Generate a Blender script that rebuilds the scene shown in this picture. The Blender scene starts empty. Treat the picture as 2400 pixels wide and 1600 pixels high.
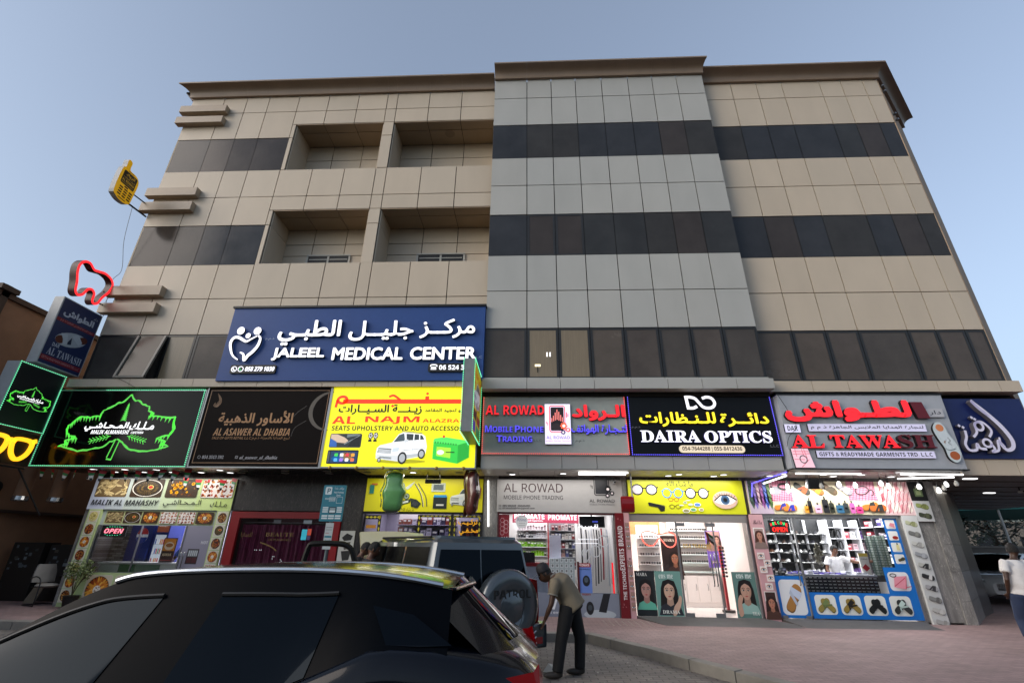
import bpy, bmesh, math, random
from mathutils import Vector, Matrix
from math import sin, cos, pi
rnd = random.Random(11)
sc = bpy.context.scene
COL = sc.collection

# ------------------------------------------------------------------ camera
def cam_dir(xr, ur, d, pitch=0.412361, roll=0.0139103, yaw=-0.0484885):
    c, s = cos(roll), sin(roll); x, u = c*xr - s*ur, s*xr + c*ur
    c, s = cos(pitch), sin(pitch); y, z = c*d - s*u, s*d + c*u
    c, s = cos(yaw), sin(yaw)
    return Vector((c*x + s*y, -s*x + c*y, z))
cd = bpy.data.cameras.new('camera')
cam = bpy.data.objects.new('camera', cd); COL.objects.link(cam)
ax, ay, az = cam_dir(1, 0, 0), cam_dir(0, 1, 0), -cam_dir(0, 0, 1)
cam.matrix_world = Matrix(((ax.x, ay.x, az.x, 0), (ax.y, ay.y, az.y, -12.86), (ax.z, ay.z, az.z, 1.65), (0, 0, 0, 1)))
cd.sensor_width = 36; cd.lens = 16.5; cd.clip_start = 0.05; cd.clip_end = 2000
sc.camera = cam

# ------------------------------------------------------------------ world, sun, exposure
SUN_EL, SUN_AZ = math.radians(8.0), math.radians(243)     # low sun behind the photographer
w = bpy.data.worlds.new('World'); sc.world = w; w.use_nodes = True
nt = w.node_tree; bg = nt.nodes['Background']
sky = nt.nodes.new('ShaderNodeTexSky'); sky.sky_type = 'NISHITA'; sky.sun_disc = False
sky.sun_elevation = SUN_EL; sky.sun_rotation = SUN_AZ
sky.air_density = 1.0; sky.dust_density = 5.0; sky.ozone_density = 4.0
hsv = nt.nodes.new('ShaderNodeHueSaturation'); hsv.inputs['Saturation'].default_value = 0.66
gam = nt.nodes.new('ShaderNodeGamma'); gam.inputs[1].default_value = 0.77      # dusty air: softer contrast across the sky
tint = nt.nodes.new('ShaderNodeVectorMath'); tint.operation = 'MULTIPLY'; tint.inputs[1].default_value = (1.17, 1.19, 1.2)
nt.links.new(sky.outputs[0], hsv.inputs['Color']); nt.links.new(hsv.outputs[0], gam.inputs[0]); nt.links.new(gam.outputs[0], tint.inputs[0])
nt.links.new(tint.outputs[0], bg.inputs[0]); bg.inputs[1].default_value = 0.085
sd = bpy.data.lights.new('sun', 'SUN'); sd.energy = 0.33; sd.angle = math.radians(40); sd.color = (1, .86, .74)
sun = bpy.data.objects.new('sun', sd); COL.objects.link(sun)
to_sun = Vector((sin(SUN_AZ)*cos(SUN_EL+.35), cos(SUN_AZ)*cos(SUN_EL+.35), sin(SUN_EL+.35)))
sun.rotation_euler = to_sun.to_track_quat('Z', 'Y').to_euler()
sc.view_settings.view_transform = 'Standard'; sc.view_settings.look = 'None'
EXPO = 2.25; EG = 2**-EXPO          # EG keeps lamps and lit signs at their brightness under this exposure
sc.view_settings.exposure = EXPO; sc.view_settings.gamma = 1
sc.cycles.use_denoising = True
sc.cycles.max_bounces = 6; sc.cycles.diffuse_bounces = 3; sc.cycles.glossy_bounces = 3
sc.cycles.transparent_max_bounces = 12; sc.cycles.transmission_bounces = 4
sc.cycles.sample_clamp_indirect = 4.0
sc.cycles.caustics_reflective = False; sc.cycles.caustics_refractive = False

# ------------------------------------------------------------------ colour, materials
def lin(c): return c/12.92 if c <= .04045 else ((c+.055)/1.055)**2.4
def C(h):
    if not isinstance(h, str): return tuple(h)
    h = h.lstrip('#'); h = ''.join(c+c for c in h) if len(h) == 3 else h; return tuple(lin(int(h[i:i+2], 16)/255) for i in (0, 2, 4))
MATS = {}
def new_mat(name):
    m = bpy.data.materials.new(name); m.use_nodes = True
    n = m.node_tree.nodes; return m, n, m.node_tree.links, n['Principled BSDF']
def M(name, col=None, rough=.5, metal=0, em=0, emcol=None, noise=0, nscale=6, spec=.5, bump=0, coat=0, sample=False, stretch=None, rvar=0):
    if name in MATS: return MATS[name]
    m, n, l, b = new_mat(name); col = C(col)
    b.inputs['Base Color'].default_value = (*col, 1); b.inputs['Roughness'].default_value = rough
    b.inputs['Metallic'].default_value = metal; b.inputs['Specular IOR Level'].default_value = spec
    b.inputs['Coat Weight'].default_value = coat
    if em:
        b.inputs['Emission Color'].default_value = (*(C(emcol) if emcol else col), 1); b.inputs['Emission Strength'].default_value = em*EG
        m.cycles.emission_sampling = 'AUTO' if sample else 'NONE'
    if noise or bump or rvar:
        tc = n.new('ShaderNodeTexCoord'); mp = n.new('ShaderNodeMapping'); l.new(tc.outputs['Object'], mp.inputs[0])
        if stretch: mp.inputs['Scale'].default_value = stretch
        t = n.new('ShaderNodeTexNoise'); t.inputs['Scale'].default_value = nscale; t.inputs['Detail'].default_value = 6; t.inputs['Roughness'].default_value = .62
        l.new(mp.outputs[0], t.inputs['Vector'])
        if noise:
            mr = n.new('ShaderNodeMapRange'); mr.inputs['From Min'].default_value = .3; mr.inputs['From Max'].default_value = .7
            mr.inputs['To Min'].default_value = 1-noise; mr.inputs['To Max'].default_value = 1+noise
            mx = n.new('ShaderNodeVectorMath'); mx.operation = 'SCALE'; mx.inputs[0].default_value = col
            l.new(t.outputs[0], mr.inputs[0]); l.new(mr.outputs[0], mx.inputs['Scale']); l.new(mx.outputs[0], b.inputs['Base Color'])
        if rvar:
            mr = n.new('ShaderNodeMapRange'); mr.inputs['From Min'].default_value = .3; mr.inputs['From Max'].default_value = .7
            mr.inputs['To Min'].default_value = max(0, rough-rvar); mr.inputs['To Max'].default_value = rough+rvar
            l.new(t.outputs[0], mr.inputs[0]); l.new(mr.outputs[0], b.inputs['Roughness'])
        if bump:
            bp = n.new('ShaderNodeBump'); bp.inputs['Strength'].default_value = bump; bp.inputs['Distance'].default_value = .02
            l.new(t.outputs[0], bp.inputs['Height']); l.new(bp.outputs[0], b.inputs['Normal'])
    MATS[name] = m; return m
def attr_mat(name, rough=.5, coat=0, noise=.0, nscale=4, spec=.5, metal=0):
    """base colour from the mesh's colour attribute, alpha of it = how strongly the print glows"""
    if name in MATS: return MATS[name]
    m, n, l, b = new_mat(name)
    a = n.new('ShaderNodeAttribute'); a.attribute_name = 'Col'
    out = a.outputs['Color']
    if noise:
        tc = n.new('ShaderNodeTexCoord'); t = n.new('ShaderNodeTexNoise'); t.inputs['Scale'].default_value = nscale; t.inputs['Detail'].default_value = 5
        mp = n.new('ShaderNodeMapping'); mp.inputs['Scale'].default_value = (1.3, 1.3, .5); l.new(tc.outputs['Object'], mp.inputs[0]); l.new(mp.outputs[0], t.inputs['Vector'])
        mr = n.new('ShaderNodeMapRange'); mr.inputs['From Min'].default_value = .3; mr.inputs['From Max'].default_value = .7
        mr.inputs['To Min'].default_value = 1-noise; mr.inputs['To Max'].default_value = 1+noise
        mx = n.new('ShaderNodeVectorMath'); mx.operation = 'SCALE'
        l.new(t.outputs[0], mr.inputs[0]); l.new(out, mx.inputs[0]); l.new(mr.outputs[0], mx.inputs['Scale']); out = mx.outputs[0]
    l.new(out, b.inputs['Base Color']); l.new(out, b.inputs['Emission Color']); 
    mu = n.new('ShaderNodeMath'); mu.operation = 'MULTIPLY'; mu.inputs[1].default_value = EG
    l.new(a.outputs['Alpha'], mu.inputs[0]); l.new(mu.outputs[0], b.inputs['Emission Strength'])
    b.inputs['Roughness'].default_value = rough; b.inputs['Coat Weight'].default_value = coat; b.inputs['Specular IOR Level'].default_value = spec
    b.inputs['Metallic'].default_value = metal
    m.cycles.emission_sampling = 'NONE'
    MATS[name] = m; return m
PRINT = attr_mat('printed_vinyl', .42)
PAINTED = attr_mat('painted_goods', .45)
def glass(name, tint='#ffffff', refl=.09, rough=.0):
    if name in MATS: return MATS[name]
    m, n, l, b = new_mat(name); n.remove(b)
    t = n.new('ShaderNodeBsdfTransparent'); t.inputs[0].default_value = (*C(tint), 1)
    g = n.new('ShaderNodeBsdfGlossy'); g.inputs['Roughness'].default_value = rough
    f = n.new('ShaderNodeFresnel'); f.inputs[0].default_value = 1.5
    mx = n.new('ShaderNodeMixShader'); l.new(f.outputs[0], mx.inputs[0]); l.new(t.outputs[0], mx.inputs[1]); l.new(g.outputs[0], mx.inputs[2])
    l.new(mx.outputs[0], n['Material Output'].inputs[0]); MATS[name] = m; return m
def marble(name, base, vein, scale=1.0):
    if name in MATS: return MATS[name]
    m, n, l, b = new_mat(name)
    tc = n.new('ShaderNodeTexCoord'); mp = n.new('ShaderNodeMapping'); mp.inputs['Rotation'].default_value = (.2, .7, .3); mp.inputs['Scale'].default_value = (scale*3.2, scale*2, scale*.8)
    l.new(tc.outputs['Object'], mp.inputs[0])
    d = n.new('ShaderNodeTexNoise'); d.inputs['Scale'].default_value = 1.5; d.inputs['Detail'].default_value = 9; d.inputs['Roughness'].default_value = .68; d.inputs['Distortion'].default_value = 1.6
    l.new(mp.outputs[0], d.inputs['Vector'])
    r = n.new('ShaderNodeValToRGB'); e = r.color_ramp.elements
    e[0].position = .25; e[0].color = (*[x*.6 for x in C(base)], 1); e[1].position = .75; e[1].color = (*[x*1.9 for x in C(base)], 1)
    l.new(d.outputs[0], r.inputs[0])
    v = n.new('ShaderNodeTexNoise'); v.inputs['Scale'].default_value = 2.1; v.inputs['Detail'].default_value = 4; v.inputs['Distortion'].default_value = 2.6
    l.new(mp.outputs[0], v.inputs['Vector'])
    q = n.new('ShaderNodeValToRGB'); k = q.color_ramp.elements; k[0].position = .485; k[0].color = (0, 0, 0, 1); k[1].position = .5; k[1].color = (.95, .95, .95, 1); z = k.new(.515); z.color = (0, 0, 0, 1)
    l.new(v.outputs[0], q.inputs[0])
    mx = n.new('ShaderNodeMix'); mx.data_type = 'RGBA'; l.new(q.outputs[0], mx.inputs[0]); l.new(r.outputs[0], mx.inputs[6]); mx.inputs[7].default_value = (*C(vein), 1)
    l.new(mx.outputs[2], b.inputs['Base Color']); b.inputs['Roughness'].default_value = .3
    MATS[name] = m; return m
def brick_mat(name, c1, c2, mortar, sx, sy, rough=.8, msize=.012, bump=.25, axes='XY', dirt=.15, offset=.5):
    if name in MATS: return MATS[name]
    m, n, l, b = new_mat(name)
    tc = n.new('ShaderNodeTexCoord'); out = tc.outputs['Object']
    if axes == 'XZ':
        sp = n.new('ShaderNodeSeparateXYZ'); cb = n.new('ShaderNodeCombineXYZ'); l.new(out, sp.inputs[0])
        l.new(sp.outputs[0], cb.inputs[0]); l.new(sp.outputs[2], cb.inputs[1]); out = cb.outputs[0]
    t = n.new('ShaderNodeTexBrick'); t.inputs['Color1'].default_value = (*C(c1), 1); t.inputs['Color2'].default_value = (*C(c2), 1); t.inputs['Mortar'].default_value = (*C(mortar), 1)
    t.inputs['Scale'].default_value = 1; t.inputs['Brick Width'].default_value = sx; t.inputs['Row Height'].default_value = sy; t.inputs['Mortar Size'].default_value = msize; t.offset = offset
    l.new(out, t.inputs['Vector'])
    ns = n.new('ShaderNodeTexNoise'); ns.inputs['Scale'].default_value = .9; ns.inputs['Detail'].default_value = 9; ns.inputs['Roughness'].default_value = .7
    l.new(tc.outputs['Object'], ns.inputs['Vector'])
    mr = n.new('ShaderNodeMapRange'); mr.inputs['From Min'].default_value = .3; mr.inputs['From Max'].default_value = .7; mr.inputs['To Min'].default_value = 1-dirt; mr.inputs['To Max'].default_value = 1+dirt
    mx = n.new('ShaderNodeVectorMath'); mx.operation = 'SCALE'
    l.new(ns.outputs[0], mr.inputs[0]); l.new(t.outputs[0], mx.inputs[0]); l.new(mr.outputs[0], mx.inputs['Scale']); l.new(mx.outputs[0], b.inputs['Base Color'])
    b.inputs['Roughness'].default_value = rough
    bp = n.new('ShaderNodeBump'); bp.inputs['Strength'].default_value = bump; bp.inputs['Distance'].default_value = .01; bp.invert = True
    l.new(t.outputs['Fac'], bp.inputs['Height']); l.new(bp.outputs[0], b.inputs['Normal'])
    MATS[name] = m; return m

# ------------------------------------------------------------------ objects
def tag(o, label=None, cat=None, group=None, kind=None):
    if label: o['label'] = label
    if cat: o['category'] = cat
    if group: o['group'] = group
    if kind: o['kind'] = kind
    return o
def thing(name, label, cat, loc=(0, 0, 0), group=None):
    o = bpy.data.objects.new(name, None); o.location = loc; o.empty_display_size = .2; COL.objects.link(o)
    return tag(o, label, cat, group)
def link(name, me, parent=None):
    o = bpy.data.objects.new(name, me); COL.objects.link(o)
    if parent is not None:
        o.parent = parent
        o.matrix_parent_inverse = Matrix.Translation(-parent.location if parent.parent is None else Vector((0, 0, 0)))
    return o
def rebase(o):
    """put a one-mesh thing's origin at the middle of its base"""
    vs = o.data.vertices
    if not vs: return o
    xs = [v.co.x for v in vs]; ys = [v.co.y for v in vs]; zs = [v.co.z for v in vs]
    c = Vector(((min(xs)+max(xs))/2, (min(ys)+max(ys))/2, min(zs)))
    o.data.transform(Matrix.Translation(-c)); o.location = c
    return o
def dup(root, delta=None, label=None, group=None, rotz=None):
    r = root.copy(); COL.objects.link(r)
    if delta is not None: r.location = root.location + Vector(delta)
    if rotz is not None: r.rotation_euler = (0, 0, rotz)
    if label: r['label'] = label
    if group: r['group'] = group
    for ch in list(root.children):
        c = ch.copy(); COL.objects.link(c); c.parent = r
        for g in list(ch.children):
            d = g.copy(); COL.objects.link(d); d.parent = c
    return r
class MB:
    """collects shapes, builds ONE mesh object"""
    def __init__(s): s.v = []; s.f = []; s.m = []; s.c = []; s.has_c = False
    def add(s, vs, fs, mi=0, col=None):
        o = len(s.v); s.v += [tuple(p) for p in vs]
        for f in fs: s.f.append([i+o for i in f]); s.m.append(mi); s.c.append(col)
        if col is not None: s.has_c = True
        return s
    def box(s, x0, x1, y0, y1, z0, z1, mi=0, col=None, T=None):
        vs = [Vector((x, y, z)) for z in (z0, z1) for y in (y0, y1) for x in (x0, x1)]
        if T is not None: vs = [T @ p for p in vs]
        return s.add(vs, [(0, 2, 3, 1), (4, 5, 7, 6), (0, 1, 5, 4), (2, 6, 7, 3), (0, 4, 6, 2), (1, 3, 7, 5)], mi, col)
    def quad(s, a, b, c, d, mi=0, col=None): return s.add([a, b, c, d], [(0, 1, 2, 3)], mi, col)
    def cyl(s, p0, p1, r0, r1=None, n=12, mi=0, caps=True, col=None):
        r1 = r0 if r1 is None else r1; p0, p1 = Vector(p0), Vector(p1); d = (p1-p0).normalized()
        a = d.orthogonal().normalized(); b = d.cross(a); vs = []
        for p, r in ((p0, r0), (p1, r1)):
            for k in range(n): t = 2*pi*k/n; vs.append(p + a*(r*cos(t)) + b*(r*sin(t)))
        fs = [(k, (k+1) % n, n+(k+1) % n, n+k) for k in range(n)]
        if caps: fs += [tuple(range(n-1, -1, -1)), tuple(range(n, 2*n))]
        return s.add(vs, fs, mi, col)
    def tube(s, pts, r, n=8, mi=0, closed=False, col=None):
        pts = [Vector(p) for p in pts]; m = len(pts); vs = []; ref = None
        for i, p in enumerate(pts):
            q = pts[(i+1) % m] if (closed or i < m-1) else p; o = pts[i-1] if (closed or i > 0) else p
            d = (q-o).normalized()
            a = d.orthogonal().normalized() if ref is None else (ref - d*ref.dot(d)).normalized(); ref = a; b = d.cross(a)
            rr = r[i] if isinstance(r, (list, tuple)) else r
            for k in range(n): t = 2*pi*k/n; vs.append(p + a*(rr*cos(t)) + b*(rr*sin(t)))
        fs = []
        for i in range(m if closed else m-1):
            j = (i+1) % m
            for k in range(n): fs.append((i*n+k, i*n+(k+1) % n, j*n+(k+1) % n, j*n+k))
        if not closed: fs += [tuple(range(n-1, -1, -1)), tuple(range((m-1)*n, m*n))]
        return s.add(vs, fs, mi, col)
    def lathe(s, prof, o, axis=(0, 0, 1), n=24, mi=0, col=None, sx=1, sy=1):
        o = Vector(o); d = Vector(axis).normalized(); a = d.orthogonal().normalized(); b = d.cross(a); vs = []; m = len(prof)
        for r, h in prof:
            for k in range(n): t = 2*pi*k/n; vs.append(o + d*h + a*(r*sx*cos(t)) + b*(r*sy*sin(t)))
        fs = [(i*n+k, i*n+(k+1) % n, (i+1)*n+(k+1) % n, (i+1)*n+k) for i in range(m-1) for k in range(n)]
        if prof[0][0] > 1e-6: fs.append(tuple(range(n-1, -1, -1)))
        if prof[-1][0] > 1e-6: fs.append(tuple(range((m-1)*n, m*n)))
        return s.add(vs, fs, mi, col)
    def ell(s, c, r, n=14, m=8, mi=0, col=None, T=None):
        c = Vector(c); vs = []
        for i in range(m+1):
            ph = pi*i/m - pi/2
            for k in range(n):
                t = 2*pi*k/n; p = Vector((r[0]*cos(ph)*cos(t), r[1]*cos(ph)*sin(t), r[2]*sin(ph)))
                vs.append(c + (T @ p if T is not None else p))
        return s.add(vs, [(i*n+k, i*n+(k+1) % n, (i+1)*n+(k+1) % n, (i+1)*n+k) for i in range(m) for k in range(n)], mi, col)
    def prism(s, pts, o, u, v, n, h0, h1, mi=0, ms=None, col=None):
        """outline (x,y) in the frame o,u,v pushed from n*h0 to n*h1"""
        o, u, v, n = Vector(o), Vector(u), Vector(v), Vector(n); k = len(pts)
        vs = [o+u*x+v*y+n*h0 for x, y in pts] + [o+u*x+v*y+n*h1 for x, y in pts]
        s.add(vs, [tuple(range(k, 2*k)), tuple(range(k-1, -1, -1))], mi, col)
        return s.add(vs, [(i, (i+1) % k, k+(i+1) % k, k+i) for i in range(k)], mi if ms is None else ms, col)
    def xf(s, T): s.v = [tuple(T @ Vector(p)) for p in s.v]; return s
    def mesh(s, name, mats):
        me = bpy.data.meshes.new(name); me.from_pydata(s.v, [], s.f); 
        for m in (mats if isinstance(mats, (list, tuple)) else [mats]): me.materials.append(m)
        me.polygons.foreach_set('material_index', s.m)
        if s.has_c:
            a = me.color_attributes.new('Col', 'FLOAT_COLOR', 'CORNER'); d = []
            for f, c in zip(s.f, s.c):
                c = (.5, .5, .5, 0) if c is None else (tuple(c)+(0,))[:4]
                d += list(c)*len(f)
            a.data.foreach_set('color', d)
        me.validate(); me.update(); return me
    def build(s, name, mats, parent=None, smooth=False, bevel=0, angle=.6, normals=True):
        me = s.mesh(name, mats)
        if normals or bevel:
            bm = bmesh.new(); bm.from_mesh(me)
            if bevel:
                bmesh.ops.remove_doubles(bm, verts=bm.verts, dist=1e-5)
                bmesh.ops.recalc_face_normals(bm, faces=bm.faces)
                es = [e for e in bm.edges if len(e.link_faces) == 2 and e.calc_face_angle(0) > .5]
                bmesh.ops.bevel(bm, geom=es, offset=bevel, segments=2, profile=.6, affect='EDGES', clamp_overlap=True)
            else: bmesh.ops.recalc_face_normals(bm, faces=bm.faces)
            bm.to_mesh(me); bm.free()
        if smooth: me.shade_smooth(); me.set_sharp_from_angle(angle=angle)
        o = link(name, me, parent)
        if parent is None: rebase(o)
        return o

# ------------------------------------------------------------------ lettering
AR = {'ا': (0xFE8D, 2), 'ب': (0xFE8F, 4), 'ة': (0xFE93, 2), 'ت': (0xFE95, 4), 'ث': (0xFE99, 4), 'ج': (0xFE9D, 4), 'ح': (0xFEA1, 4), 'خ': (0xFEA5, 4), 'د': (0xFEA9, 2), 'ذ': (0xFEAB, 2), 'ر': (0xFEAD, 2), 'ز': (0xFEAF, 2), 'س': (0xFEB1, 4), 'ش': (0xFEB5, 4), 'ص': (0xFEB9, 4), 'ض': (0xFEBD, 4), 'ط': (0xFEC1, 4), 'ظ': (0xFEC5, 4), 'ع': (0xFEC9, 4), 'غ': (0xFECD, 4), 'ف': (0xFED1, 4), 'ق': (0xFED5, 4), 'ك': (0xFED9, 4), 'ل': (0xFEDD, 4), 'م': (0xFEE1, 4), 'ن': (0xFEE5, 4), 'ه': (0xFEE9, 4), 'و': (0xFEED, 2), 'ى': (0xFEEF, 2), 'ي': (0xFEF1, 4), 'أ': (0xFE83, 2), 'إ': (0xFE87, 2), 'ئ': (0xFE89, 4), 'ء': (0xFE80, 1)}
def shape_ar(s):
    s = s.replace('لا', '\uFEFB').replace('لأ', '\uFEF7'); out = []
    def joins_l(c): return c == 'ـ' or (c in AR and AR[c][1] == 4)
    def joins_r(c): return c == 'ـ' or c in '\uFEFB\uFEF7' or (c in AR and AR[c][1] > 1)
    for i, c in enumerate(s):
        pv = i > 0 and joins_l(s[i-1]); nx = i < len(s)-1 and joins_r(s[i+1])
        if c in '\uFEFB\uFEF7': out.append(chr(ord(c)+(1 if pv else 0)))
        elif c in AR:
            b, n = AR[c]; nx = nx and n == 4
            out.append(chr(b + (3 if pv and nx else 2 if nx else 1 if pv else 0)) if n > 1 else chr(b))
        else: out.append(c)
    return ''.join(reversed(out))
def restyle(s, style):
    up, lo, dg = {'serif': (0x1D400, 0x1D41A, 0x1D7CE), 'sb': (0x1D5D4, 0x1D5EE, 0x1D7EC), 'sbi': (0x1D63C, 0x1D656, 0x1D7EC), 'script': (0x1D4D0, 0x1D4EA, 0), 'it': (0x1D468, 0x1D482, 0x1D7CE), 'sans': (0x1D5A0, 0x1D5BA, 0x1D7E2)}[style]
    r = ''
    for c in s:
        if 'A' <= c <= 'Z': c = chr(up+ord(c)-65)
        elif 'a' <= c <= 'z': c = chr(lo+ord(c)-97)
        elif '0' <= c <= '9' and dg: c = chr(dg+ord(c)-48)
        r += c
    return r
GL = {}
def glyphs(s, style='sb', bold=0):
    key = (s, style, bold)
    if key in GL: return GL[key]
    ar = any('\u0600' <= c <= '\u06ff' for c in s)
    body = shape_ar(s) if ar else (restyle(s, style) if style else s)
    cu = bpy.data.curves.new('t', 'FONT'); cu.body = body; cu.resolution_u = 3; cu.fill_mode = 'FRONT'
    o = bpy.data.objects.new('t', cu)
    me = bpy.data.meshes.new_from_object(o)
    bm = bmesh.new(); bm.from_mesh(me); bmesh.ops.remove_doubles(bm, verts=bm.verts, dist=1e-5)
    vs = [(v.co.x, v.co.y) for v in bm.verts]; bm.verts.index_update(); fs = []
    for f in bm.faces:
        ids = [v.index for v in f.verts]
        if f.normal.z < 0: ids.reverse()
        fs.append(ids)
    bm.free(); bpy.data.objects.remove(o); bpy.data.curves.remove(cu); bpy.data.meshes.remove(me)
    x0 = min(p[0] for p in vs); x1 = max(p[0] for p in vs); y0 = min(p[1] for p in vs); y1 = max(p[1] for p in vs)
    GL[key] = ([(p[0]-x0, p[1]-y0) for p in vs], fs, x1-x0, y1-y0); return GL[key]
def place_text(s, x, y, w=None, h=None, style='sb', bold=0, slant=0, rot=0):
    vs, fs, gw, gh = glyphs(s, style)
    if w is None: w = gw*h/gh
    if h is None: h = gh*w/gw
    c, sn = cos(rot), sin(rot); o = []
    for a, b in vs:
        px, py = a*w/gw + slant*b*h/gh, b*h/gh
        o.append((x + px*c - py*sn, y + px*sn + py*c))
    return o, fs

def ellp(cx, cy, rx, ry=None, n=24, rot=0, a0=0, a1=2*pi):
    ry = rx if ry is None else ry; c, s = cos(rot), sin(rot); full = abs(a1-a0-2*pi) < 1e-6
    return [(cx+rx*cos(t)*c-ry*sin(t)*s, cy+rx*cos(t)*s+ry*sin(t)*c) for t in [a0+(a1-a0)*k/(n if full else n-1) for k in range(n)]]
def rrect(x0, y0, x1, y1, r, n=5):
    p = []
    for cx, cy, a in ((x1-r, y1-r, 0), (x0+r, y1-r, pi/2), (x0+r, y0+r, pi), (x1-r, y0+r, 1.5*pi)):
        p += [(cx+r*cos(a+pi/2*k/n), cy+r*sin(a+pi/2*k/n)) for k in range(n+1)]
    return p
def strokep(pts, w, closed=False):
    """quads along a line; w may be a list"""
    n = len(pts); L = []
    for i, p in enumerate(pts):
        a = pts[i-1] if (closed or i > 0) else p; b = pts[(i+1) % n] if (closed or i < n-1) else p
        dx, dy = b[0]-a[0], b[1]-a[1]; d = math.hypot(dx, dy) or 1; ww = (w[i] if isinstance(w, (list, tuple)) else w)/2
        nx, ny = -dy/d*ww, dx/d*ww; L.append(((p[0]+nx, p[1]+ny), (p[0]-nx, p[1]-ny)))
    q = []
    for i in range(n if closed else n-1):
        a, b = L[i], L[(i+1) % n]; q.append([a[1], b[1], b[0], a[0]])
    return q
def smooth_line(pts, k=6, closed=False):
    n = len(pts); out = []
    for i in range(n if closed else n-1):
        p0 = pts[(i-1) % n] if (closed or i > 0) else pts[0]; p1 = pts[i]; p2 = pts[(i+1) % n]; p3 = pts[(i+2) % n] if (closed or i < n-2) else pts[-1]
        for j in range(k):
            t = j/k
            out.append(tuple(.5*(2*b + (c-a)*t + (2*a-5*b+4*c-d)*t*t + (3*b-a-3*c+d)*t**3) for a, b, c, d in zip(p0, p1, p2, p3)))
    if not closed: out.append(tuple(pts[-1]))
    return out

class Sheet:
    """flat print on a board: shapes in metres in the board's own frame, stacked 1.2 mm apart"""
    def __init__(s, o, u=(1, 0, 0), v=(0, 0, 1), n=(0, -1, 0), em=0):
        s.o, s.u, s.v, s.n, s.em = Vector(o), Vector(u), Vector(v), Vector(n), em; s.mb = MB(); s.k = 0
    def P(s, x, y, h=0): return s.o + s.u*x + s.v*y + s.n*h
    def up(s, k=1): s.k += k; return s
    def add(s, pts, fs, col, em=None):
        c = C(col); e = s.em if em is None else em
        s.mb.add([s.P(x, y, .002+.0012*s.k) for x, y in pts], fs, 0, (*c, e)); return s
    def poly(s, pts, col, em=None): return s.add(pts, [tuple(range(len(pts)))], col, em)
    def rect(s, x0, y0, x1, y1, col, em=None): return s.poly([(x0, y0), (x1, y0), (x1, y1), (x0, y1)], col, em)
    def rr(s, x0, y0, x1, y1, r, col, em=None): return s.poly(rrect(x0, y0, x1, y1, r), col, em)
    def ell(s, cx, cy, rx, ry=None, col='#ffffff', em=None, rot=0, n=20): return s.poly(ellp(cx, cy, rx, ry, n, rot), col, em)
    def line(s, pts, w, col, em=None, closed=False):
        for q in strokep(pts, w, closed): s.poly(q, col, em)
        return s
    def text(s, t, x, y, w=None, h=None, col='#ffffff', em=None, style='sb', bold=0, slant=0, rot=0):
        if style in ('sb', 'sbi'): bold *= .35
        r = bold*(h or .1)*1.1; hh = None if h is None else h-2*r; ww = None if w is None else w-2*r
        for k in range(7 if r > .0015 else 1):
            a = k*pi/3; d = 0 if k == 0 else r; p, f = place_text(t, x+r+d*cos(a), y+r+d*sin(a), ww, hh, style, 0, slant, rot)
            c = C(col); e = s.em if em is None else em; s.mb.add([s.P(u, v, .002+.0012*s.k+.00012*k) for u, v in p], f, 0, (*c, e))
        return s
    def frame(s, x0, y0, x1, y1, w, col, em=None):
        s.rect(x0, y0, x1, y0+w, col, em); s.rect(x0, y1-w, x1, y1, col, em); s.rect(x0, y0+w, x0+w, y1-w, col, em); return s.rect(x1-w, y0+w, x1, y1-w, col, em)
    def build(s, name, parent, mat=None): return s.mb.build(name, [mat or PRINT], parent, normals=False)
class Raised:
    """raised cut-out letters and shapes: lit face, dark returns"""
    def __init__(s, o, u=(1, 0, 0), v=(0, 0, 1), n=(0, -1, 0)): s.o, s.u, s.v, s.n = Vector(o), Vector(u), Vector(v), Vector(n); s.mb = MB()
    def add(s, pts, fs, h0, h1, mf=0, ms=1):
        fr = [s.o+s.u*x+s.v*y+s.n*h1 for x, y in pts]; bk = [s.o+s.u*x+s.v*y+s.n*h0 for x, y in pts]
        s.mb.add(fr, fs, mf); ec = {}
        for f in fs:
            for a, b in zip(f, f[1:]+f[:1] if isinstance(f, list) else f[1:]+(f[0],)): ec[(a, b)] = 1
        side = [(a, b) for a, b in ec if (b, a) not in ec]; k = len(pts)
        s.mb.add(fr+bk, [(b, a, a+k, b+k) for a, b in side], ms); return s
    def text(s, t, x, y, w=None, h=None, h0=0, h1=.06, style='sb', bold=0, slant=0, mf=0, ms=1, rot=0):
        if style in ('sb', 'sbi'): bold *= .35
        r = bold*(h or .1)*1.1; hh = None if h is None else h-2*r; ww = None if w is None else w-2*r
        for k in range(7 if r > .002 else 1):
            a = k*pi/3; d = 0 if k == 0 else r; p, f = place_text(t, x+r+d*cos(a), y+r+d*sin(a), ww, hh, style, 0, slant, rot); s.add(p, f, h0, h1+.0003*k, mf, ms)
        return s
    def poly(s, pts, h0=0, h1=.06, mf=0, ms=1): return s.add(pts, [tuple(range(len(pts)))], h0, h1, mf, ms)
    def line(s, pts, w, h0=0, h1=.06, mf=0, ms=1, closed=False):
        n = len(pts); q = strokep(pts, w, closed); vs = []; fs = []
        L = [(a[3], a[0]) for a in q] + ([] if closed else [(q[-1][2], q[-1][1])])
        for a, b in L: vs += [a, b]
        m = len(L)
        for i in range(m if closed else m-1):
            j = (i+1) % m; fs.append([2*i+1, 2*j+1, 2*j, 2*i])
        return s.add(vs, fs, h0, h1, mf, ms)
    def build(s, name, mats, parent): return s.mb.build(name, mats, parent, normals=False)
KP = [(1.1, -2.2), (1.9, -3.4), (2.43, -4.36), (2.84, -5.04), (3.28, -5.72), (3.9, -6.6), (4.7, -7.5), (5.8, -8.2), (7.2, -8.6)]
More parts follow.
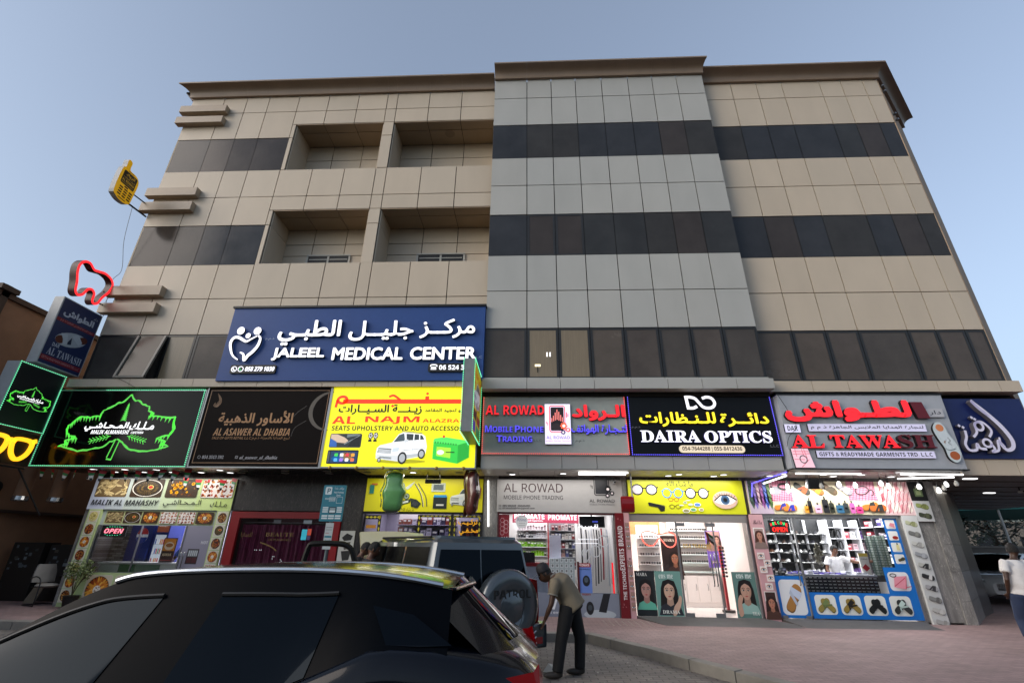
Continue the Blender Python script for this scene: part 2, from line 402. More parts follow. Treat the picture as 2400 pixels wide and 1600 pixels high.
# ------------------------------------------------------------------ ground
asph = M('asphalt', '#4a4845', .85, noise=.25, nscale=3, bump=.35)
road = MB().box(-300, 300, -300, 300, -1, 0).build('road', [asph]); tag(road, kind='structure')
bayp = brick_mat('grey_pavers', '#67615c', '#777069', '#48433f', .22, .11, .85, .008, .3, dirt=.3)
bay = MB().prism([(-16, -6.9), (4.1, -6.9)]+[(x+.05, y-.03) for x, y in reversed(KP[:6])]+[(-16, -2.2)], (0, 0, 0), (1, 0, 0), (0, 1, 0), (0, 0, 1), -.2, .006).build('parking_bay', [bayp]); tag(bay, kind='structure')
pavm = brick_mat('pink_pavers', '#7e6967', '#8a7371', '#685754', .2, .1, .8, .005, .08, dirt=.22)
KP = [(1.1, -2.2), (1.9, -3.4), (2.43, -4.36), (2.84, -5.04), (3.28, -5.72), (3.9, -6.6), (4.7, -7.5), (5.8, -8.2), (7.2, -8.6)]
pave = [(-40, -2.2)]+KP+[(40, -8.6), (40, 60), (-40, 60)]
pv = MB().prism(pave, (0, 0, 0), (1, 0, 0), (0, 1, 0), (0, 0, 1), -.3, .15).build('pavement', [pavm]); tag(pv, kind='structure')
kerbm = M('kerb_concrete', '#77736c', .85, noise=.22, nscale=2.5, bump=.2)
kb = MB()
def kerb_run(pts, wid=.16):
    for a, b in zip(pts, pts[1:]):
        a, b = Vector((*a, 0)), Vector((*b, 0)); d = (b-a); L = d.length; d /= L; nrm = Vector((d.y, -d.x, 0)); k = max(1, round(L/.9))
        for i in range(k):
            p, q = a+d*(L*i/k+.004), a+d*(L*(i+1)/k-.004); e = rnd.uniform(-.004, .004)
            vs = [p-nrm*.02, q-nrm*.02, q+nrm*wid, p+nrm*wid]
            kb.add([v+Vector((0, 0, -.15)) for v in vs]+[v+Vector((0, 0, .156+e)) for v in vs[:2]]+[v+Vector((0, 0, .15+e)) for v in vs[2:]], [(3, 2, 1, 0), (4, 5, 6, 7), (0, 1, 5, 4), (1, 2, 6, 5), (2, 3, 7, 6), (3, 0, 4, 7)])
kerb_run([(-40, -2.2)]+KP+[(40, -8.6)])
kerb = kb.build('kerb', [kerbm], bevel=.012); tag(kerb, kind='structure')
rampm = M('ramp_concrete', '#4a4949', .7, noise=.15, nscale=3, bump=.1)
for pts, lab in (([(2.42, .02), (5.34, .02), (5.75, -1.1), (2.85, -1.1)], 'smooth grey ramp slab before the glasses shop door'), ([(5.76, .02), (9.0, .02), (8.7, -.95), (5.8, -1.05)], 'smooth grey ramp slab before the sandal shop')):
    m = MB(); k = len(pts); m.add([(x, y, .148) for x, y in pts]+[(pts[0][0], .02, .2), (pts[1][0], .02, .2), (pts[2][0], -.62, .172), (pts[3][0], -.62, .172)], [(4, 5, 6, 7), (0, 1, 5, 4), (1, 2, 6, 5), (2, 3, 7, 6), (3, 0, 4, 7)])
    tag(m.build('ramp', [rampm]), lab, 'ramp')

# ------------------------------------------------------------------ the apartment building
beige = '#c5b7a3'
def panel_mat(name, col, rough=.42):
    return attr_mat(name, rough, noise=.04, nscale=1.3, spec=.4)
CLAD = panel_mat('aluminium_cladding', beige)
jointm = M('joint_black', '#17150f', .9)
soffm = M('soffit_white', '#b9b6b0', .45, noise=.06, nscale=2)
wing = thing('apartment_building', 'four storey beige and grey panelled building with dark window bands above the shops', 'building', (0, 5, 0))
YU, YB, YK = -1.0, -1.28, 0.05
def jit(c, a=.035):
    k = 1+rnd.uniform(-a, a); t = rnd.uniform(-.008, .008)
    return (c[0]*k*(1+t), c[1]*k, c[2]*k*(1-t), 0)
def clad_xz(mb, xs, zs, y, col, th=.05, gap=.013, tilt=.0025):
    """flat panels with open joints, front face at y"""
    for x0, x1 in zip(xs, xs[1:]):
        for z0, z1 in zip(zs, zs[1:]):
            a = rnd.uniform(-tilt, tilt); b = rnd.uniform(-tilt, tilt); cc = jit(col)
            q = [(x0+gap, y+a, z0+gap), (x1-gap, y+b, z0+gap), (x1-gap, y-a, z1-gap), (x0+gap, y-b, z1-gap)]
            r = [(p[0], y+th, p[2]) for p in q]
            mb.add(q+r, [(0, 1, 2, 3), (1, 0, 4, 5), (2, 1, 5, 6), (3, 2, 6, 7), (0, 3, 7, 4)], 0, cc)
        
CB = C(beige); CG = C('#b0b0ab')
ZL = [5.66, 7.11, 8.28, 9.47, 10.94, 12.08, 13.22, 14.68, 15.95, 16.75]
solid = [(1, 2), (2, 3), (4, 5), (5, 6), (7, 8), (8, 9)]; glassb = [(0, 1), (3, 4), (6, 7)]
LX = [-12.55, -11.33, -10.46, -9.62, -8.5]; OX = [-8.36, -7.38, -6.28, -5.21, -4.84, -3.67, -2.5, -1.3]
BX = [-1.3, -.16, .69, 1.54, 2.45, 3.37, 4.21, 5.05, 5.96]; RX = [5.96, 7.01, 7.89, 8.75, 10.04, 10.77, 11.51, 12.02]
OXf = [-8.5]+OX[1:]
def cladding(name, *runs, y=YU, col=CB):
    m = MB()
    for xs, zs in runs: clad_xz(m, xs, zs, y, col)
    return m.build(name, [CLAD], wing)
for zs in ([7.11, 8.28, 9.47], [10.94, 12.08, 13.22], [14.68, 15.95, 16.75]):
    zo = {7.11: [7.11, 8.28, 9.5], 10.94: [11.52, 12.08, 13.22], 14.68: [15.31, 15.95, 16.75]}[zs[0]]
    cladding('wall_cladding', (LX, zs), (OXf, zo)); cladding('wall_cladding', (RX, zs)); cladding('bay_cladding', (BX, zs[:2]+[16.9] if zs[0] > 14 else zs), y=YB, col=CG)
for z in ([9.47, 10.94, 11.52], [13.22, 14.68, 15.31]): cladding('wall_cladding', ([-8.5, -8.36], z)); cladding('balcony_post', ([-5.21, -4.84], z), y=YU-.004)
# the carcass behind the cladding (dark, shows only in the joints), with real balcony voids
ca = MB()
def backs(x0, x1, z0, z1, y0, y1): ca.box(x0, x1, y0, y1, z0, z1)
for z0, z1 in ((5.2, 9.49), (11.53, 13.21), (15.32, 16.74)): backs(-12.53, -1.3, z0, z1, YU+.04, .3)
for z0, z1 in ((9.49, 11.53), (13.21, 15.32)):
    backs(-12.53, -8.38, z0, z1, YU+.04, .3); backs(-8.38, -1.3, z0, z1, .12, .3); backs(-5.2, -4.85, z0, z1, YU+.04, .12)
backs(-1.29, 5.95, 5.2, 16.8, YB+.04, .3); backs(5.95, 12.0, 5.2, 16.74, YU+.04, .3)
backs(-12.53, 12.0, 3.5, 5.2, -.9, .3); backs(-12.53, 12.0, 3.5, 16.6, .3, 12)
ca.build('carcass', [jointm], wing)
# balconies: soffit, back wall, reveals, parapet back
for z0, z1 in ((9.5, 11.52), (13.22, 15.31)):
    for x0, x1, xs in ((-8.36, -5.21, [-8.36, -7.38, -6.28, -5.21]), (-4.84, -1.3, [-4.84, -3.67, -2.5, -1.3])):
        b = MB(); clad_xz(b, xs, [z0, z0+.95, z0+1.4, z1-.02], YK, CB)
        b.build('balcony_wall', [CLAD], wing)
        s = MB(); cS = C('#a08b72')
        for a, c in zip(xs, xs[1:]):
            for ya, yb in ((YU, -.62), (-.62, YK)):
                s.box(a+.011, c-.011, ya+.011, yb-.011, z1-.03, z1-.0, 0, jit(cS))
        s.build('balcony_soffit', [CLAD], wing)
        for xx, d in ((x0, .03), (x1, -.03)):
            r = MB()
            for za, zb in ((z0, z0+1.45), (z0+1.45, z1-.032)):
                r.box(min(xx, xx+d), max(xx, xx+d), YU+.06, YK-.005, za+.008, zb-.008, 0, jit(CB))
            r.build('balcony_reveal', [CLAD], wing)
        MB().box(x0+.04, x1-.04, YU+.05, YU+.1, z0-1.0, z0-.0, 0, jit(CB)).box(x0+.04, x1-.04, YU+.1, YK-.01, z0-1.15, z0-1.0, 0, jit(CB)).build('balcony_floor', [CLAD], wing)
lowdoor = M('balcony_shutter', '#1a1816', .5)
for x0, x1 in ((-7.5, -6.02), (-3.81, -2.2)):
    d = MB().box(x0, x1, YK-.03, YK-.015, 8.6, 10.42, 0).box(x0, x1, YK-.05, YK-.03, 10.42, 10.47, 1).box(x0, x0+.06, YK-.05, YK-.03, 8.6, 10.4, 1).box(x1-.06, x1, YK-.05, YK-.03, 8.6, 10.4, 1).box(x0+.1, x1-.1, YK-.04, YK-.03, 10.27, 10.3, 1).box((x0+x1)/2-.03, (x0+x1)/2+.03, YK-.05, YK-.03, 8.6, 10.4, 1)
    d.build('balcony_door', [lowdoor, M('white_frame', '#b5b2a9', .4)], wing)
MB().cyl((-2.95, -.45, 15.27), (-2.95, -.45, 15.282), .17, n=20).build('soffit_lamp', [M('lamp_disc', '#8d7a64', .5)], wing)

# windows: every dark pane its own part
def pane_mat(i, col, rough): return M('tinted_pane_%d' % i, col, rough, noise=.22, nscale=.9, spec=.22, rvar=.05)
panes = [pane_mat(0, '#34363a', .13), pane_mat(1, '#393837', .16), pane_mat(2, '#403b39', .18), pane_mat(3, '#363738', .14), pane_mat(8, '#35373b', .13)]
lowp = [pane_mat(4, '#544d48', .2), pane_mat(5, '#5a524b', .24), pane_mat(6, '#4e4945', .17)]
warm = M('curtained_pane', '#7d705b', .3, em=.05, noise=.12, nscale=2.5, stretch=(14, 1, .6))
framem = M('window_frame_dark', '#222222', .4)
def band(xs, z0, z1, y, bandno, special={}):
    for i, (a, b) in enumerate(zip(xs, xs[1:])):
        t = rnd.uniform(-.004, .004); u = rnd.uniform(-.004, .004); mt = special.get(i) or (rnd.choice(lowp) if bandno == 0 else rnd.choice(panes))
        m = MB(); g = .008
        m.add([(a+g, y+t, z0+g), (b-g, y+u, z0+g), (b-g, y-t, z1-g), (a+g, y-u, z1-g)], [(0, 1, 2, 3)])
        wn = m.build('window', [mt], wing, normals=False)
        if bandno == 0 or i in special:
            f = MB()
            for x0, x1, c0, c1 in ((a+g, a+.07, z0, z1), (b-.07, b-g, z0, z1), (a+.07, b-.07, z0, z0+.05), (a+.07, b-.07, z1-.07, z1)): f.box(x0, x1, y-.008, y+.03, c0+g, c1-g)
            f.build('frame', [framem], wn)
for k, (z0, z1) in enumerate(((5.68, 7.11), (9.47, 10.94), (13.22, 14.68))):
    band(LX if k else [-12.55, -10.46, -9.62, -8.5, -7.4], z0, z1, YU+.015, k, {1: warm} if k == 0 else {})
    band(BX, z0, z1, YB+.015, k, {1: warm, 2: warm} if k == 0 else ({1: panes[2], 2: panes[2]} if k == 1 else {}))
    band(RX, z0, z1, YU+.015, k)
# the first floor window on the left stands open, hinged at its top
hs = MB(); zt, zb = 7.06, 5.72
hs.add([(-11.28, YU-.03, zt), (-10.5, YU-.03, zt), (-10.5, YU-.34, zb), (-11.28, YU-.34, zb)], [(0, 1, 2, 3)])
hw = hs.build('open_window', [pane_mat(7, '#4a443b', .15)], wing, normals=False)
f = MB()
for xa, xb in ((-11.32, -11.26), (-10.52, -10.46)):
    f.prism([(-.02, 0), (.04, 0), (.04, 1.38), (-.02, 1.38)], (xa, YU-.03, zt), (0, -1, 0), (0, -.225, -.974), (1, 0, 0), 0, .06)
f.box(-11.32, -10.46, YU-.37, YU-.31, zb-.03, zb+.03)
f.build('frame', [M('sash_frame', '#807c72', .4)], hw)
# little lit things behind the first floor glass of the grey bay
MB().box(.36, .39, YB-.004, YB+.004, 6.28, 6.4).box(.44, .47, YB-.004, YB+.004, 6.28, 6.4).build('lamp_glow', [M('tube_white', '#ffffff', .5, em=1.5)], wing)
MB().box(.05, .2, YB-.004, YB+.004, 6.0, 6.06).box(.11, .13, YB-.003, YB+.003, 5.84, 6.0, 1).build('desk_lamp', [M('lamp_cream', '#fff0c0', .5, em=1.4), jointm], wing)

# cornices
corm = M('cornice_bronze', '#8a7764', .42, noise=.08, nscale=2)
def cornice(xs, y, z, e, name, ends=(True, False), h=.42):
    prof = [(0, z), (.09, z), (.09, z+.1)] + [(.09+(e-.09)*(1-cos(pi/2*k/5)), z+.1+(h-.16)*sin(pi/2*k/5)) for k in range(1, 6)] + [(e, z+h), (0, z+h)]
    m = MB()
    for a, b in zip(xs, xs[1:]):
        L = ends[0] if a == xs[0] else 0; Rr = ends[1] if b == xs[-1] else 0; g = .0012
        va = [(a+(-d*L if L else g), y-d, zz) for d, zz in prof]; vb = [(b+(d*Rr if Rr else -g), y-d, zz) for d, zz in prof]; n = len(prof)
        m.add(va+vb, [(i, (i+1) % n, n+(i+1) % n, n+i) for i in range(n)]+[tuple(range(n)), tuple(range(2*n-1, n-1, -1))])
    return m.build(name, [corm], wing, smooth=True, angle=.5)
cornice([-12.55]+[-11.33, -10.46, -9.62, -8.5, -7.38, -6.28, -5.19, -4.86, -3.67, -2.5, -1.32], YU, 16.72, .4, 'cornice')
cornice(BX, YB, 16.86, .4, 'cornice', (0, .25), h=.42)
cornice(RX, YU, 16.72, .4, 'cornice', (0, .39))
# left flank cornice return and roof
m = MB(); n_ = 0
for y0, y1 in ((YU, 2), (2, 5), (5, 8), (8, 12)):
    m.box(-12.64, -12.55, y0+.01, y1-.01, 16.72, 16.85); m.add([(-12.64, y0+.01, 16.85), (-12.64, y1-.01, 16.85), (-12.95, y1-.01, 17.08), (-12.95, y0+.01, 17.08), (-12.55, y0+.01, 17.14), (-12.55, y1-.01, 17.14), (-12.95, y0+.01, 17.14), (-12.95, y1-.01, 17.14)], [(0, 1, 2, 3), (3, 2, 7, 6), (6, 7, 5, 4)])
m.build('cornice', [corm], wing)
# flank walls and the chamfered corner on the right
FLANK = attr_mat('flank_cladding_matt', .75, noise=.05, nscale=1.3, spec=.08)
def flank(p, q, zs, n, name_col, th=.05):
    fl = MB()
    p, q = Vector((*p, 0)), Vector((*q, 0)); d = (q-p); L = d.length; d /= L; nr = Vector((d.y, -d.x, 0)); k = max(1, round(L/1.3))
    for i in range(k):
        for z0, z1 in zip(zs, zs[1:]):
            a, b = p+d*(L*i/k+.01), p+d*(L*(i+1)/k-.01)
            vs = [a+Vector((0, 0, z0+.01)), b+Vector((0, 0, z0+.01)), b+Vector((0, 0, z1-.01)), a+Vector((0, 0, z1-.01))]
            fl.add(vs+[v-nr*th for v in vs], [(0, 1, 2, 3), (1, 0, 4, 5), (2, 1, 5, 6), (3, 2, 6, 7), (0, 3, 7, 4)], 0, jit(name_col))
    fl.build('flank_cladding', [FLANK], wing)
CH0, CHA = (12.03, YU), math.radians(42.6); CHL = 3.2
CH1 = (CH0[0]+CHL*cos(CHA), CH0[1]+CHL*sin(CHA))
flank((-12.55, 12), (-12.55, YU), [3.5, 5.66, 7.11, 8.28, 9.47, 10.94, 12.08, 13.22, 14.68, 15.95, 16.74], 8, CB)
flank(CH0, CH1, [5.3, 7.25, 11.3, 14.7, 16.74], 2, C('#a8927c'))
flank(CH1, (CH1[0], 12), [5.3, 9.47, 13.22, 16.74], 8, CB)
cc = MB(); d = Vector((cos(CHA), sin(CHA), 0)); nr = Vector((sin(CHA), -cos(CHA), 0))
p0, p1 = Vector((*CH0, 0)), Vector((*CH1, 0))
prof = [(0, 16.72), (.09, 16.72), (.09, 16.82)]+[(.09+.31*(1-cos(pi/2*k/5)), 16.82+.26*sin(pi/2*k/5)) for k in range(1, 6)]+[(.4, 17.14), (0, 17.14)]
def mit(p, dd, k): return p + nr*dd + d*(k*dd)
va = [Vector((12.02+dd*.39, p0.y-dd, z)) for dd, z in prof]; vb = [mit(p1, dd, .4)+Vector((0, 0, z)) for dd, z in prof]; n = len(prof)
cc.add(va+vb, [(i, (i+1) % n, n+(i+1) % n, n+i) for i in range(n)]); cc.build('cornice', [corm], wing, smooth=True, angle=.5)
rf = MB().prism([(-12.5, YU+.05), (12.0, YU+.05), CH1, (CH1[0], 12), (-12.5, 12)], (0, 0, 0), (1, 0, 0), (0, 1, 0), (0, 0, 1), 16.6, 16.72)
rf.prism([(12.0, YU+.1), (CH1[0]-.1, CH1[1]+.1), (CH1[0]-.1, 11.9), (12.0, 11.9)], (0, 0, 0), (1, 0, 0), (0, 1, 0), (0, 0, 1), 5.3, 16.6)
rf.build('roof_slab', [jointm], wing)
MB().cyl((10.55, -.7, 17.1), (10.55, -.7, 17.32), .045, n=10).ell((10.55, -.7, 17.33), (.06, .06, .05)).build('roof_lamp', [M('grey_metal', '#7b7d80', .4, .6)], wing)
for yy, zz in ((0, 16.45), (.25, 16.3), (1.0, 15.5), (1.2, 15.3)):
    p = Vector((*CH0, 0))+d*(.12+yy*.5)+nr*.05; MB().box(-.03, .03, -.05, .05, -.03, .03, T=Matrix.Translation((p.x, p.y, zz))).build('wall_spotlight', [M('grey_metal', '#7b7d80', .4, .6)], wing)
# decorative ledges on the left corner
for z0, z1 in ((16.16, 15.86), (15.62, 15.32), (12.37, 12.05), (11.79, 11.46), (8.64, 8.33), (8.07, 7.76)):
    MB().box(-12.72, -11.0, YU-.2, YU-.001, z1, z0).build('ledge', [M('ledge_bronze', '#a3917b', .4, noise=.06)], wing, bevel=.008)
# spandrel ledge between signs and first floor windows
def ledge_run(xs, y0, y1, z0, z1, col):
    led = MB()
    for a, b in zip(xs, xs[1:]): led.box(a+.006, b-.006, y1, y0, z0, z1, 0, jit(col))
    led.build('ledge_cladding', [CLAD], wing)
ledge_run([-12.55]+[-11.7+i*.88 for i in range(12)]+[-1.31], YU+.03, -1.34, 5.44, 5.66, CB)
ledge_run(BX, YB+.03, -1.55, 5.31, 5.57, CG); ledge_run(RX, YU+.03, -1.3, 5.3, 5.58, CB)
led = MB()
for a, b in zip(BX, BX[1:]): led.box(a+.006, b-.006, YB-.06, YB+.03, 5.575, 5.67, 0, jit(CG))
led.build('ledge_cladding', [CLAD], wing)
# canopy fascia under the signs of the grey bay and right wing, soffits
for xs, y, z0, z1, c in ((BX, -1.15, 3.4, 3.72, CG), ([9.99, 10.6, 11.3, 12.03], -1.15, 3.32, 3.7, CB)):
    fa = MB()
    for a, b in zip(xs, xs[1:]): fa.box(a+.006, b-.006, y, y+.05, z0, z1, 0, jit(c))
    fa.build('canopy_fascia', [CLAD], wing)
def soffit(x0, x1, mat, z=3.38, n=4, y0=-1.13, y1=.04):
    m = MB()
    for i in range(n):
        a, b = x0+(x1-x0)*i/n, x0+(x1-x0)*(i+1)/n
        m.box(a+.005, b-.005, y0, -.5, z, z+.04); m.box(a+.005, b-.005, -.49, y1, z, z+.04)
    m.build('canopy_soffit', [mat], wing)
soffit(-12.55, -8.05, M('soffit_dark', '#1d1c1b', .25, noise=.1)); soffit(-8.05, -4.5, M('soffit_dark', '#1d1c1b', .25)); soffit(-4.5, -1.3, M('soffit_yellow_glow', '#c9b878', .4, noise=.08))  # yellow sign's glow is painted into the upholstery shop soffit's colour
soffit(-1.3, 2.35, soffm); soffit(2.35, 5.75, soffm); soffit(5.75, 9.95, M('soffit_mirror', '#b5b3b0', .12, noise=.05))
# shop level walls: marble piers and party walls
mg = marble('grey_marble', '#6f6d6a', '#aaa6a0', 1.0); mdk = marble('dark_marble', '#353130', '#6f6862', 1.0)
st = MB()
for x0, x1, z0, z1, mi in ((-8.02, -7.98, .15, 2.45, 0), (-8.05, -4.45, 2.45, 3.38, 1), (-5.0, -4.5, .15, 2.45, 1), (-1.31, -.93, .15, 3.38, 0), (2.28, 2.42, 2.48, 3.38, 0), (2.02, 2.06, .15, 2.48, 0), (5.34, 5.385, .15, 3.38, 0), (9.02, 9.12, .15, 2.5, 0), (9.5, 9.95, .15, 3.38, 0), (9.12, 9.5, .15, 3.38, 0), (-12.05, -11.9, .15, 3.38, 0)):
    st.box(x0, x1, .03, .3, z0, z1, mi)
st.box(-4.47, -1.31, .05, .3, 3.3, 3.38, 1).box(-.93, 2.28, .05, .3, 2.46, 3.38, 1).box(2.42, 5.34, .05, .3, 2.47, 3.38, 1).box(5.385, 9.12, .05, .3, 2.48, 3.38, 1).box(-11.9, -8.05, .05, .3, 2.44, 3.38, 1)
st.box(-4.47, -1.31, .05, .3, 2.44, 3.3, 1)
st.build('marble_wall', [mg, mdk], wing)
# end column with chamfered side, panels with thin joints
ec = MB(); e0 = Vector((9.955, .03, 0)); e1 = Vector((10.15, -.02, 0))
q0 = Vector((10.15, .0, 0)); q1 = q0+Vector((2.2*cos(CHA+.08), 2.2*sin(CHA+.08), 0)); q2 = q1+Vector((1.6*cos(CHA+.02), 1.6*sin(CHA+.02), 0))
for a, b in ((.15, .62), (.625, 1.25), (1.255, 1.85), (1.855, 2.45), (2.455, 3.32)):
    ec.add([(9.9, -.0, a), (q0.x, q0.y, a), (q1.x, q1.y, a), (q1.x-.3, q1.y+.6, a), (9.9, .5, a), (9.9, -.0, b), (q0.x, q0.y, b), (q1.x, q1.y, b), (q1.x-.3, q1.y+.6, b), (9.9, .5, b)], [(0, 1, 6, 5), (1, 2, 7, 6), (2, 3, 8, 7), (3, 4, 9, 8), (4, 0, 5, 9), (5, 6, 7, 8, 9)])
ec.build('end_pier', [mg], wing)
ec = MB().add([(q1.x, q1.y, .15), (q2.x, q2.y, .15), (q2.x, q2.y, 3.3), (q1.x, q1.y, 3.3), (q2.x-.4, q2.y+.6, .15), (q2.x-.4, q2.y+.6, 3.3)], [(0, 1, 2, 3), (1, 4, 5, 2)]); ec.build('end_pier', [mdk], wing, normals=False)
# passage ceiling under the right wing: dark metal strips with lamps
pc = MB(); pcm = M('passage_ceiling', '#5b564f', .5, noise=.1); pcd = M('passage_gap', '#15120f', .8)
for i in range(9):
    y0 = -1.05+i*1.1; pc.box(9.95, 19, y0, y0+.92, 3.32, 3.4)
pc.box(9.95, 19, -1.05, 9, 3.45, 3.5, 1); pc.build('passage_ceiling', [pcm, pcd], wing)

dots = MB()
for i in range(8):
    for j in range(5): dots.cyl((1.55+.14*i, -.55-.16*j, .15), (1.55+.14*i, -.55-.16*j, .156), .022, n=8)
tag(dots.build('pavement_dots', [M('dot_pale', '#9b8f8a', .7)]), kind='structure')
lt = MB()
for k in range(46):
    q = rnd.random(); x, y = (rnd.uniform(.2, 2.2), rnd.uniform(-5.6, -2.5)); a = rnd.uniform(.008, .022)
    if x > 1.1+(-2.2-y)*.62: continue
    T_ = Matrix.Translation((x, y, .012)) @ Matrix.Rotation(rnd.uniform(0, 3), 4, 'Z'); lt.add([T_ @ Vector(p) for p in ((-a, -a*.6, 0), (a, -a*.4, .002), (a*.7, a, .01), (-a*.6, a*.7, .004))], [(0, 1, 2, 3)])
tag(lt.build('litter', [M('litter_pale', '#9b948a', .8)], normals=False), 'scattered scraps of pale litter on the grey pavers', 'litter', kind='stuff')
# ------------------------------------------------------------------ signs
alum = M('aluminium_edge', '#9a9da0', .35, .6, noise=.06)
blackret = M('black_return', '#0b0b0c', .5)
def lit(name, col, em): return M(name, col, .4, em=em)
W_LIT = lit('lit_white', '#f6f6ff', 1.25); R_LIT = lit('lit_red', '#f4232c', .95); B_LIT = lit('lit_violet', '#5a50ee', 1.0); Y_LIT = lit('lit_yellow', '#ffe92e', 1.1)
def board(name, label, x0, x1, z0, z1, y, mat, depth=.25, group=None, edge=None, cat='sign'):
    t = thing(name, label, cat, ((x0+x1)/2, y+depth, z0), group)
    MB().box(x0, x1, y, y+depth, z0, z1).build('panel', [mat], t, bevel=.006)
    if edge:
        e = MB()
        for a, b, c, d in ((x0-.03, x1+.03, z1, z1+.035), (x0-.03, x1+.03, z0-.035, z0), (x0-.03, x0, z0, z1), (x1, x1+.03, z0, z1)): e.box(a, b, y-.02, y+depth, c, d)
        e.build('edge_frame', [edge], t)
    return t
def leds(path, col, parent, name, em=1.5, step=.05, r=.0075, closed=False, skip=()):
    m = MB(); pts = [Vector(p) for p in path]; acc = 0; k = 0
    if closed: pts.append(pts[0])
    for si, (a, b) in enumerate(zip(pts, pts[1:])):
        L = (b-a).length; n = max(1, int(L/step))
        for i in range(n):
            t = i/n
            if any(s == si and lo <= t <= hi for s, lo, hi in skip): continue
            p = a.lerp(b, t); m.box(p.x-r, p.x+r, p.y-r, p.y+r, p.z-r, p.z+r, 0)
    for a, b in zip(pts, pts[1:]): m.cyl(a, b, .005, n=5, mi=1)
    return m.build('light_string', [M(name, col, .5, em=em), M(name+'_wire', col, .5, em=.08)], parent)

# medical centre
t = board('sign_board', 'wide deep blue lit medical sign with a white tooth and family emblem', -8.42, -1.3, 5.58, 7.73, -1.4, M('sign_blue', '#2b4a86', .4, noise=.04, em=.06, spec=.3), .4)
e = MB().box(-8.46, -1.27, -1.44, -1.0, 7.73, 7.79).build('top_cap', [blackret], t)
Z = Raised((-8.42, -1.4, 5.58))
for s_, a, b in (('مركــز', 5.37, 6.87), ('جليــل', 3.43, 5.2), ('الطبـي', 1.47, 3.2)):
    Z.text(s_, a, {'مركــز': 1.16, 'جليــل': 1.1, 'الطبـي': .97}[s_], b-a, {'مركــز': .58, 'جليــل': .6, 'الطبـي': .76}[s_], .01, .085, '', .022)
for s_, a, b in (('JALEEL', 1.43, 2.86), ('MEDICAL', 3.07, 4.98), ('CENTER', 5.17, 6.93)): Z.text(s_, a, .54, b-a, .37, .01, .085, '', .04)
Z.build('lettering', [W_LIT, blackret], t)
Z = Raised((-8.42, -1.4, 5.58))
for x, y, r in ((.4, 1.42, .105), (.87, 1.41, .105), (.64, 1.27, .07)): Z.poly(ellp(x, y, r, r*1.1), .01, .085)
Z.line(smooth_line([(.53, .56), (.36, .68), (.26, .85), (.2, 1.05), (.25, 1.2), (.38, 1.22), (.55, 1.13), (.64, 1.1), (.75, 1.17), (.9, 1.26)], 5), [.01]+[.03+.05*sin(pi*k/45) for k in range(1, 45)]+[.02], .01, .085)
Z.line(smooth_line([(.92, 1.28), (1.0, 1.18), (.98, .98), (.88, .8), (.77, .68), (.7, .55), (.64, .72), (.53, .78)], 5), [.02]+[.04+.05*sin(pi*k/34) for k in range(1, 35)]+[.02], .01, .085)
Z.build('emblem', [W_LIT, blackret], t)
for x0, x1, y0, y1 in ((.36, 1.6, .19, .43), (5.68, 7.0, .22, .46)):
    Z = Raised((-8.42, -1.4, 5.58)); Z.poly(rrect(x0, y0, x1, y1, .04), 0, .05, 1, 1)
    if x0 < 1:
        Z.line(ellp(.47, .31, .07, .07, 18), .016, .05, .055, 0, 0, True).line(ellp(.65, .31, .07, .07, 18), .016, .05, .055, 0, 0, True)
        Z.line(smooth_line([(.44, .345), (.45, .3), (.5, .275)], 4), .025, .05, .055, 0, 0).line(smooth_line([(.62, .345), (.63, .3), (.68, .275)], 4), .025, .05, .055, 2, 2)
        Z.text('058 279 1030', .77, .25, .79, .125, .05, .06, 'sb', .01, .12, 0, 0)
    else:
        Z.poly([(5.75, .28), (5.9, .28), (5.88, .36), (5.77, .36)], .05, .056, 0, 0).line(smooth_line([(5.74, .36), (5.76, .41), (5.89, .41), (5.91, .36)], 4), .025, .05, .056, 0, 0)
        Z.text('06 524 3', 5.97, .275, .66, .13, .05, .06, 'sb', .008, 0, 0, 0)
    Z.build('number_plate', [W_LIT, blackret, lit('lit_green', '#2fae62', .6)], t)
S = Sheet((-8.42, -1.4, 5.58)); S.text('ذ.م.م', 1.09, 1.16, .25, .09, '#9fb0c8', style=''); S.text('.L.C', 6.88, .62, .2, .06, '#9fb0c8', style='')
S.build('small_lettering', t)

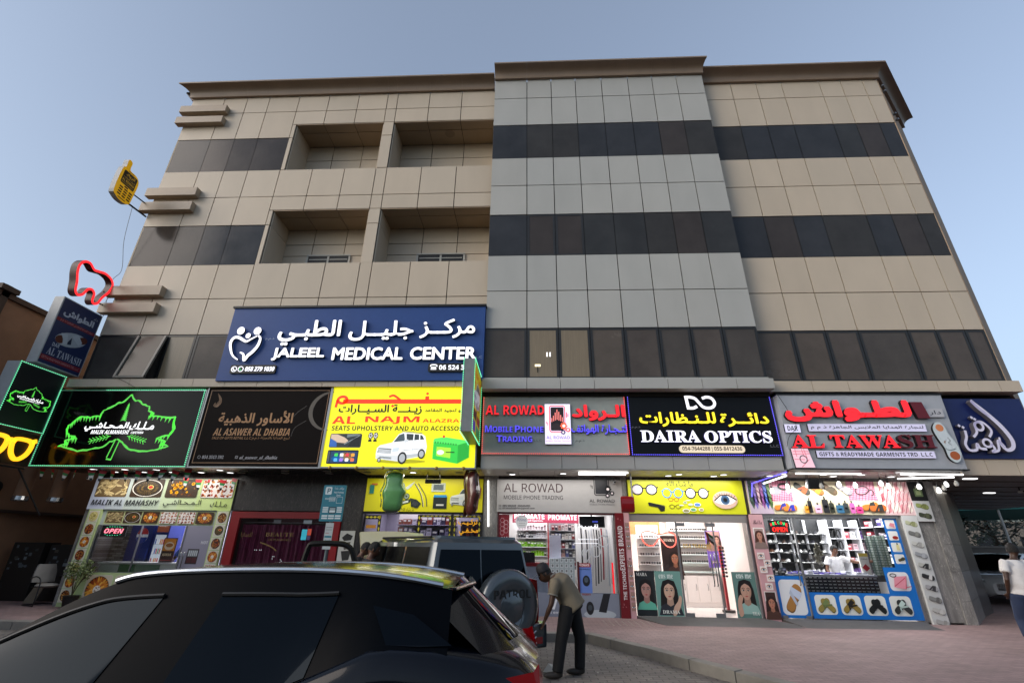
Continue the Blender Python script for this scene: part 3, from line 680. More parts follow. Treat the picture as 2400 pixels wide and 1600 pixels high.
# leaf emblem, drawn in metres on a 4.05 x 1.95 board
def jag(pts, amp, n=3):
    o = []
    for a, b in zip(pts, pts[1:]):
        for k in range(n):
            q = k/n; o.append((a[0]+(b[0]-a[0])*q+rnd.uniform(-amp, amp), a[1]+(b[1]-a[1])*q+rnd.uniform(-amp, amp)))
    return o+[pts[-1]]
def leaf_art(S, e1=.95, e2=1.2):
    g = '#57c94a'
    half = [(2.03, .66), (1.88, .6), (1.72, .47), (1.45, .41), (1.1, .37), (.8, .42), (.52, .5), (.75, .56), (.66, .62), (.93, .7), (.72, .76), (.6, .87), (.6, 1.02), (.72, 1.16), (.86, 1.27), (1.1, 1.24), (1.35, 1.27), (1.4, 1.42), (1.55, 1.5), (1.72, 1.62), (1.86, 1.66), (1.95, 1.76), (2.02, 1.86)]
    left = half; right = [(2.03, .66), (2.2, .6), (2.36, .46), (2.6, .38), (2.95, .37), (3.2, .42), (3.46, .5), (3.24, .54), (3.33, .62), (3.1, .7), (3.38, .78), (3.47, .95), (3.42, 1.1), (3.42, 1.24), (3.05, 1.25), (2.72, 1.28), (2.78, 1.36), (2.64, 1.42), (2.62, 1.54), (2.42, 1.58), (2.3, 1.68), (2.14, 1.7), (2.02, 1.86)]
    st = rnd.getstate(); rnd.seed(3)
    for side in (left, right):
        L = jag(side, .014, 3); S.line(L, [.03+.03*rnd.random() for _ in L], g, e1)
        for k in range(20, 50):
            p = L[k]; S.poly([(p[0]-.03, p[1]), (p[0]+.03, p[1]), (p[0]+(.02 if side is left else -.02), p[1]-.1-.05*rnd.random())], g, e1)
    S.up(); S.line([(2.0, .64), (1.93, .2)], .03, g, e1).line([(2.12, .64), (2.06, .15)], .03, g, e1).line([(1.93, .17), (2.07, .15)], .04, g, e1)
    for k in range(9):
        y = 1.14+k*.05; wd = .075*(1-k/11)
        S.poly([(2.02-wd, y), (2.025, y+.02), (2.035, y+.09)], g, e1).poly([(2.05+wd, y), (2.025, y+.02), (2.035, y+.09)], g, e1)
    for sx in (-1, 1):
        bx = 2.06+sx*.22
        S.line([(bx, .75), (bx+sx*.55, .6)], .018, g, e1)
        for k in range(6): q = bx+sx*(.05+.08*k); yy = .74-.022*k; S.line([(q, yy), (q+sx*.1, yy+.05)], .02, g, e1).line([(q, yy), (q+sx*.05, yy-.09)], .02, g, e1)
    rnd.setstate(st); S.up()
    S.text('مـلـك', 2.25, .91, .67, .22, '#ffffff', e2, '', .03, .12); S.text('المـحـاشـي', 1.04, .87, 1.17, .24, '#ffffff', e2, '', .03, .12); S.text('MALIK ALMAHASHI', 1.27, .8, 1.03, .105, '#ffffff', e2, 'sbi', .015); S.text('CAFETERIA', 2.35, .81, .33, .06, '#ffffff', e2, 'sbi', .02)
gloss_black = M('glossy_black_banner', '#0b0b0c', .1, spec=.16, noise=.06, nscale=1)
t = board('sign_board', 'black cafeteria sign with a bright green leaf outline and green light string border', -12.73, -8.68, 3.39, 5.34, -1.25, gloss_black, .2, edge=alum)
S = Sheet((-12.73, -1.25, 3.39)); leaf_art(S); S.build('leaf_print', t)
leds([(-12.72, -1.29, 3.38), (-8.68, -1.29, 3.38), (-8.7, -1.29, 5.37), (-12.72, -1.29, 5.36)], '#7dffc0', t, 'led_green', closed=True, skip=((2, .68, 1),))
# jewellery / gifts banner
brown = '#b58455'
t = board('sign_board', 'unlit brown black gift shop banner with thin copper border and copper lettering', -8.6, -5.3, 3.39, 5.46, -1.25, M('brown_black_banner', '#181312', .5, noise=.05, spec=.06), .2, edge=alum)
S = Sheet((-8.64, -1.25, 3.39)); S.frame(.1, .08, 3.3, 1.98, .02, '#8d6746')
S.text('الأساور الذهبية', .5, 1.02, 1.96, .4, brown, 0, '', .02); S.text('AL ASAWER AL DHABIA', .45, .77, 2.0, .19, brown, 0, 'sbi', .01); S.text('SALE OF GIFTS RETAIL L.L.C', .45, .68, 1.02, .06, brown, 0, '', 0, .15); S.text('لبيع الهدايا بالتجزئة ذ.م.م', 1.5, .66, .97, .09, brown, 0, '')
S.text('054 3513 592', .33, .19, .55, .08, '#b9b7bb', 0, 'it'); S.text('al_asawer_al_dhabia', 1.3, .17, .96, .1, '#b9b7bb', 0, 'it')
S.line(ellp(.25, .23, .035), .012, '#8f8d90', closed=True); S.frame(1.18, .195, 1.25, .265, .012, '#8f8d90'); S.line(ellp(1.215, .23, .018, n=10), .008, '#8f8d90', closed=True)
for k in range(6): S.line(smooth_line([(.3+.02*k, 1.88-.04*k), (.42-.012*k, 1.75-.02*k), (.44-.02*k, 1.62), (.36, 1.52+.015*k), (.26+.02*k, 1.56+.012*k), (.29, 1.64-.01*k)], 4), .012, '#8d6746')
S.line(ellp(3.42, 1.42, .53, .5, 40, 0, .5*pi, 1.5*pi), [.02+.09*sin(pi*k/39) for k in range(40)], '#5f564c')
S.line(smooth_line([(2.42, 1.2), (2.55, 1.38), (2.76, 1.55)], 6), .012, '#4a4440'); S.line(smooth_line([(2.5, .75), (2.56, .98), (2.82, 1.16)], 6), .012, '#4a4440')
S.build('print', t)

# car upholstery
def little_suv(S, x, y, w, body='#eef0f2', em=None):
    k = w/1.3; p = lambda L: [(x+a*k, y+b*k) for a, b in L]
    S.poly(p([(.05, .1), (.58, .04), (.74, .08), (1.2, .17), (1.26, .24), (1.28, .4), (1.22, .66), (1.14, .71), (.66, .76), (.54, .7), (.4, .5), (.1, .43), (.03, .36), (.02, .2)]), body, em).up()
    S.poly(p([(.58, .05), (.74, .09), (1.2, .18), (1.24, .25), (.76, .2), (.58, .16)]), '#b4b9bd', em).poly(p([(.1, .43), (.4, .5), (.62, .5), (.58, .42), (.1, .38)]), '#dde1e4', em)
    S.poly(p([(.43, .51), (.56, .69), (.68, .73), (.72, .54)]), '#46545a', em).poly(p([(.76, .55), (.74, .72), (.92, .71), (.92, .56)]), '#333b3e', em).poly(p([(.95, .56), (.95, .71), (1.06, .7), (1.07, .57)]), '#333b3e', em).poly(p([(1.1, .57), (1.09, .69), (1.14, .68), (1.2, .58)]), '#333b3e', em)
    S.poly(p([(.05, .25), (.4, .22), (.4, .35), (.07, .37)]), '#7e8589', em).poly(p([(.42, .26), (.58, .29), (.6, .38), (.43, .36)]), '#c7d3da', em).poly(p([(.03, .1), (.58, .05), (.58, .18), (.03, .2)]), '#cfd4d7', em).poly(p([(.12, .12), (.42, .09), (.42, .14), (.12, .16)]), '#6a7074', em).up()
    for q in (.26, .29, .32): S.line(p([(.07, q+.01), (.4, q-.02)]), .012*k, '#e8ebee', em)
    S.line(p([(.64, .3), (1.24, .36)]), .012*k, '#9aa0a4', em).line(p([(.93, .25), (.93, .56)]), .008*k, '#a9aeb2', em).line(p([(.74, .22), (.74, .55)]), .008*k, '#a9aeb2', em).line(p([(.62, .78), (1.14, .735)]), .02*k, '#555a5e', em)
    S.poly(p([(.7, .5), (.8, .52), (.8, .58), (.7, .57)]), '#c9ced2', em)
    for wx, wy, r in ((.69, .12, .15), (1.16, .22, .12), (.12, .07, .06)): S.up(); S.ell(x+wx*k, y+wy*k, r*k*.75, r*k, '#1c1d1f', em); S.up(); S.ell(x+wx*k, y+wy*k, r*.5*k, r*.68*k, '#a9aeb2', em)
ylw = M('lit_yellow_vinyl', '#f7f01c', .4, em=.72, noise=.03, nscale=2)
t = board('sign_board', 'bright yellow lit car upholstery sign with printed white off-roader and green battery', -5.24, -1.43, 3.40, 5.46, -1.25, ylw, .22, edge=alum)
E1 = .8; S = Sheet((-5.24, -1.25, 3.40), em=E1); rd = '#f03c17'
S.rect(.3, 1.6, 3.4, 1.72, rd); S.line(ellp(.28, 1.7, .12, .09, 18), .075, rd, closed=True).line([(.15, 1.7), (.13, 1.5)], .07, rd); S.line(smooth_line([(1.5, 1.78), (1.62, 1.82), (1.8, 1.7)], 5), .06, rd); S.rect(2.45, 1.7, 2.55, 1.8, rd)
for dx, dy in ((2.5, 1.87), (1.62, 1.54)): S.poly([(dx, dy-.04), (dx+.05, dy), (dx, dy+.04), (dx-.05, dy)], rd)
S.up(); S.text('زيـنـــة السـيــارات', .22, 1.31, 2.17, .27, '#141310', style='', bold=.03); S.text('و تنجيد المقاعد', 2.47, 1.36, .92, .12, '#141310', style='', bold=.03)
S.text('AL', .1, 1.07, .6, .2, rd, bold=.03); S.text('NAJM', .95, 1.07, 1.4, .2, rd, bold=.03); S.text('ALAZRAQ', 2.43, 1.09, 1.12, .115, rd, bold=.03); S.text('SEATS UPHOLSTERY AND AUTO ACCESSORIES', .12, .9, 3.6, .12, '#141310', bold=.01)
S.rr(.12, .47, .93, .82, .04, '#2a3134').rr(.12, .07, .9, .41, .03, '#101418').up()
S.poly([(.14, .7), (.3, .6), (.52, .58), (.6, .64), (.5, .72), (.3, .8), (.14, .8)], '#c9b09a').poly([(.13, .49), (.32, .49), (.3, .62), (.13, .7)], '#2f5fa8').poly([(.6, .5), (.9, .5), (.9, .76), (.72, .7)], '#11161a').line([(.5, .55), (.88, .78)], .015, '#8d979d').poly([(.55, .72), (.9, .79), (.8, .81), (.55, .8)], '#6d787c')
S.rect(.2, .1, .88, .38, '#16395e').ell(.6, .26, .17, .1, '#e8a54a').ell(.4, .2, .16, .08, '#2e7fc0').up()
for k in range(8): S.rr(.3+.14*(k % 4), .25-.12*(k//4), .39+.14*(k % 4), .33-.12*(k//4), .02, ['#3fca58', '#e9e9ee', '#d43c4a', '#e6a13c', '#59aef0', '#9a74e0', '#f0f0f0', '#e8754a'][k])
S.rect(.14, .1, .18, .38, '#4a525a')
for cx in (1.15, 1.28):
    S.up().ell(cx, .77, .06, .085, '#1b1b1b').up()
    for k in range(5): S.ell(cx+.032*cos(k*1.257), .77+.045*sin(k*1.257), .016, .022, '#d9d9d9')
    S.poly([(cx-.04, .68), (cx+.03, .68), (cx+.04, .62), (cx-.05, .62)], '#1b1b1b')
S.ell(1.98, .14, .62, .05, '#a9a416'); S.up(); little_suv(S, 1.32, .1, 1.3)
S.poly([(2.76, .2), (3.38, .09), (3.66, .24), (3.66, .62), (3.38, .66), (2.76, .68)], '#35c548').up().poly([(3.38, .09), (3.66, .24), (3.66, .62), (3.38, .54)], '#27a33a').poly([(2.75, .6), (3.4, .55), (3.68, .64), (3.02, .74), (2.78, .7)], '#56dd62').poly([(2.85, .28), (3.2, .22), (3.2, .47), (2.85, .5)], '#a9e83f').up()
S.ell(2.95, .36, .09, .06, '#e9efe4').rect(3.08, .35, 3.3, .375, '#1d3f1f').rect(2.98, .72, 3.04, .78, '#d6452e')
for k in range(9): S.rect(2.79+.065*k, .585-.007*k, 2.825+.065*k, .625-.007*k, '#2f8f3c')
S.build('print', t)
cl = MB()
for k in range(6): cl.lathe([(.045, 0), (.04, .02), (0, .03)], (-4.95+.6*k, -1.26, 5.49), (0, -1, 0), 10); cl.lathe([(.045, 0), (.04, .02), (0, .03)], (-5.0+.66*k, -1.26, 3.38), (0, -1, 0), 10)
cl.build('clamp', [M('clamp_bronze', '#9a8140', .4, .5)], t)

# phone shop sign on the grey bay
greyp = M('sign_grey', '#b2b8b1', .42, noise=.05)
t = board('sign_board', 'grey phone shop sign with raised red and violet letters and red light string border', -1.29, 2.33, 3.72, 5.24, -1.19, greyp, .06)
Z = Raised((-1.29, -1.19, 3.72)); Z.text('AL ROWAD', .08, .99, 1.49, .25, .01, .07, 'sb', .005); Z.text('الـرواد', 2.26, .84, 1.33, .42, .01, .07, '', .045); Z.build('lettering', [R_LIT, blackret], t)
Z = Raised((-1.29, -1.19, 3.72)); Z.text('M', .08, .55, .17, .17, .01, .06, 'sb').text('OBILE', .27, .55, .5, .145, .01, .06, 'sb').text('P', .83, .55, .13, .17, .01, .06, 'sb').text('HONE', .98, .55, .56, .145, .01, .06, 'sb').text('T', .37, .31, .15, .16, .01, .06, 'sb').text('RADING', .53, .31, .73, .14, .01, .06, 'sb'); Z.text('لتـجـارة الهواتف', 2.23, .5, 1.37, .25, .01, .06, '', .018); Z.build('lettering', [B_LIT, blackret], t)
S = Sheet((-1.29, -1.19, 3.72)); S.text('L.L.C', 1.3, .33, .2, .06, '#3a3c3a', style=''); S.text('ذ.م.م', 2.33, .31, .22, .08, '#3a3c3a', style=''); S.build('small_lettering', t)
Z = Raised((-1.29, -1.19, 3.72)); Z.poly([(1.58, .26), (2.22, .26), (2.22, 1.27), (1.58, 1.27)], 0, .06); lb = Z.build('light_box', [lit('lit_lilac', '#f0e6ff', .95), alum], t)
def phone_art(S, em=None, c1='#e0595f', c2='#1c1416', full=True):
    S.line(rrect(.12, .3, .5, .96, .05), .025, c1, em, closed=True).rr(.145, .33, .475, .93, .03, c2, em).up()
    if full:
        S.ell(.29, .42, .12, .09, '#2a2022', em)
        for k in range(7): h = [.1, .14, .2, .26, .22, .16, .12][k]; S.rect(.16+.045*k, .55+.02*min(k, 6-k)+.0, .185+.045*k, .55+.02*min(k, 6-k)+h, '#f0817a', em)
    for x, y, r, c in ((.47, .45, .075, '#ee7050'), (.57, .35, .05, '#e06060'), (.45, .29, .05, '#3a2a66')):
        S.up()
        for k in range(8): a = k*pi/4; S.poly([(x+r*1.25*cos(a-.16), y+r*1.25*sin(a-.16)), (x+r*1.25*cos(a+.16), y+r*1.25*sin(a+.16)), (x+r*.6*cos(a+.3), y+r*.6*sin(a+.3)), (x+r*.6*cos(a-.3), y+r*.6*sin(a-.3))], c if full else c2, em)
        S.ell(x, y, r, r, c if full else c2, em); S.up(); S.ell(x, y, r*.5, r*.5, '#fff4f4', em, n=12)
    S.rect(.53, .66, .555, .8, c1, em).rect(.57, .68, .59, .76, c1, em).rect(.03, .5, .045, .56, c1, em).rect(.06, .46, .075, .54, c1, em)
S = Sheet((.29, -1.252, 3.98), em=.9); phone_art(S, c1='#e05a62'); S.text('AL ROWAD', .03, .12, .58, .08, '#8d7ff0'); S.text('MOBILE PHONE TRADING', .02, .05, .6, .045, '#b79ad8'); S.build('print', lb)
leds([(-1.27, -1.22, 3.75), (2.33, -1.22, 3.75), (2.31, -1.22, 5.22), (-1.27, -1.22, 5.22)], '#ff5a52', t, 'led_red', em=1.8, closed=True, skip=((2, .2, .42),))

# optics sign
t = board('sign_board', 'black glasses shop sign with yellow Arabic lettering and violet light string border', 2.37, 5.97, 3.72, 5.24, -1.19, M('sign_black', '#0b0c10', .35, noise=.05, spec=.25), .06)
Z = Raised((2.35, -1.19, 3.72)); Z.text('دائــرة', 2.26, .7, 1.18, .36, .01, .06, '', .03).text('للـنـظارات', .29, .7, 1.87, .37, .01, .06, '', .03); Z.build('lettering', [Y_LIT, M('amber_return', '#7a4a08', .5, em=.25)], t)
Z = Raised((2.35, -1.19, 3.72)); Z.text('DAIRA', .28, .32, 1.44, .29, .01, .06, 'serif', .018).text('OPTICS', 1.82, .31, 1.61, .29, .01, .06, 'serif', .018); Z.build('lettering', [W_LIT, M('lilac_return', '#6a66a8', .5, em=.3)], t)
Z = Raised((2.35, -1.19, 3.72)); Z.line([(1.5, 1.49), (1.535, 1.14)], .075, .01, .058).line([(1.5, 1.455), (1.62, 1.455)], .07, .01, .0605).line(smooth_line([(1.6, 1.455), (1.72, 1.42), (1.81, 1.31), (1.9, 1.2), (2.03, 1.17), (2.15, 1.21), (2.195, 1.31), (2.14, 1.42), (2.02, 1.455), (1.9, 1.42)], 6), .07, .01, .06).line(smooth_line([(1.53, 1.172), (1.65, 1.172), (1.75, 1.215)], 6), .07, .01, .059); Z.build('emblem', [W_LIT, blackret], t)
Z = Raised((2.35, -1.19, 3.72)); Z.poly(rrect(1.18, .07, 2.75, .25, .088), 0, .03); pl = Z.build('number_plate', [lit('lit_cream', '#e9d8bd', .55), alum], t)
S = Sheet((2.35, -1.22, 3.72), em=.3); S.text('054-7644288 | 055-8412436', 1.26, .1, 1.42, .12, '#3a2414'); S.build('number_print', pl)
S = Sheet((2.35, -1.19, 3.72)); S.text('L.L.C', 3.38, .22, .2, .06, '#8c8c92', style=''); S.text('ذ.م.م', .09, .66, .21, .07, '#8c8c92', style=''); S.build('small_lettering', t)
leds([(2.4, -1.22, 3.74), (5.96, -1.22, 3.74), (5.93, -1.22, 5.22), (2.4, -1.22, 5.23)], '#6a60ff', t, 'led_violet', em=2.0, closed=True)

# sandal shop sign
t = board('sign_board', 'grey sandal shop sign with big red raised letters, the last two unlit', 6.05, 9.98, 3.42, 5.2, -1.35, M('sign_pale_grey', '#a9adb3', .4, noise=.05, em=.04), .35)
RDK = M('unlit_red', '#6a1a26', .45)
Z = Raised((6.05, -1.35, 3.42)); Z.text('لطـواش', .05, 1.08, 2.98, .54, .01, .1, '', .07); Z.build('lettering', [R_LIT, blackret], t)
Z = Raised((6.05, -1.35, 3.42)); Z.poly([(3.14, 1.17), (3.42, 1.17), (3.34, 1.57), (3.06, 1.57)], .01, .1); Z.build('lettering', [RDK, blackret], t)
Z = Raised((6.05, -1.35, 3.42)); Z.text('AL', .06, .46, .76, .31, .01, .08, 'serif', .02).text('TAWA', .97, .46, 1.56, .31, .01, .09, 'serif', .02); Z.build('lettering', [R_LIT, blackret], t)
Z = Raised((6.05, -1.35, 3.42)); Z.text('SH', 2.52, .46, .84, .32, .01, .09, 'serif', .02); Z.build('lettering', [RDK, blackret], t)
def plate(x0, y0, x1, y1, txt, ar=False, em=.7, tx=None, lit2=None):
    Z = Raised((6.05, -1.35, 3.42)); Z.poly([(x0, y0), (x1, y0), (x1, y1), (x0, y1)], 0, .05); p = Z.build('name_plate', [lit('plate_%d' % int(em*100), '#cfcbe6' if em > .3 else '#b4b4b8', em), blackret], t)
    S = Sheet((6.05, -1.40, 3.42), em=.1); h = y1-y0; S.text(txt, x0+.06 if tx is None else tx, y0+h*.22, x1-x0-.12 if tx is None else x1-tx-.08, h*.58, '#15152a', style='' if ar else 'sb', bold=.015 if ar else 0); S.build('print', p)
plate(.0, .83, .36, 1.03, 'DAR', em=.7); plate(3.42, 1.21, 3.8, 1.42, 'دار', True, .1); plate(.55, .86, 3.28, 1.04, 'لتجارة الهدايا الملابس الجاهزة ذ م م', True, .4); plate(.6, .24, 3.28, .4, 'GIFTS & READYMADE GARMENTS TRD. L.L.C', em=.4)
Z = Raised((6.05, -1.35, 3.42)); Z.poly([(.06, .01), (.5, .01), (.42, .45), (.03, .45)], 0, .05); p = Z.build('name_plate', [lit('plate_pink', '#eec3cf', .6), blackret], t)
S = Sheet((6.05, -1.4, 3.42), em=.5)
for a, b in (((.05, .32), (.44, .33)), ((.06, .38), (.42, .38)), ((.12, .44), (.13, .26)), ((.32, .44), (.36, .22)), ((.27, .44), (.3, .25)), ((.06, .2), (.3, .19)), ((.2, .02), (.4, .2))): S.line([a, b], .014, '#d8677c')
S.up(); S.line(ellp(.27, .2, .08, .085, 20), .02, '#1b1b22', closed=True); S.build('print', p)
Z = Raised((6.05, -1.35, 3.42)); so = smooth_line([(3.5, 1.06), (3.62, 1.08), (3.7, .98), (3.74, .8), (3.84, .56), (3.86, .34), (3.78, .18), (3.66, .15), (3.56, .26), (3.54, .48), (3.46, .7), (3.42, .92)], 5, True); Z.poly(so, 0, .06); p = Z.build('sandal_plate', [lit('plate_sandal', '#b9c4c6', .22), blackret], t)
S = Sheet((6.05, -1.41, 3.42), em=.15); S.ell(3.58, .95, .09, .085, '#cf7f50').ell(3.71, .3, .11, .1, '#a4552c').up().poly([(3.5, .82), (3.7, .88), (3.8, .55), (3.78, .44), (3.62, .37), (3.57, .48)], '#c3ccd0').poly([(3.56, .62), (3.62, .66), (3.58, .56)], '#c08a64').line(smooth_line([(3.68, .72), (3.72, .64), (3.66, .6), (3.72, .54)], 4), .015, '#3d4448').line(smooth_line([(3.55, .47), (3.64, .42), (3.78, .46)], 4), .02, '#8b969a'); S.build('print', p)
MB().box(6.03, 10.0, -1.38, -1.0, 5.2, 5.23).box(6.03, 10.0, -1.38, -1.0, 3.39, 3.42).build('edge_frame', [blackret], t)
# blue sign with silver calligraphy at the corner
t = board('sign_board', 'navy blue sign with silver drop shaped calligraphy at the building corner', 10.03, 11.95, 3.69, 5.15, -1.19, M('sign_navy', '#15245c', .4, noise=.05), .06)
Z = Raised((10.0, -1.19, 3.67)); SV = lit('silver_face', '#c9c6da', .22)
Z.line(smooth_line([(.95, .98), (.78, 1.18), (.66, 1.38), (.72, 1.3), (.9, 1.08), (1.12, .76), (1.24, .45), (1.2, .26), (1.05, .2), (.96, .34), (.98, .5)], 6), [.02]+[.04+.06*sin(pi*k/60) for k in range(1, 60)]+[.02], .02, .14)
Z.line(smooth_line([(.26, .66), (.24, .5), (.16, .34), (.2, .2), (.36, .2), (.42, .34), (.46, .24), (.6, .22)], 6), .06, .02, .14)
Z.line(ellp(.66, .36, .09, .09, 16), .055, .02, .14, closed=True).line(smooth_line([(.74, .34), (.78, .22), (.7, .16), (.86, .2), (.92, .42), (1.02, .26)], 5), .055, .02, .14).line(ellp(.62, .76, .09, .1, 16), .055, .02, .14, closed=True).line(smooth_line([(.4, .5), (.52, .62), (.54, .82), (.72, .86), (.86, .66), (.76, .5)], 5), .055, .02, .14)
for a, b in ((.2, .78), (.28, .74), (.56, .98), (.62, .94)): Z.poly([(a, b-.04), (a+.04, b), (a, b+.04), (a-.04, b)], .02, .1)
Z.build('calligraphy', [SV, M('silver_return', '#77747c', .3, .5)], t)

# ------------------------------------------------------------------ boxes and shapes that stick out from the wall
def side_box(label, x, y0, y1, z0, z1, th, mat, group=None):
    t = thing('projecting_sign', label, 'sign', (x-th/2, y1, z0), group)
    MB().box(x-th, x, y0, y1, z0, z1).build('box', [mat], t, bevel=.008)
    MB().box(x-th-.0, x-th+.04, y1, YU, z0+.2, z0+.26).box(x-th, x-th+.04, y1, YU, z1-.26, z1-.2).build('bracket', [M('bracket_dark', '#2a2a2b', .5, .5)], t)
    return t, Sheet((x, y0, z0), (0, 1, 0), (0, 0, 1), (1, 0, 0))
palebox = M('box_pale_grey', '#a4a8aa', .4, noise=.06)
t, S = side_box('tall navy box sign with a white sandal at the left corner', -12.6, -2.28, -1.06, 5.8, 7.69, .28, palebox)
S.rect(.03, .03, 1.19, 1.86, '#1d2c54').up().rect(.03, .12, 1.19, .25, '#7d1a26').rect(.03, 1.22, 1.19, 1.31, '#7d1a26').up()
S.text('الطواش', .14, 1.38, .92, .24, '#b9c0cc', style='', bold=.05).text('دار', .98, 1.64, .14, .1, '#b9c0cc', style='').text('DAR', .2, .53, .2, .1, '#b9c0cc', style='sb').text('AL TAWASH', .14, .29, .98, .2, '#b9c0cc', style='serif').text('GIFTS & READYMADE GARMENTS TRD. L.L.C', .07, .16, 1.06, .06, '#c9a0a6', style='sans').text('تجارة الهدايا الملابس الجاهزة ذ م م', .14, 1.23, .98, .07, '#c9a0a6', style='')
S.ell(.62, .86, .44, .2, '#a9b3bb', rot=.28).up().ell(.33, .77, .13, .11, '#5a2c20', rot=.3).ell(.93, .97, .14, .1, '#5a2c20', rot=.3).poly([(.52, .7), (.66, .74), (.62, .94), (.56, .8)], '#14203c').up().poly([(.3, .94), (.48, .98), (.56, .72), (.44, .66), (.4, .8)], '#b9c3ca').poly([(.6, .98), (.76, 1.08), (.94, .9), (.86, .8), (.7, .9)], '#b9c3ca'); S.build('print', t)
t, S = side_box('black box sign with a small green leaf outline and light string', -12.6, -2.62, -1.4, 4.15, 5.7, .34, palebox)
S.rect(.02, .02, 1.2, 1.53, '#0d1015').build('print_ground', t)
q = Sheet((-12.596, -2.62+.61-.35*2.03, 4.15+.78-.36*1.1), (0, .35, 0), (0, 0, .36), (1, 0, 0)); leaf_art(q, 1.0, 1.2); q.build('leaf_print', t)
leds([(-12.57, -2.61, 4.16), (-12.57, -1.41, 4.16), (-12.57, -1.41, 5.69), (-12.57, -2.61, 5.69)], '#7dffc0', t, 'led_green', closed=True)
t, S = side_box('thin steel edged box sign with a green light string over the yellow sign', -1.35, -2.75, -1.25, 3.95, 5.66, .24, M('box_steel', '#7d8184', .45, noise=.1))
S.em = .25; S.rect(.03, .03, 1.47, 1.68, '#d9c416').up(); S.text('نجم الأزرق', .15, 1.35, 1.2, .2, '#c93a1a', style='', bold=.03).text('AL NAJM', .15, 1.12, 1.15, .15, '#c93a1a', bold=.02); little_suv(S, .12, .62, 1.2, em=.2); S.up().rect(.1, .38, .7, .58, '#2d2f36').rect(.8, .36, 1.4, .56, '#8f2a22').rect(.1, .08, .5, .32, '#5a3bb0').poly([(.7, .06), (1.42, .06), (1.42, .3), (.7, .3)], '#2f9a45'); S.build('print', t)
for xx in (-1.335, -1.6): leds([(xx, -2.76, 3.94), (xx, -1.26, 3.94), (xx, -1.26, 5.67), (xx, -2.76, 5.67)], '#7dffc0', t, 'led_green', closed=True)
# neon style glasses
t = thing('projecting_sign', 'glowing orange spectacles sign below the small leaf box', 'sign', (-12.6, -1.4, 3.3))
m = MB().box(-12.68, -12.62, -2.75, -1.42, 3.33, 4.1); m.build('backing', [M('backing_dark_red', '#26100a', .5)], t)
Z = Raised((-12.62, -2.75, 3.33), (0, 1, 0), (0, 0, 1), (1, 0, 0))
for cx in (.38, .98): Z.line(smooth_line([(cx-.22, .55), (cx, .6), (cx+.22, .55), (cx+.2, .3), (cx+.06, .14), (cx-.08, .14), (cx-.2, .3)], 5, True), .09, 0, .05, 0, 0, True)
Z.line([(.56, .52), (.68, .56), (.8, .52)], .07, 0, .05, 0, 0).line([(1.18, .57), (1.28, .62)], .1, 0, .05, 0, 0).line([(.18, .57), (.06, .62)], .1, 0, .05, 0, 0)
Z.build('glowing_frame', [M('neon_orange', '#ffb21c', .4, em=1.6, emcol='#ffb820', sample=True)], t)
m = MB(); m.tube([(-12.7, -2.8, 3.28), (-12.7, -1.4, 3.28)], .02); m.tube([(-12.9, -1.35, 3.3), (-12.95, -.3, 2.25)], .02); m.build('bracket', [M('bracket_dark', '#2a2a2b', .5, .5)], t)
# yellow phone
t = thing('projecting_sign', 'yellow old mobile phone shaped sign on two arms high on the left corner', 'sign', (-12.6, -1.6, 11.2))
Z = Raised((-12.75, -2.3, 11.2), (0, 1, 0), (0, 0, 1), (1, 0, 0))
out = [(.12, .06), (.3, 0), (.52, .02), (.64, .12), (.66, .4), (.68, .8), (.64, 1.0), (.5, 1.1), (.26, 1.12), (.24, 1.38), (.1, 1.4), (.1, 1.12), (.02, 1.0), (.02, .2)]
Z.poly(smooth_line(out, 3, True), 0, .16); Z.build('body', [M('phone_yellow', '#e0a812', .4, em=.35), palebox], t)
S = Sheet((-12.59, -2.3, 11.2), (0, 1, 0), (0, 0, 1), (1, 0, 0), .12); S.rr(.1, .55, .6, 1.02, .04, '#1d150c').up(); S.text('الرواد', .2, .86, .32, .12, '#e0b030', style='', bold=.02).text('لتجارة الهواتف', .14, .76, .42, .08, '#e0b030', style='').text('AL ROWAD', .13, .66, .44, .08, '#e0b030').text('MOBILE PHONE TRADING', .13, .59, .44, .04, '#e0b030', style='sans')
for k in range(12): S.rr(.14+.17*(k % 3), .4-.085*(k//3), .27+.17*(k % 3), .45-.085*(k//3), .02, '#1d150c')
S.rr(.28, .48, .42, .53, .02, '#1d150c').rr(.2, .06, .48, .09, .01, '#1d150c').rr(.22, 1.05, .44, 1.07, .008, '#1d150c'); S.build('keypad_print', t)
MB().tube([(-12.66, -1.66, 11.75), (-12.58, YU, 11.75)], .02).tube([(-12.66, -1.75, 11.35), (-12.58, YU, 11.35)], .028).build('bracket', [M('bracket_dark', '#2a2a2b', .5, .5)], t)
# red tooth
t = thing('projecting_sign', 'glowing red tooth outline sign on the left corner ledges', 'sign', (-12.6, -1.5, 7.85))
too = smooth_line([(.12, .98), (.28, 1.02), (.45, .92), (.6, .95), (.8, 1.0), (1.02, .95), (1.14, .8), (1.1, .55), (.98, .3), (.92, .1), (.82, .02), (.74, .08), (.72, .28), (.62, .36), (.5, .3), (.42, .1), (.3, .02), (.2, .1), (.14, .35), (.05, .6), (.03, .82)], 5, True)
Z = Raised((-12.74, -2.34, 7.85), (0, 1, 0), (0, 0, 1), (1, 0, 0)); Z.line(too, .07, 0, .2, 0, 1, True); Z.build('glowing_outline', [M('neon_red', '#ff2a30', .4, em=1.3, sample=True), M('tooth_return', '#3a060a', .5, em=.06)], t)
MB().tube([(-12.66, -1.3, 8.4), (-12.58, YU, 8.4)], .02).tube([(-12.66, -1.45, 8.0), (-12.58, YU, 8.0)], .02).build('bracket', [M('bracket_dark', '#2a2a2b', .5, .5)], t)
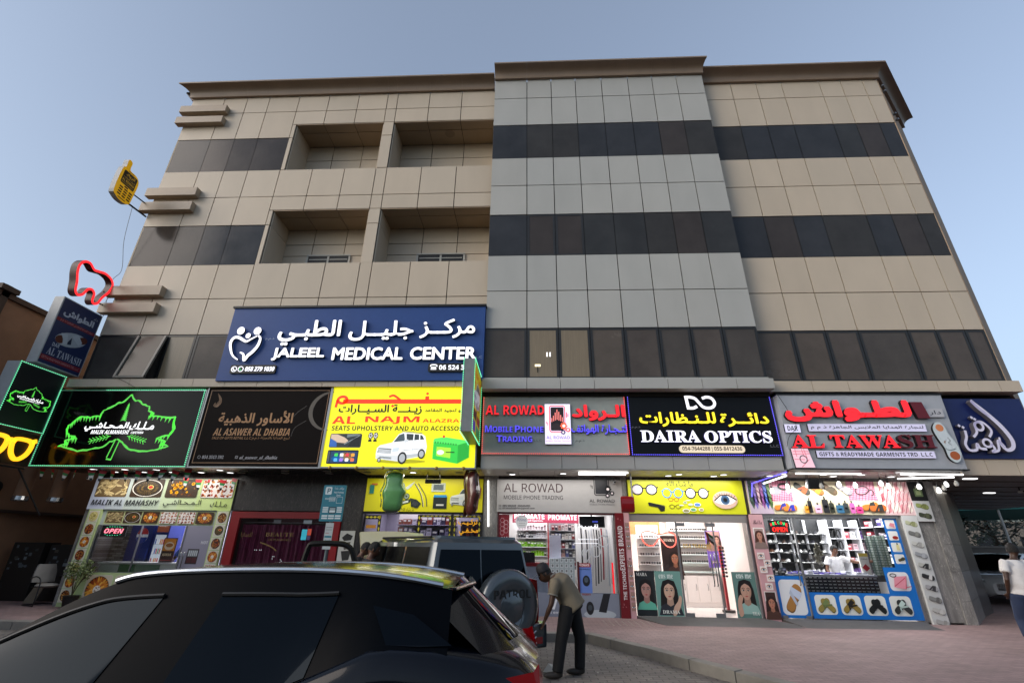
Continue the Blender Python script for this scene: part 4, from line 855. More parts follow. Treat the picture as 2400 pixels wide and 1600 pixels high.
wr = MB(); wr.tube(smooth_line([(-12.62, -1.5, 11.3), (-12.66, -1.3, 10.2), (-12.62, -1.05, 9.3), (-12.68, -1.15, 8.8), (-12.6, -1.05, 7.7)], 6), .007, 5); wr.tube(smooth_line([(-12.6, -1.03, 8.6), (-12.7, -1.1, 8.0), (-12.65, -1.03, 7.5)], 5), .006, 5)
tag(wr.build('cable', [blackret]), 'thin black cable hanging down the left corner of the building', 'cable')
# ------------------------------------------------------------------ printed pictures
def R_(a, b): return rnd.uniform(a, b)
def shade(c, k): c = C(c); return tuple(min(1, x*k) for x in c)
def dish(S, x0, y0, x1, y1, kind, bg='#3c2a1c', em=None):
    """a food photograph inside a rounded rectangle"""
    w, h = x1-x0, y1-y0; cx, cy = (x0+x1)/2, (y0+y1)/2; r = min(w, h)/2
    S.rr(x0, y0, x1, y1, r*.18, bg, em).up()
    def inside(x, y, m): return x0+m < x < x1-m and y0+m < y < y1-m
    if kind == 'rolls':
        S.rr(x0+.02*w, y0+.02*h, x1-.02*w, y1-.02*h, r*.16, '#6b573a', em).up()
        for k in range(44):
            a = R_(-.9, .9); l = r*R_(.28, .42); x, y = R_(x0+l*.8, x1-l*.8), R_(y0+l*.75, y1-l*.75); S.ell(x, y, l, l*.3, shade('#d8c28e', R_(.6, 1.05)), em, a, 10).ell(x, y+l*.08, l*.7, l*.1, '#efe2bd', em, a, 8)
            if k % 15 == 14: S.up()
    elif kind == 'radial':
        S.ell(cx, cy, w*.47, h*.46, '#e5dfd2', em, n=28).up().ell(cx, cy, w*.44, h*.43, '#2a1d12', em, n=28).up()
        for k in range(34): a = 2*pi*k/34; S.ell(cx+w*.3*cos(a), cy+h*.3*sin(a), r*.2, r*.05, shade('#5d4a26', R_(.5, 1.3)), em, math.atan2(h*sin(a), w*cos(a)), 8)
        for k in range(20): a = 2*pi*k/20; S.ell(cx+w*.17*cos(a), cy+h*.17*sin(a), r*.14, r*.05, shade('#6d5426', R_(.6, 1.4)), em, a, 8)
        S.up().ell(cx+w*.1, cy+h*.05, r*.36, r*.22, '#d9c46a', em).up().ell(cx+w*.1, cy+h*.05, r*.27, r*.16, '#b3201f', em)
    elif kind == 'oranges':
        for k in range(50): S.ell(R_(x0+.12*w, x1-.12*w), R_(y0+.12*h, y1-.12*h), r*R_(.08, .17), r*R_(.06, .12), rnd.choice(['#5a3216', '#7a4a1a', '#43230f', '#93602a']), em, R_(0, 3), 7)
        S.up()
        for k in range(15): x, y, q = R_(x0+.15*w, x1-.15*w), R_(y0+.15*h, y1-.15*h), r*R_(.13, .22); S.ell(x, y, q, q*.85, '#e0a512', em, 0, 12); S.ell(x-.1*q, y+.1*q, q*.6, q*.45, '#f3c735', em, 0, 9)
    elif kind == 'grid':
        S.rr(x0+.01*w, y0+.01*h, x1-.01*w, y1-.01*h, r*.16, '#d9d2cc', em).up(); n = 5; m = 4
        for i in range(n):
            for j in range(m):
                x, y = x0+w*(i+.5)/n, y0+h*(j+.5)/m
                for k in range(6): S.ell(x+R_(-.3, .3)*w/n, y+R_(-.28, .28)*h/m, w/n*R_(.14, .24), h/m*R_(.12, .2), rnd.choice(['#b5622c', '#8e3a1a', '#d08a48', '#6e2a14', '#c2482a']), em, R_(0, 3), 6)
    elif kind == 'ring':
        S.ell(cx, cy, w*.47, h*.47, '#3a2413', em, n=26).up()
        for k in range(26): a = 2*pi*k/26; S.ell(cx+w*.35*cos(a), cy+h*.35*sin(a), r*.24, r*.09, rnd.choice(['#c77a26', '#a9541a', '#dd9c3a', '#8d3a14']), em, math.atan2(h*sin(a), w*cos(a)), 8)
        S.up()
        for k in range(18): a = 2*pi*k/18+.1; S.ell(cx+w*.22*cos(a), cy+h*.22*sin(a), r*.18, r*.08, rnd.choice(['#d98f2e', '#b9601e', '#efb24e']), em, math.atan2(h*sin(a), w*cos(a)), 8)
        S.up().ell(cx, cy, r*.3, r*.3, rnd.choice(['#e8e0d2', '#e6c542', '#efe7dc']), em)
        for k in range(9): S.ell(cx+R_(-.2, .2)*r, cy+R_(-.2, .2)*r, r*.05, r*.04, rnd.choice(['#a11d2a', '#7a8b2a']), em, n=6)
    else:   # heap
        S.ell(cx, cy, w*.45, h*.46, '#4a2a18' if kind != 'pasta' else '#cfc07a', em, n=22).up(); pal = {'heap': ['#b8431f', '#8d2a14', '#cf7a35', '#d8a257'], 'pasta': ['#d9cd7c', '#c2b25a', '#a7a04e', '#e9e0a8'], 'fried': ['#b8722c', '#d6994a', '#8d4d1a', '#e2b468']}[kind]
        for k in range(54):
            a = R_(0, 2*pi); q = math.sqrt(R_(0, 1)); S.ell(cx+w*.38*q*cos(a), cy+h*.38*q*sin(a), r*R_(.1, .2), r*R_(.05, .09), rnd.choice(pal), em, R_(0, 3), 7)
    S.up()
def face(S, cx, cy, s, skin, hair, bgshirt, em=None, hairw=1.0, tilt=0):
    """a studio portrait of nobody in particular; s = face height"""
    S.poly([(cx-.95*s*hairw, cy-1.1*s), (cx-.8*s*hairw, cy+.3*s), (cx-.5*s, cy+.85*s), (cx, cy+1.0*s), (cx+.5*s, cy+.85*s), (cx+.8*s*hairw, cy+.2*s), (cx+.9*s*hairw, cy-1.1*s)], hair, em).up()
    q = hairw; S.poly([(cx-1.15*s*q, cy-2.0*s*q), (cx-.9*s*q, cy-1.05*s), (cx-.3*s, cy-.85*s), (cx+.3*s, cy-.85*s), (cx+.95*s*q, cy-1.1*s), (cx+1.2*s*q, cy-2.0*s*q)], bgshirt, em).up()
    S.poly([(cx-.22*s, cy-.3*s), (cx+.26*s, cy-.3*s), (cx+.3*s, cy-.95*s), (cx, cy-1.1*s), (cx-.28*s, cy-.92*s)], shade(skin, .72), em).up()
    S.poly(smooth_line([(cx-.42*s, cy+.3*s), (cx-.44*s, cy-.05*s), (cx-.33*s, cy-.38*s), (cx-.1*s, cy-.6*s), (cx+.1*s, cy-.6*s), (cx+.33*s, cy-.38*s), (cx+.44*s, cy-.05*s), (cx+.42*s, cy+.3*s), (cx+.2*s, cy+.62*s), (cx-.2*s, cy+.62*s)], 3, True), skin, em).up()
    S.poly([(cx+.12*s, cy-.6*s), (cx+.33*s, cy-.38*s), (cx+.44*s, cy-.05*s), (cx+.42*s, cy+.3*s), (cx+.3*s, cy+.2*s), (cx+.26*s, cy-.2*s)], shade(skin, .82), em)
    S.poly([(cx-.5*s, cy+.25*s), (cx-.42*s, cy+.66*s), (cx, cy+.86*s), (cx+.45*s, cy+.64*s), (cx+.5*s, cy+.2*s), (cx+.3*s, cy+.5*s), (cx-.02*s, cy+.68*s), (cx-.3*s, cy+.5*s)], hair, em).up()
    for sx in (-1, 1):
        S.poly([(cx+sx*.08*s, cy+.13*s), (cx+sx*.2*s, cy+.19*s), (cx+sx*.34*s, cy+.12*s), (cx+sx*.2*s, cy+.06*s)], '#e9e2da', em)
        S.line([(cx+sx*.07*s, cy+.25*s), (cx+sx*.2*s, cy+.33*s), (cx+sx*.36*s, cy+.25*s)], .045*s, shade(hair, 1.3), em)
    S.up()
    for sx in (-1, 1): S.ell(cx+sx*.2*s, cy+.125*s, .065*s, .065*s, '#3a2a20', em, n=10).line([(cx+sx*.07*s, cy+.13*s), (cx+sx*.2*s, cy+.2*s), (cx+sx*.36*s, cy+.13*s)], .03*s, '#17100c', em)
    S.line([(cx+.04*s, cy+.12*s), (cx+.08*s, cy-.14*s), (cx-.05*s, cy-.17*s)], .03*s, shade(skin, .66), em)
    S.poly([(cx-.16*s, cy-.33*s), (cx-.05*s, cy-.28*s), (cx+.05*s, cy-.28*s), (cx+.16*s, cy-.33*s), (cx, cy-.41*s)], '#a8524e', em).up()
def eye(S, cx, cy, s, skin='#c79a86', iris='#5a7a90', em=None):
    S.ell(cx, cy, s*1.15, s*.8, skin, em).up()
    S.poly(smooth_line([(cx-s, cy-.1*s), (cx-.4*s, cy+.38*s), (cx+.3*s, cy+.4*s), (cx+s, cy), (cx+.4*s, cy-.4*s), (cx-.4*s, cy-.38*s)], 3, True), '#eef0f0', em).up().ell(cx, cy, .42*s, .42*s, iris, em).up().ell(cx, cy, .3*s, .3*s, shade(iris, .5), em).up().ell(cx, cy, .18*s, .18*s, '#0c0c10', em).line([(cx-s, cy-.08*s), (cx-.4*s, cy+.4*s), (cx+.3*s, cy+.43*s), (cx+s*1.05, cy)], .1*s, '#241a18', em)
    for k in range(9): t = -.8+k*.2; y = cy+.42*s*(1-t*t*.9); S.line([(cx+t*s, y), (cx+t*s*1.2, y+.22*s)], .035*s, '#241a18', em)
    S.up()
def sandal(S, cx, cy, L, a, sole, strap, em=None, double=True):
    c, s = cos(a), sin(a); q = lambda L_: [(cx+L*(x*c-y*s), cy+L*(x*s+y*c)) for x, y in L_]
    o = smooth_line([(-.5, 0), (-.46, .13), (-.25, .15), (0, .13), (.25, .19), (.45, .14), (.5, 0), (.42, -.14), (.2, -.19), (-.1, -.14), (-.35, -.16), (-.48, -.1)], 3, True)
    S.poly([(x, y-.05*L) for x, y in q(o)], shade(sole, .4), em).up().poly(q(o), sole, em).up()
    S.poly(q([(.02, -.2), (.1, .2), (.32, .22), (.3, -.22)]), strap, em)
    if double: S.up().poly(q([(-.22, -.18), (-.12, -.2), (.2, .2), (.06, .2)]), shade(strap, .8), em)
    S.up()
def specs(S, x, y, w, col, em=None, lens=None, r=.9):
    t = w*.045
    for sx in (-1, 1):
        if lens: S.ell(x+sx*w*.26, y, w*.2, w*.2*r, lens, em)
        S.line(ellp(x+sx*w*.26, y, w*.2, w*.2*r, 18), t, col, em, closed=True)
    S.line([(x-w*.07, y+w*.05), (x+w*.07, y+w*.05)], t, col, em).line([(x-w*.46, y+w*.06), (x-w*.5, y+w*.1)], t, col, em).line([(x+w*.46, y+w*.06), (x+w*.52, y+w*.1)], t, col, em); S.up()

# ------------------------------------------------------------------ rooms behind the shop windows
def room(x0, x1, d, wallm, floorm, ceilm, watts, lcol=(1, 1, 1), zc=2.95, label=''):
    r = MB().box(x0-.04, x0, .3, d, .15, zc).box(x1, x1+.04, .3, d, .15, zc).box(x0-.04, x1+.04, d, d+.05, .15, zc); r.build('shop_room_wall', [wallm], wing)
    MB().box(x0, x1, .03, d, .1, .185).build('shop_floor', [floorm], wing); MB().box(x0-.04, x1+.04, .3, d+.05, zc, zc+.05).build('shop_ceiling', [ceilm], wing)
    l = bpy.data.lights.new('shop_ceiling_light', 'AREA'); l.shape = 'RECTANGLE'; l.size = (x1-x0)*.8; l.size_y = (d-.3)*.7; l.energy = watts*EG*2.4; l.color = lcol
    o = bpy.data.objects.new('shop_ceiling_light', l); COL.objects.link(o); o.location = ((x0+x1)/2, .25+d/2, zc-.03)
white_w = M('shop_white_wall', '#d9d6d4', .5); white_c = M('shop_ceiling_white', '#d8d8d8', .6); tile_f = M('shop_floor_tile', '#c9c3bb', .15)
room(-11.9, -8.1, 3.0, M('shop_lilac_wall', '#b9b4c6', .5), tile_f, white_c, 75, (.93, .92, 1), 2.6)
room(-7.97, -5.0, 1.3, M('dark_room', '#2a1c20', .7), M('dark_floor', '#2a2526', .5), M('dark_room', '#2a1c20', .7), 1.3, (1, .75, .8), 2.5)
room(-4.47, -1.33, 2.2, M('shop_lilac_wall', '#b9b4c6', .5), tile_f, white_c, 10, (.9, .86, 1), 2.6)
room(-.93, 2.04, 2.2, white_w, tile_f, white_c, 34, (.96, .97, 1), 2.6)
room(2.42, 5.36, 3.2, M('shop_cream_wall', '#e2d8d2', .5), M('shop_white_floor', '#d8d4d0', .12), white_c, 66, (1, .95, .93), 2.6)
room(5.76, 9.85, 2.8, white_w, tile_f, white_c, 80, (.96, .98, 1), 2.6)
gls = glass('shop_glass')
dkfr = M('frame_dark', '#2b2a2a', .4, .3); alfr = M('frame_aluminium', '#8f8f90', .35, .7); steel = M('steel', '#a7a9ab', .25, .9)
def front(name, label, x0, x1, z0=.15, z1=2.44): return thing(name, label, 'shop front', ((x0+x1)/2, 0, z0))
def shelf_unit(label, x0, x1, y, zs, depth, mat, back=None, group=None, name='shelf'):
    t = thing(name, label, 'shelf', ((x0+x1)/2, y, min(zs)), group)
    for z in zs: MB().box(x0, x1, y-depth, y, z-.02, z).build('shelf_board', [mat], t)
    if back: MB().box(x0-.02, x1+.02, y, y+.03, min(zs)-.1, max(zs)+.35).build('back_panel', [back], t)
    return t
def handle(x, z0, z1, y, parent):
    for dx in (-.04, .04): MB().tube(smooth_line([(x+dx, y-.03, z0), (x+dx, y-.07, z0+.05), (x+dx, y-.07, (z0+z1)/2), (x+dx, y-.07, z1-.05), (x+dx, y-.03, z1)], 4), .013, 8).build('handle', [steel], parent, smooth=True)
GOODS = {}
def good(kind, label, cat, group, x, y, z, sx, sy, sz, col, name='product_box', seed=0, rot=0):
    """one boxed or moulded article on a shelf: own object, mesh shared between like ones"""
    key = (kind, round(sx, 2), round(sz, 2), col)
    if key not in GOODS:
        c = C(col); m = MB()
        if kind == 'box':
            m.box(-sx/2, sx/2, -sy/2, sy/2, 0, sz, 0, c); m.box(-sx*.36, sx*.36, -sy/2-.002, -sy/2, sz*.55, sz*.85, 0, shade(col, .35) if sum(c) > .8 else C('#dcdcd8')); m.box(-sx*.3, sx*.3, -sy/2-.002, -sy/2, sz*.15, sz*.4, 0, shade(col, .7))
        elif kind == 'shoe':
            m.ell((0, 0, sz*.3), (sx/2, sy/2, sz*.34), 10, 6, 0, c); m.ell((sx*.18, 0, sz*.6), (sx*.26, sy*.4, sz*.4), 8, 5, 0, shade(col, .85)); m.box(-sx/2, sx/2, -sy*.45, sy*.45, 0, sz*.12, 0, C('#e9e9e6') if sum(c) < .6 else C('#3a3a3a'))
        elif kind == 'specs':
            for k in (-1, 1): m.tube([(k*sx*.26+sx*.2*cos(t*pi/5), -sy/2, sz*.5+sz*.45*sin(t*pi/5)) for t in range(10)], .006, 4, 0, True, c); m.box(k*sx*.26-sx*.17, k*sx*.26+sx*.17, -sy/2, -sy/2+.003, sz*.2, sz*.8, 0, shade(col, .6)); m.tube([(k*sx*.48, -sy/2, sz*.6), (k*sx*.46, sy/2, sz*.4)], .005, 4, 0, col=c)
            m.tube([(-sx*.07, -sy/2, sz*.6), (sx*.07, -sy/2, sz*.6)], .006, 4, col=c)
        elif kind == 'roll': m.cyl((0, 0, 0), (0, 0, sz), sx/2, n=10, col=c); m.cyl((0, 0, sz), (0, 0, sz*1.15), sx/4, n=8, col=shade(col, .5))
        GOODS[key] = m.mesh(name, [PAINTED])
    o = bpy.data.objects.new(name, GOODS[key]); COL.objects.link(o); o.location = (x, y, z); o.rotation_euler = (0, 0, rot); return tag(o, label, cat, group)

# --- cafeteria -------------------------------------------------
lime = '#b9c98f'
t = thing('menu_board', 'long pale green menu board with four food pictures over the cafeteria window', 'sign', (-10, .02, 2.44))
MB().box(-12.0, -8.03, -.02, .03, 2.44, 3.24).build('panel', [M('menu_board_pale', '#aeb6b4', .4)], t)
S = Sheet((-12.0, -.02, 2.44), em=.22);  # glow added to the print to brighten the menu board
for i in range(8): S.rect(i*.497, 0, i*.497+.497, .8, tuple(a+(b-a)*i/7 for a, b in zip(C('#a9afc0'), C('#b5c878'))))
S.up()
for i, kd in enumerate(('rolls', 'radial', 'oranges', 'grid')): dish(S, .09+.99*i, .31, .98+.99*i, .79, kd, '#3a2a1c')
S.text('MALIK AL MAHASHY', .09, .1, 1.88, .14, '#15151a', style='sbi', bold=.02); S.text('مـلـك', 3.4, .08, .46, .15, '#15151a', style='', bold=.01).text('الـمـحـااشـي', 2.1, .06, 1.04, .2, '#15151a', style='', bold=.01); S.build('print', t)
t = front('cafeteria_front', 'cafeteria shop front with food photo pillars, serving window and grey door', -11.9, -8.02)
for x0, x1, ks in ((-11.9, -11.54, ['pasta', 'heap', 'ring', 'heap', 'pasta', 'ring', 'fried']), (-8.37, -8.03, ['fried', 'radial', 'heap', 'ring', 'grid', 'ring', 'heap'])):
    p = MB().box(x0, x1, -.03, .03, .15, 2.44).build('pillar', [M('pillar_lime', lime, .4)], t); S = Sheet((x0, -.03, .15), em=.03)
    for i, kd in enumerate(ks): S.rect(.04, 1.96-.31*i, .32, 2.25-.31*i, '#dfe0d2').up(); dish(S, .05, 1.97-.31*i, .31, 2.24-.31*i, kd, '#cfc7b2')
    S.build('photo_print', p)
p = MB().box(-11.54, -8.37, .03, .06, 2.05, 2.44).build('header', [M('menu_board_pale', '#aeb6b4', .4)], t); S = Sheet((-11.54, .03, 2.05), em=.05); S.rect(.1, .02, 3.1, .36, '#b9c08a').up()
for i, kd in enumerate(('rolls', 'radial', 'ring', 'grid', 'grid', 'ring')): dish(S, .13+.5*i, .05, .59+.5*i, .34, kd)
S.build('photo_print', p)
p = MB().box(-11.54, -9.13, .0, .06, .15, .92).build('lower_panel', [M('pillar_lime', lime, .4)], t); S = Sheet((-11.54, .0, .15), em=.03)
for i in range(3): S.rr(.2+.74*i, .05, .88+.74*i, .72, .08, '#c9cdb2').up(); dish(S, .22+.74*i, .06, .86+.74*i, .71, 'ring', '#cbbfa8')
S.build('photo_print', p)
MB().box(-11.5, -9.13, .02, .05, .94, 2.05).build('window_glass', [gls], t)
d = MB().box(-9.1, -8.37, .02, .05, .2, 2.05).build('door', [M('door_frosted', '#8f8c9c', .3)], t); handle(-9.0, .95, 1.42, .02, d)
S = Sheet((-9.1, .02, .2)); S.rect(.18, .95, .48, 1.3, '#2c1c20').up().rect(.2, 1.12, .46, 1.28, '#6f7478').rect(.2, .98, .32, 1.1, '#4a1c22').rect(.34, .98, .46, 1.1, '#4a1c22').up()
for k in range(5): S.rect(.22+.05*k, 1.14, .25+.05*k, 1.26, '#b9bfc4')
S.text('HOT', .48, 1.42, .18, .07, '#d7d7de').build('photo_print', d)
MB().box(-9.13, -9.1, .0, .06, .2, 2.05).box(-11.54, -11.5, .0, .06, .92, 2.05).box(-10.33, -10.31, .0, .05, .94, 2.05).build('frame', [alfr], t)
c = thing('serving_counter', 'white serving counter with a green front panel inside the cafeteria window', 'counter', (-10.3, .5, .15)); MB().box(-11.4, -9.2, .3, .75, .15, 1.12).build('body', [M('counter_white', '#b7b9b4', .4)], c); MB().box(-11.42, -9.15, .25, .8, 1.12, 1.16).build('top', [M('counter_top', '#d0d0cc', .3)], c); MB().box(-10.85, -9.75, .285, .3, .93, 1.11).build('green_panel', [M('green_panel', '#0d5a2e', .4)], c)
stone = brick_mat('stone_cladding', '#8d8986', '#3f3b3a', '#25211f', .17, .055, .8, .004, .5, axes='XZ', dirt=.35)
MB().box(-11.88, -11.15, 1.0, 1.05, .2, 2.6).box(-11.89, -11.87, .1, 1.0, .2, 2.6).build('stone_wall', [stone], wing)
f = thing('drinks_fridge', 'tall blue drinks fridge with a red and white round emblem in the cafeteria', 'fridge', (-11.0, 1.2, .19)); MB().box(-11.35, -10.7, .95, 1.6, .19, 2.25).build('cabinet', [M('fridge_blue', '#14276e', .3)], f); S = Sheet((-11.35, .95, .19)); S.ell(.36, 1.62, .17, .2, '#e6e6ee').up().poly(ellp(.36, 1.64, .16, .18, 14, 0, .1, pi-.1), '#b51f2c').poly(ellp(.36, 1.6, .16, .18, 14, 0, pi+.1, 2*pi-.1), '#20388e').line([(.55, .1), (.62, 1.3)], .03, '#223c96'); S.build('print', f)
f = thing('drinks_fridge', 'glass fronted drinks fridge with lit shelves of cans in the cafeteria', 'fridge', (-10.4, 1.0, .19)); MB().box(-10.6, -10.2, .9, 1.5, .19, 2.2).build('cabinet', [M('fridge_blue', '#14276e', .3)], f); S = Sheet((-10.6, .9, .19), em=.25); S.rect(.05, .15, .35, 1.65, '#cfd9e2').up()
for k in range(6):
    S.rect(.05, .2+.24*k, .35, .21+.24*k, '#8f9aa4')
    for j in range(6): S.rect(.07+.046*j, .21+.24*k, .1+.046*j, .34+.24*k, rnd.choice(['#c2323a', '#2a4ea8', '#3a9a52', '#e6e6e6', '#d88a2a']))
S.rect(.04, 1.72, .37, 1.98, '#8e4a30').up().text('DRINK ENJOY', .06, 1.85, .26, .06, '#e9ddcf'); S.build('print', f)
p = thing('poster', 'orange drinks poster with a cup, standing on the cafeteria counter', 'poster', (-9.75, .45, 1.16)); MB().box(-9.92, -9.56, .42, .44, 1.16, 1.76).build('card', [M('poster_brown', '#3a1c14', .4)], p); S = Sheet((-9.92, .42, 1.16), em=.05); S.rect(.02, .28, .34, .58, '#d98a2c').up().ell(.18, .4, .13, .1, '#e9d3b0').up().ell(.18, .42, .1, .05, '#a8682c'); S.text('KARAK', .06, .16, .24, .06, '#e0c9a0').rect(.04, .05, .32, .06, '#c9463a'); S.build('print', p)
def led_open(label, x, z, w, h, cols, y=.0, top=None):
    s = thing('open_sign', label, 'sign', (x+w/2, y, z)); MB().box(x, x+w, y-.03, y, z, z+h).build('panel', [blackret], s); S = Sheet((x, y-.03, z), em=1.3)
    S.text('OPEN', w*.12, h*.28 if not top else h*.1, w*.76, h*.44 if not top else h*.36, cols[0], style='sbi' if not top else 'serif', bold=.02); S.up()
    if not top: S.text('OPEN', w*.13, h*.29, w*.76, h*.42, cols[1], style='sbi')
    else:
        for k, ch in enumerate('WELCOME'): S.text(ch, w*(.06+.125*k), h*(.5+.2*sin(pi*(k+.5)/7)), w*.1, h*.22, ['#ff4030', '#3ad06a'][k % 2], style='sb')
    for k in range(7): 
        if not top: S.ell(w*(.2+.1*k), h*(.88 if k not in (0, 6) else .8), w*.02, w*.012, '#40e0a0', n=6).ell(w*(.2+.1*k), h*(.12 if k not in (0, 6) else .2), w*.02, w*.012, '#40e0a0', n=6)
    S.build('lettering', s)
led_open('small pink and blue lit OPEN sign in the cafeteria window', -11.37, 1.77, .68, .27, ('#ff3a6a', '#ff8a9a'))
# --- curtained gift shop ------------------------------------------
t = front('curtained_front', 'dark red framed shop front closed by a plum plastic curtain', -7.97, -5.0)
m = MB()
for a, b, c_, d_ in ((-7.95, -7.72, .15, 2.42), (-5.2, -5.02, .15, 2.42), (-7.72, -5.2, 2.26, 2.42)): m.box(a, b, -.03, .06, c_, d_)
m.build('frame', [M('frame_red', '#8a0d16', .35)], t)
cu = MB(); n = 120; vs = []
for j, z in enumerate((2.12, 1.5, .9, .18)):
    for i in range(n+1): x = -7.7+2.48*i/n; vs.append((x, .18+.04*sin(i*.55+.3*j)+.02*sin(i*1.7), z-.015*abs(sin(i*.2)) if j == 0 else z))
cu.add(vs, [(j*(n+1)+i, j*(n+1)+i+1, (j+1)*(n+1)+i+1, (j+1)*(n+1)+i) for j in range(3) for i in range(n)]); cu.build('curtain', [M('plum_plastic', '#8d3a5a', .25, noise=.35, nscale=5, spec=.6, stretch=(6, 1, .5))], t, smooth=True, normals=False)
MB().tube([(-7.72, .15, 2.16), (-5.2, .15, 2.16)], .015).build('rail', [alfr], t)
MB().box(-7.72, -5.2, .04, .05, .2, 2.26).build('glass', [gls], t)
S = Sheet((-7.72, .04, .2)); gold = '#7d5c2e'
S.text('BEAUTE', .75, 1.62, .75, .1, gold, style='serif').text('GIFTS PERFUMES', .85, 1.52, .6, .05, gold, style='it').text('للهدايا', .1, 1.58, .3, .14, gold, style='').text('للهدايا', 2.2, 1.42, .25, .12, gold, style='').line(smooth_line([(.65, 1.48), (.85, 1.42), (1.0, 1.36), (1.12, 1.28)], 4), .03, gold)
S.rect(1.7, 1.55, 1.84, 1.8, '#38b6cc', .35).rect(1.85, 1.66, 1.95, 1.82, '#d2503a', .2).rect(1.86, 1.55, 1.94, 1.65, '#53406e', .1).rect(1.7, 1.94, 1.92, 2.03, '#9aa6aa').rect(.9, 1.94, 1.1, 2.03, '#55585c')
for a, b in ((.55, 1.3), (.6, 1.3), (.68, 1.3), (.72, 1.3), (1.05, 1.15), (1.05, 1.1), (1.09, 1.15), (1.27, 1.08), (1.27, 1.02), (1.3, 1.05), (1.3, .98)): S.ell(a, b, .012, .01, '#dfe3ea', .5, n=6)
S.build('decal', t)
# --- car accessory shop -------------------------------------------
t = thing('parts_board', 'yellow board with printed car parts over the upholstery shop window', 'sign', (-2.9, .02, 2.45)); MB().box(-4.45, -1.34, -.02, .04, 2.46, 3.29).build('panel', [M('board_yellow', '#dcd41c', .4, em=.1)], t)
S = Sheet((-4.45, -.02, 2.46), em=.1)
S.poly([(.72, .5), (.98, .46), (.98, .72), (.72, .7)], '#5a6e6c').up().ell(.74, .6, .1, .13, '#23282a').ell(.98, .59, .06, .13, '#8fa3a2').up().ell(.74, .6, .06, .08, '#98a4a6')
for cx, cy, r in ((.9, .34, .12), (1.1, .38, .08)): S.up().ell(cx, cy, r, r, '#3a4444').up().ell(cx, cy, r*.75, r*.75, '#8f9c96').up().ell(cx, cy, r*.35, r*.35, '#2a3030')
S.poly([(.82, .12), (1.2, .22), (1.22, .32), (.86, .24)], '#2c3234').up().poly([(.88, .16), (1.16, .23), (1.17, .28), (.9, .22)], '#c9cfd2')
S.line(smooth_line([(1.3, .7), (1.48, .42), (1.56, .12)], 5), .02, '#3c4246').line(smooth_line([(1.38, .71), (1.6, .4), (1.66, .13)], 5), .02, '#3c4246').line(smooth_line([(1.32, .7), (1.5, .42), (1.58, .12)], 5), .008, '#e5e5e5')
S.poly([(1.05, .6), (1.14, .66), (1.3, .76), (1.2, .62), (1.1, .54)], '#c5cbd0').rect(1.75, .5, 2.12, .72, '#b9c2c0').rect(1.8, .54, 2.07, .68, '#e9eeec').poly([(1.2, .34), (1.38, .3), (1.5, .2), (1.42, .08), (1.25, .12)], '#2b3032').ell(1.34, .2, .07, .06, '#dfe6ea')
S.rect(1.82, .08, 2.18, .36, '#22282c').up().poly([(1.82, .36), (2.18, .36), (2.16, .42), (1.84, .42)], '#2f8fd0').rect(1.9, .15, 2.1, .19, '#d8d8d8'); S.up(); little_suv(S, 2.25, .14, .78, '#d3d6d8'); S.up(); S.poly([(2.9, .35), (3.05, .35), (3.08, .6), (2.92, .62)], '#b9622c')
S.rect(.1, .44, .22, .66, '#2f7f7a').rect(.14, .66, .3, .7, '#c06a3a'); S.text('ما شاء الله', 1.0, .01, .34, .09, '#1a1a14', style=''); S.build('print', t)
t = front('upholstery_front', 'car upholstery shop window edged with black and yellow patterned tape', -4.47, -1.3)
MB().box(-4.47, -1.31, .0, .06, 2.4, 2.46).box(-4.5, -4.45, .0, .06, .15, 2.46).box(-1.36, -1.31, 0, .06, .15, 2.46).box(-2.14, -2.08, 0, .06, .15, 2.4).build('frame', [dkfr], t)
MB().box(-4.45, -1.36, .03, .045, .15, 2.4).build('glass', [gls], t)
S = Sheet((-4.47, .03, .15)); S.rect(1.46, .8, 1.54, 2.24, '#141414').rect(2.28, .8, 2.34, 2.24, '#141414').rect(2.4, .8, 2.46, 2.24, '#141414').rect(3.04, .8, 3.1, 2.24, '#141414').rect(1.5, 2.18, 3.1, 2.24, '#141414').rect(.05, 2.12, .5, 2.22, '#141414').rect(.42, .8, .5, 2.2, '#141414').up()
for x in (1.5, 2.31, 2.43, 3.07, .46):
    for k in range(10): z = .85+.14*k; S.poly([(x, z), (x+.025, z+.06), (x, z+.12), (x-.025, z+.06)], '#d8c93a')
for k in range(14): x = 1.56+.11*k; S.poly([(x, 2.21), (x+.05, 2.235), (x+.1, 2.21), (x+.05, 2.19)], '#d8c93a')
for k in range(4): x = .08+.1*k; S.poly([(x, 2.17), (x+.05, 2.2), (x+.1, 2.17), (x+.05, 2.14)], '#d8c93a')
S.text('تركـيـب', 2.52, 1.98, .5, .17, '#e8a51a', .4, '', .03).text('مخـفـي', 2.55, 1.76, .5, .17, '#e8a51a', .4, '', .03).rect(.12, 1.9, .38, 1.98, '#c98a2a').rect(.1, 1.5, .36, 1.58, '#c98a2a'); S.build('window_tape', t)
su = shelf_unit('pale shelves with boxed car parts behind the upholstery shop window', -3.9, -2.2, 1.6, (1.3, 1.6, 1.9, 2.2), .35, M('shelf_lilac', '#a8a2bd', .4), white_w)
for z in (1.3, 1.6, 1.9, 2.2):
    x = -3.85
    while x < -2.3:
        wd = R_(.07, .16); h = R_(.12, .24); good('box', 'small carton standing on the pale shelves of the upholstery shop', 'box', 'cartons on the upholstery shop shelves', x+wd/2, 1.4, z, wd, .2, h, rnd.choice(['#6a6390', '#c9c5d6', '#3a3550', '#8b3a30', '#8d86a8', '#4a4468'])); x += wd+R_(.01, .05)
MB().box(-2.05, -1.4, 1.2, 1.3, .2, 2.3).build('shop_room_wall', [M('dark_room', '#2a1c20', .7)], wing)
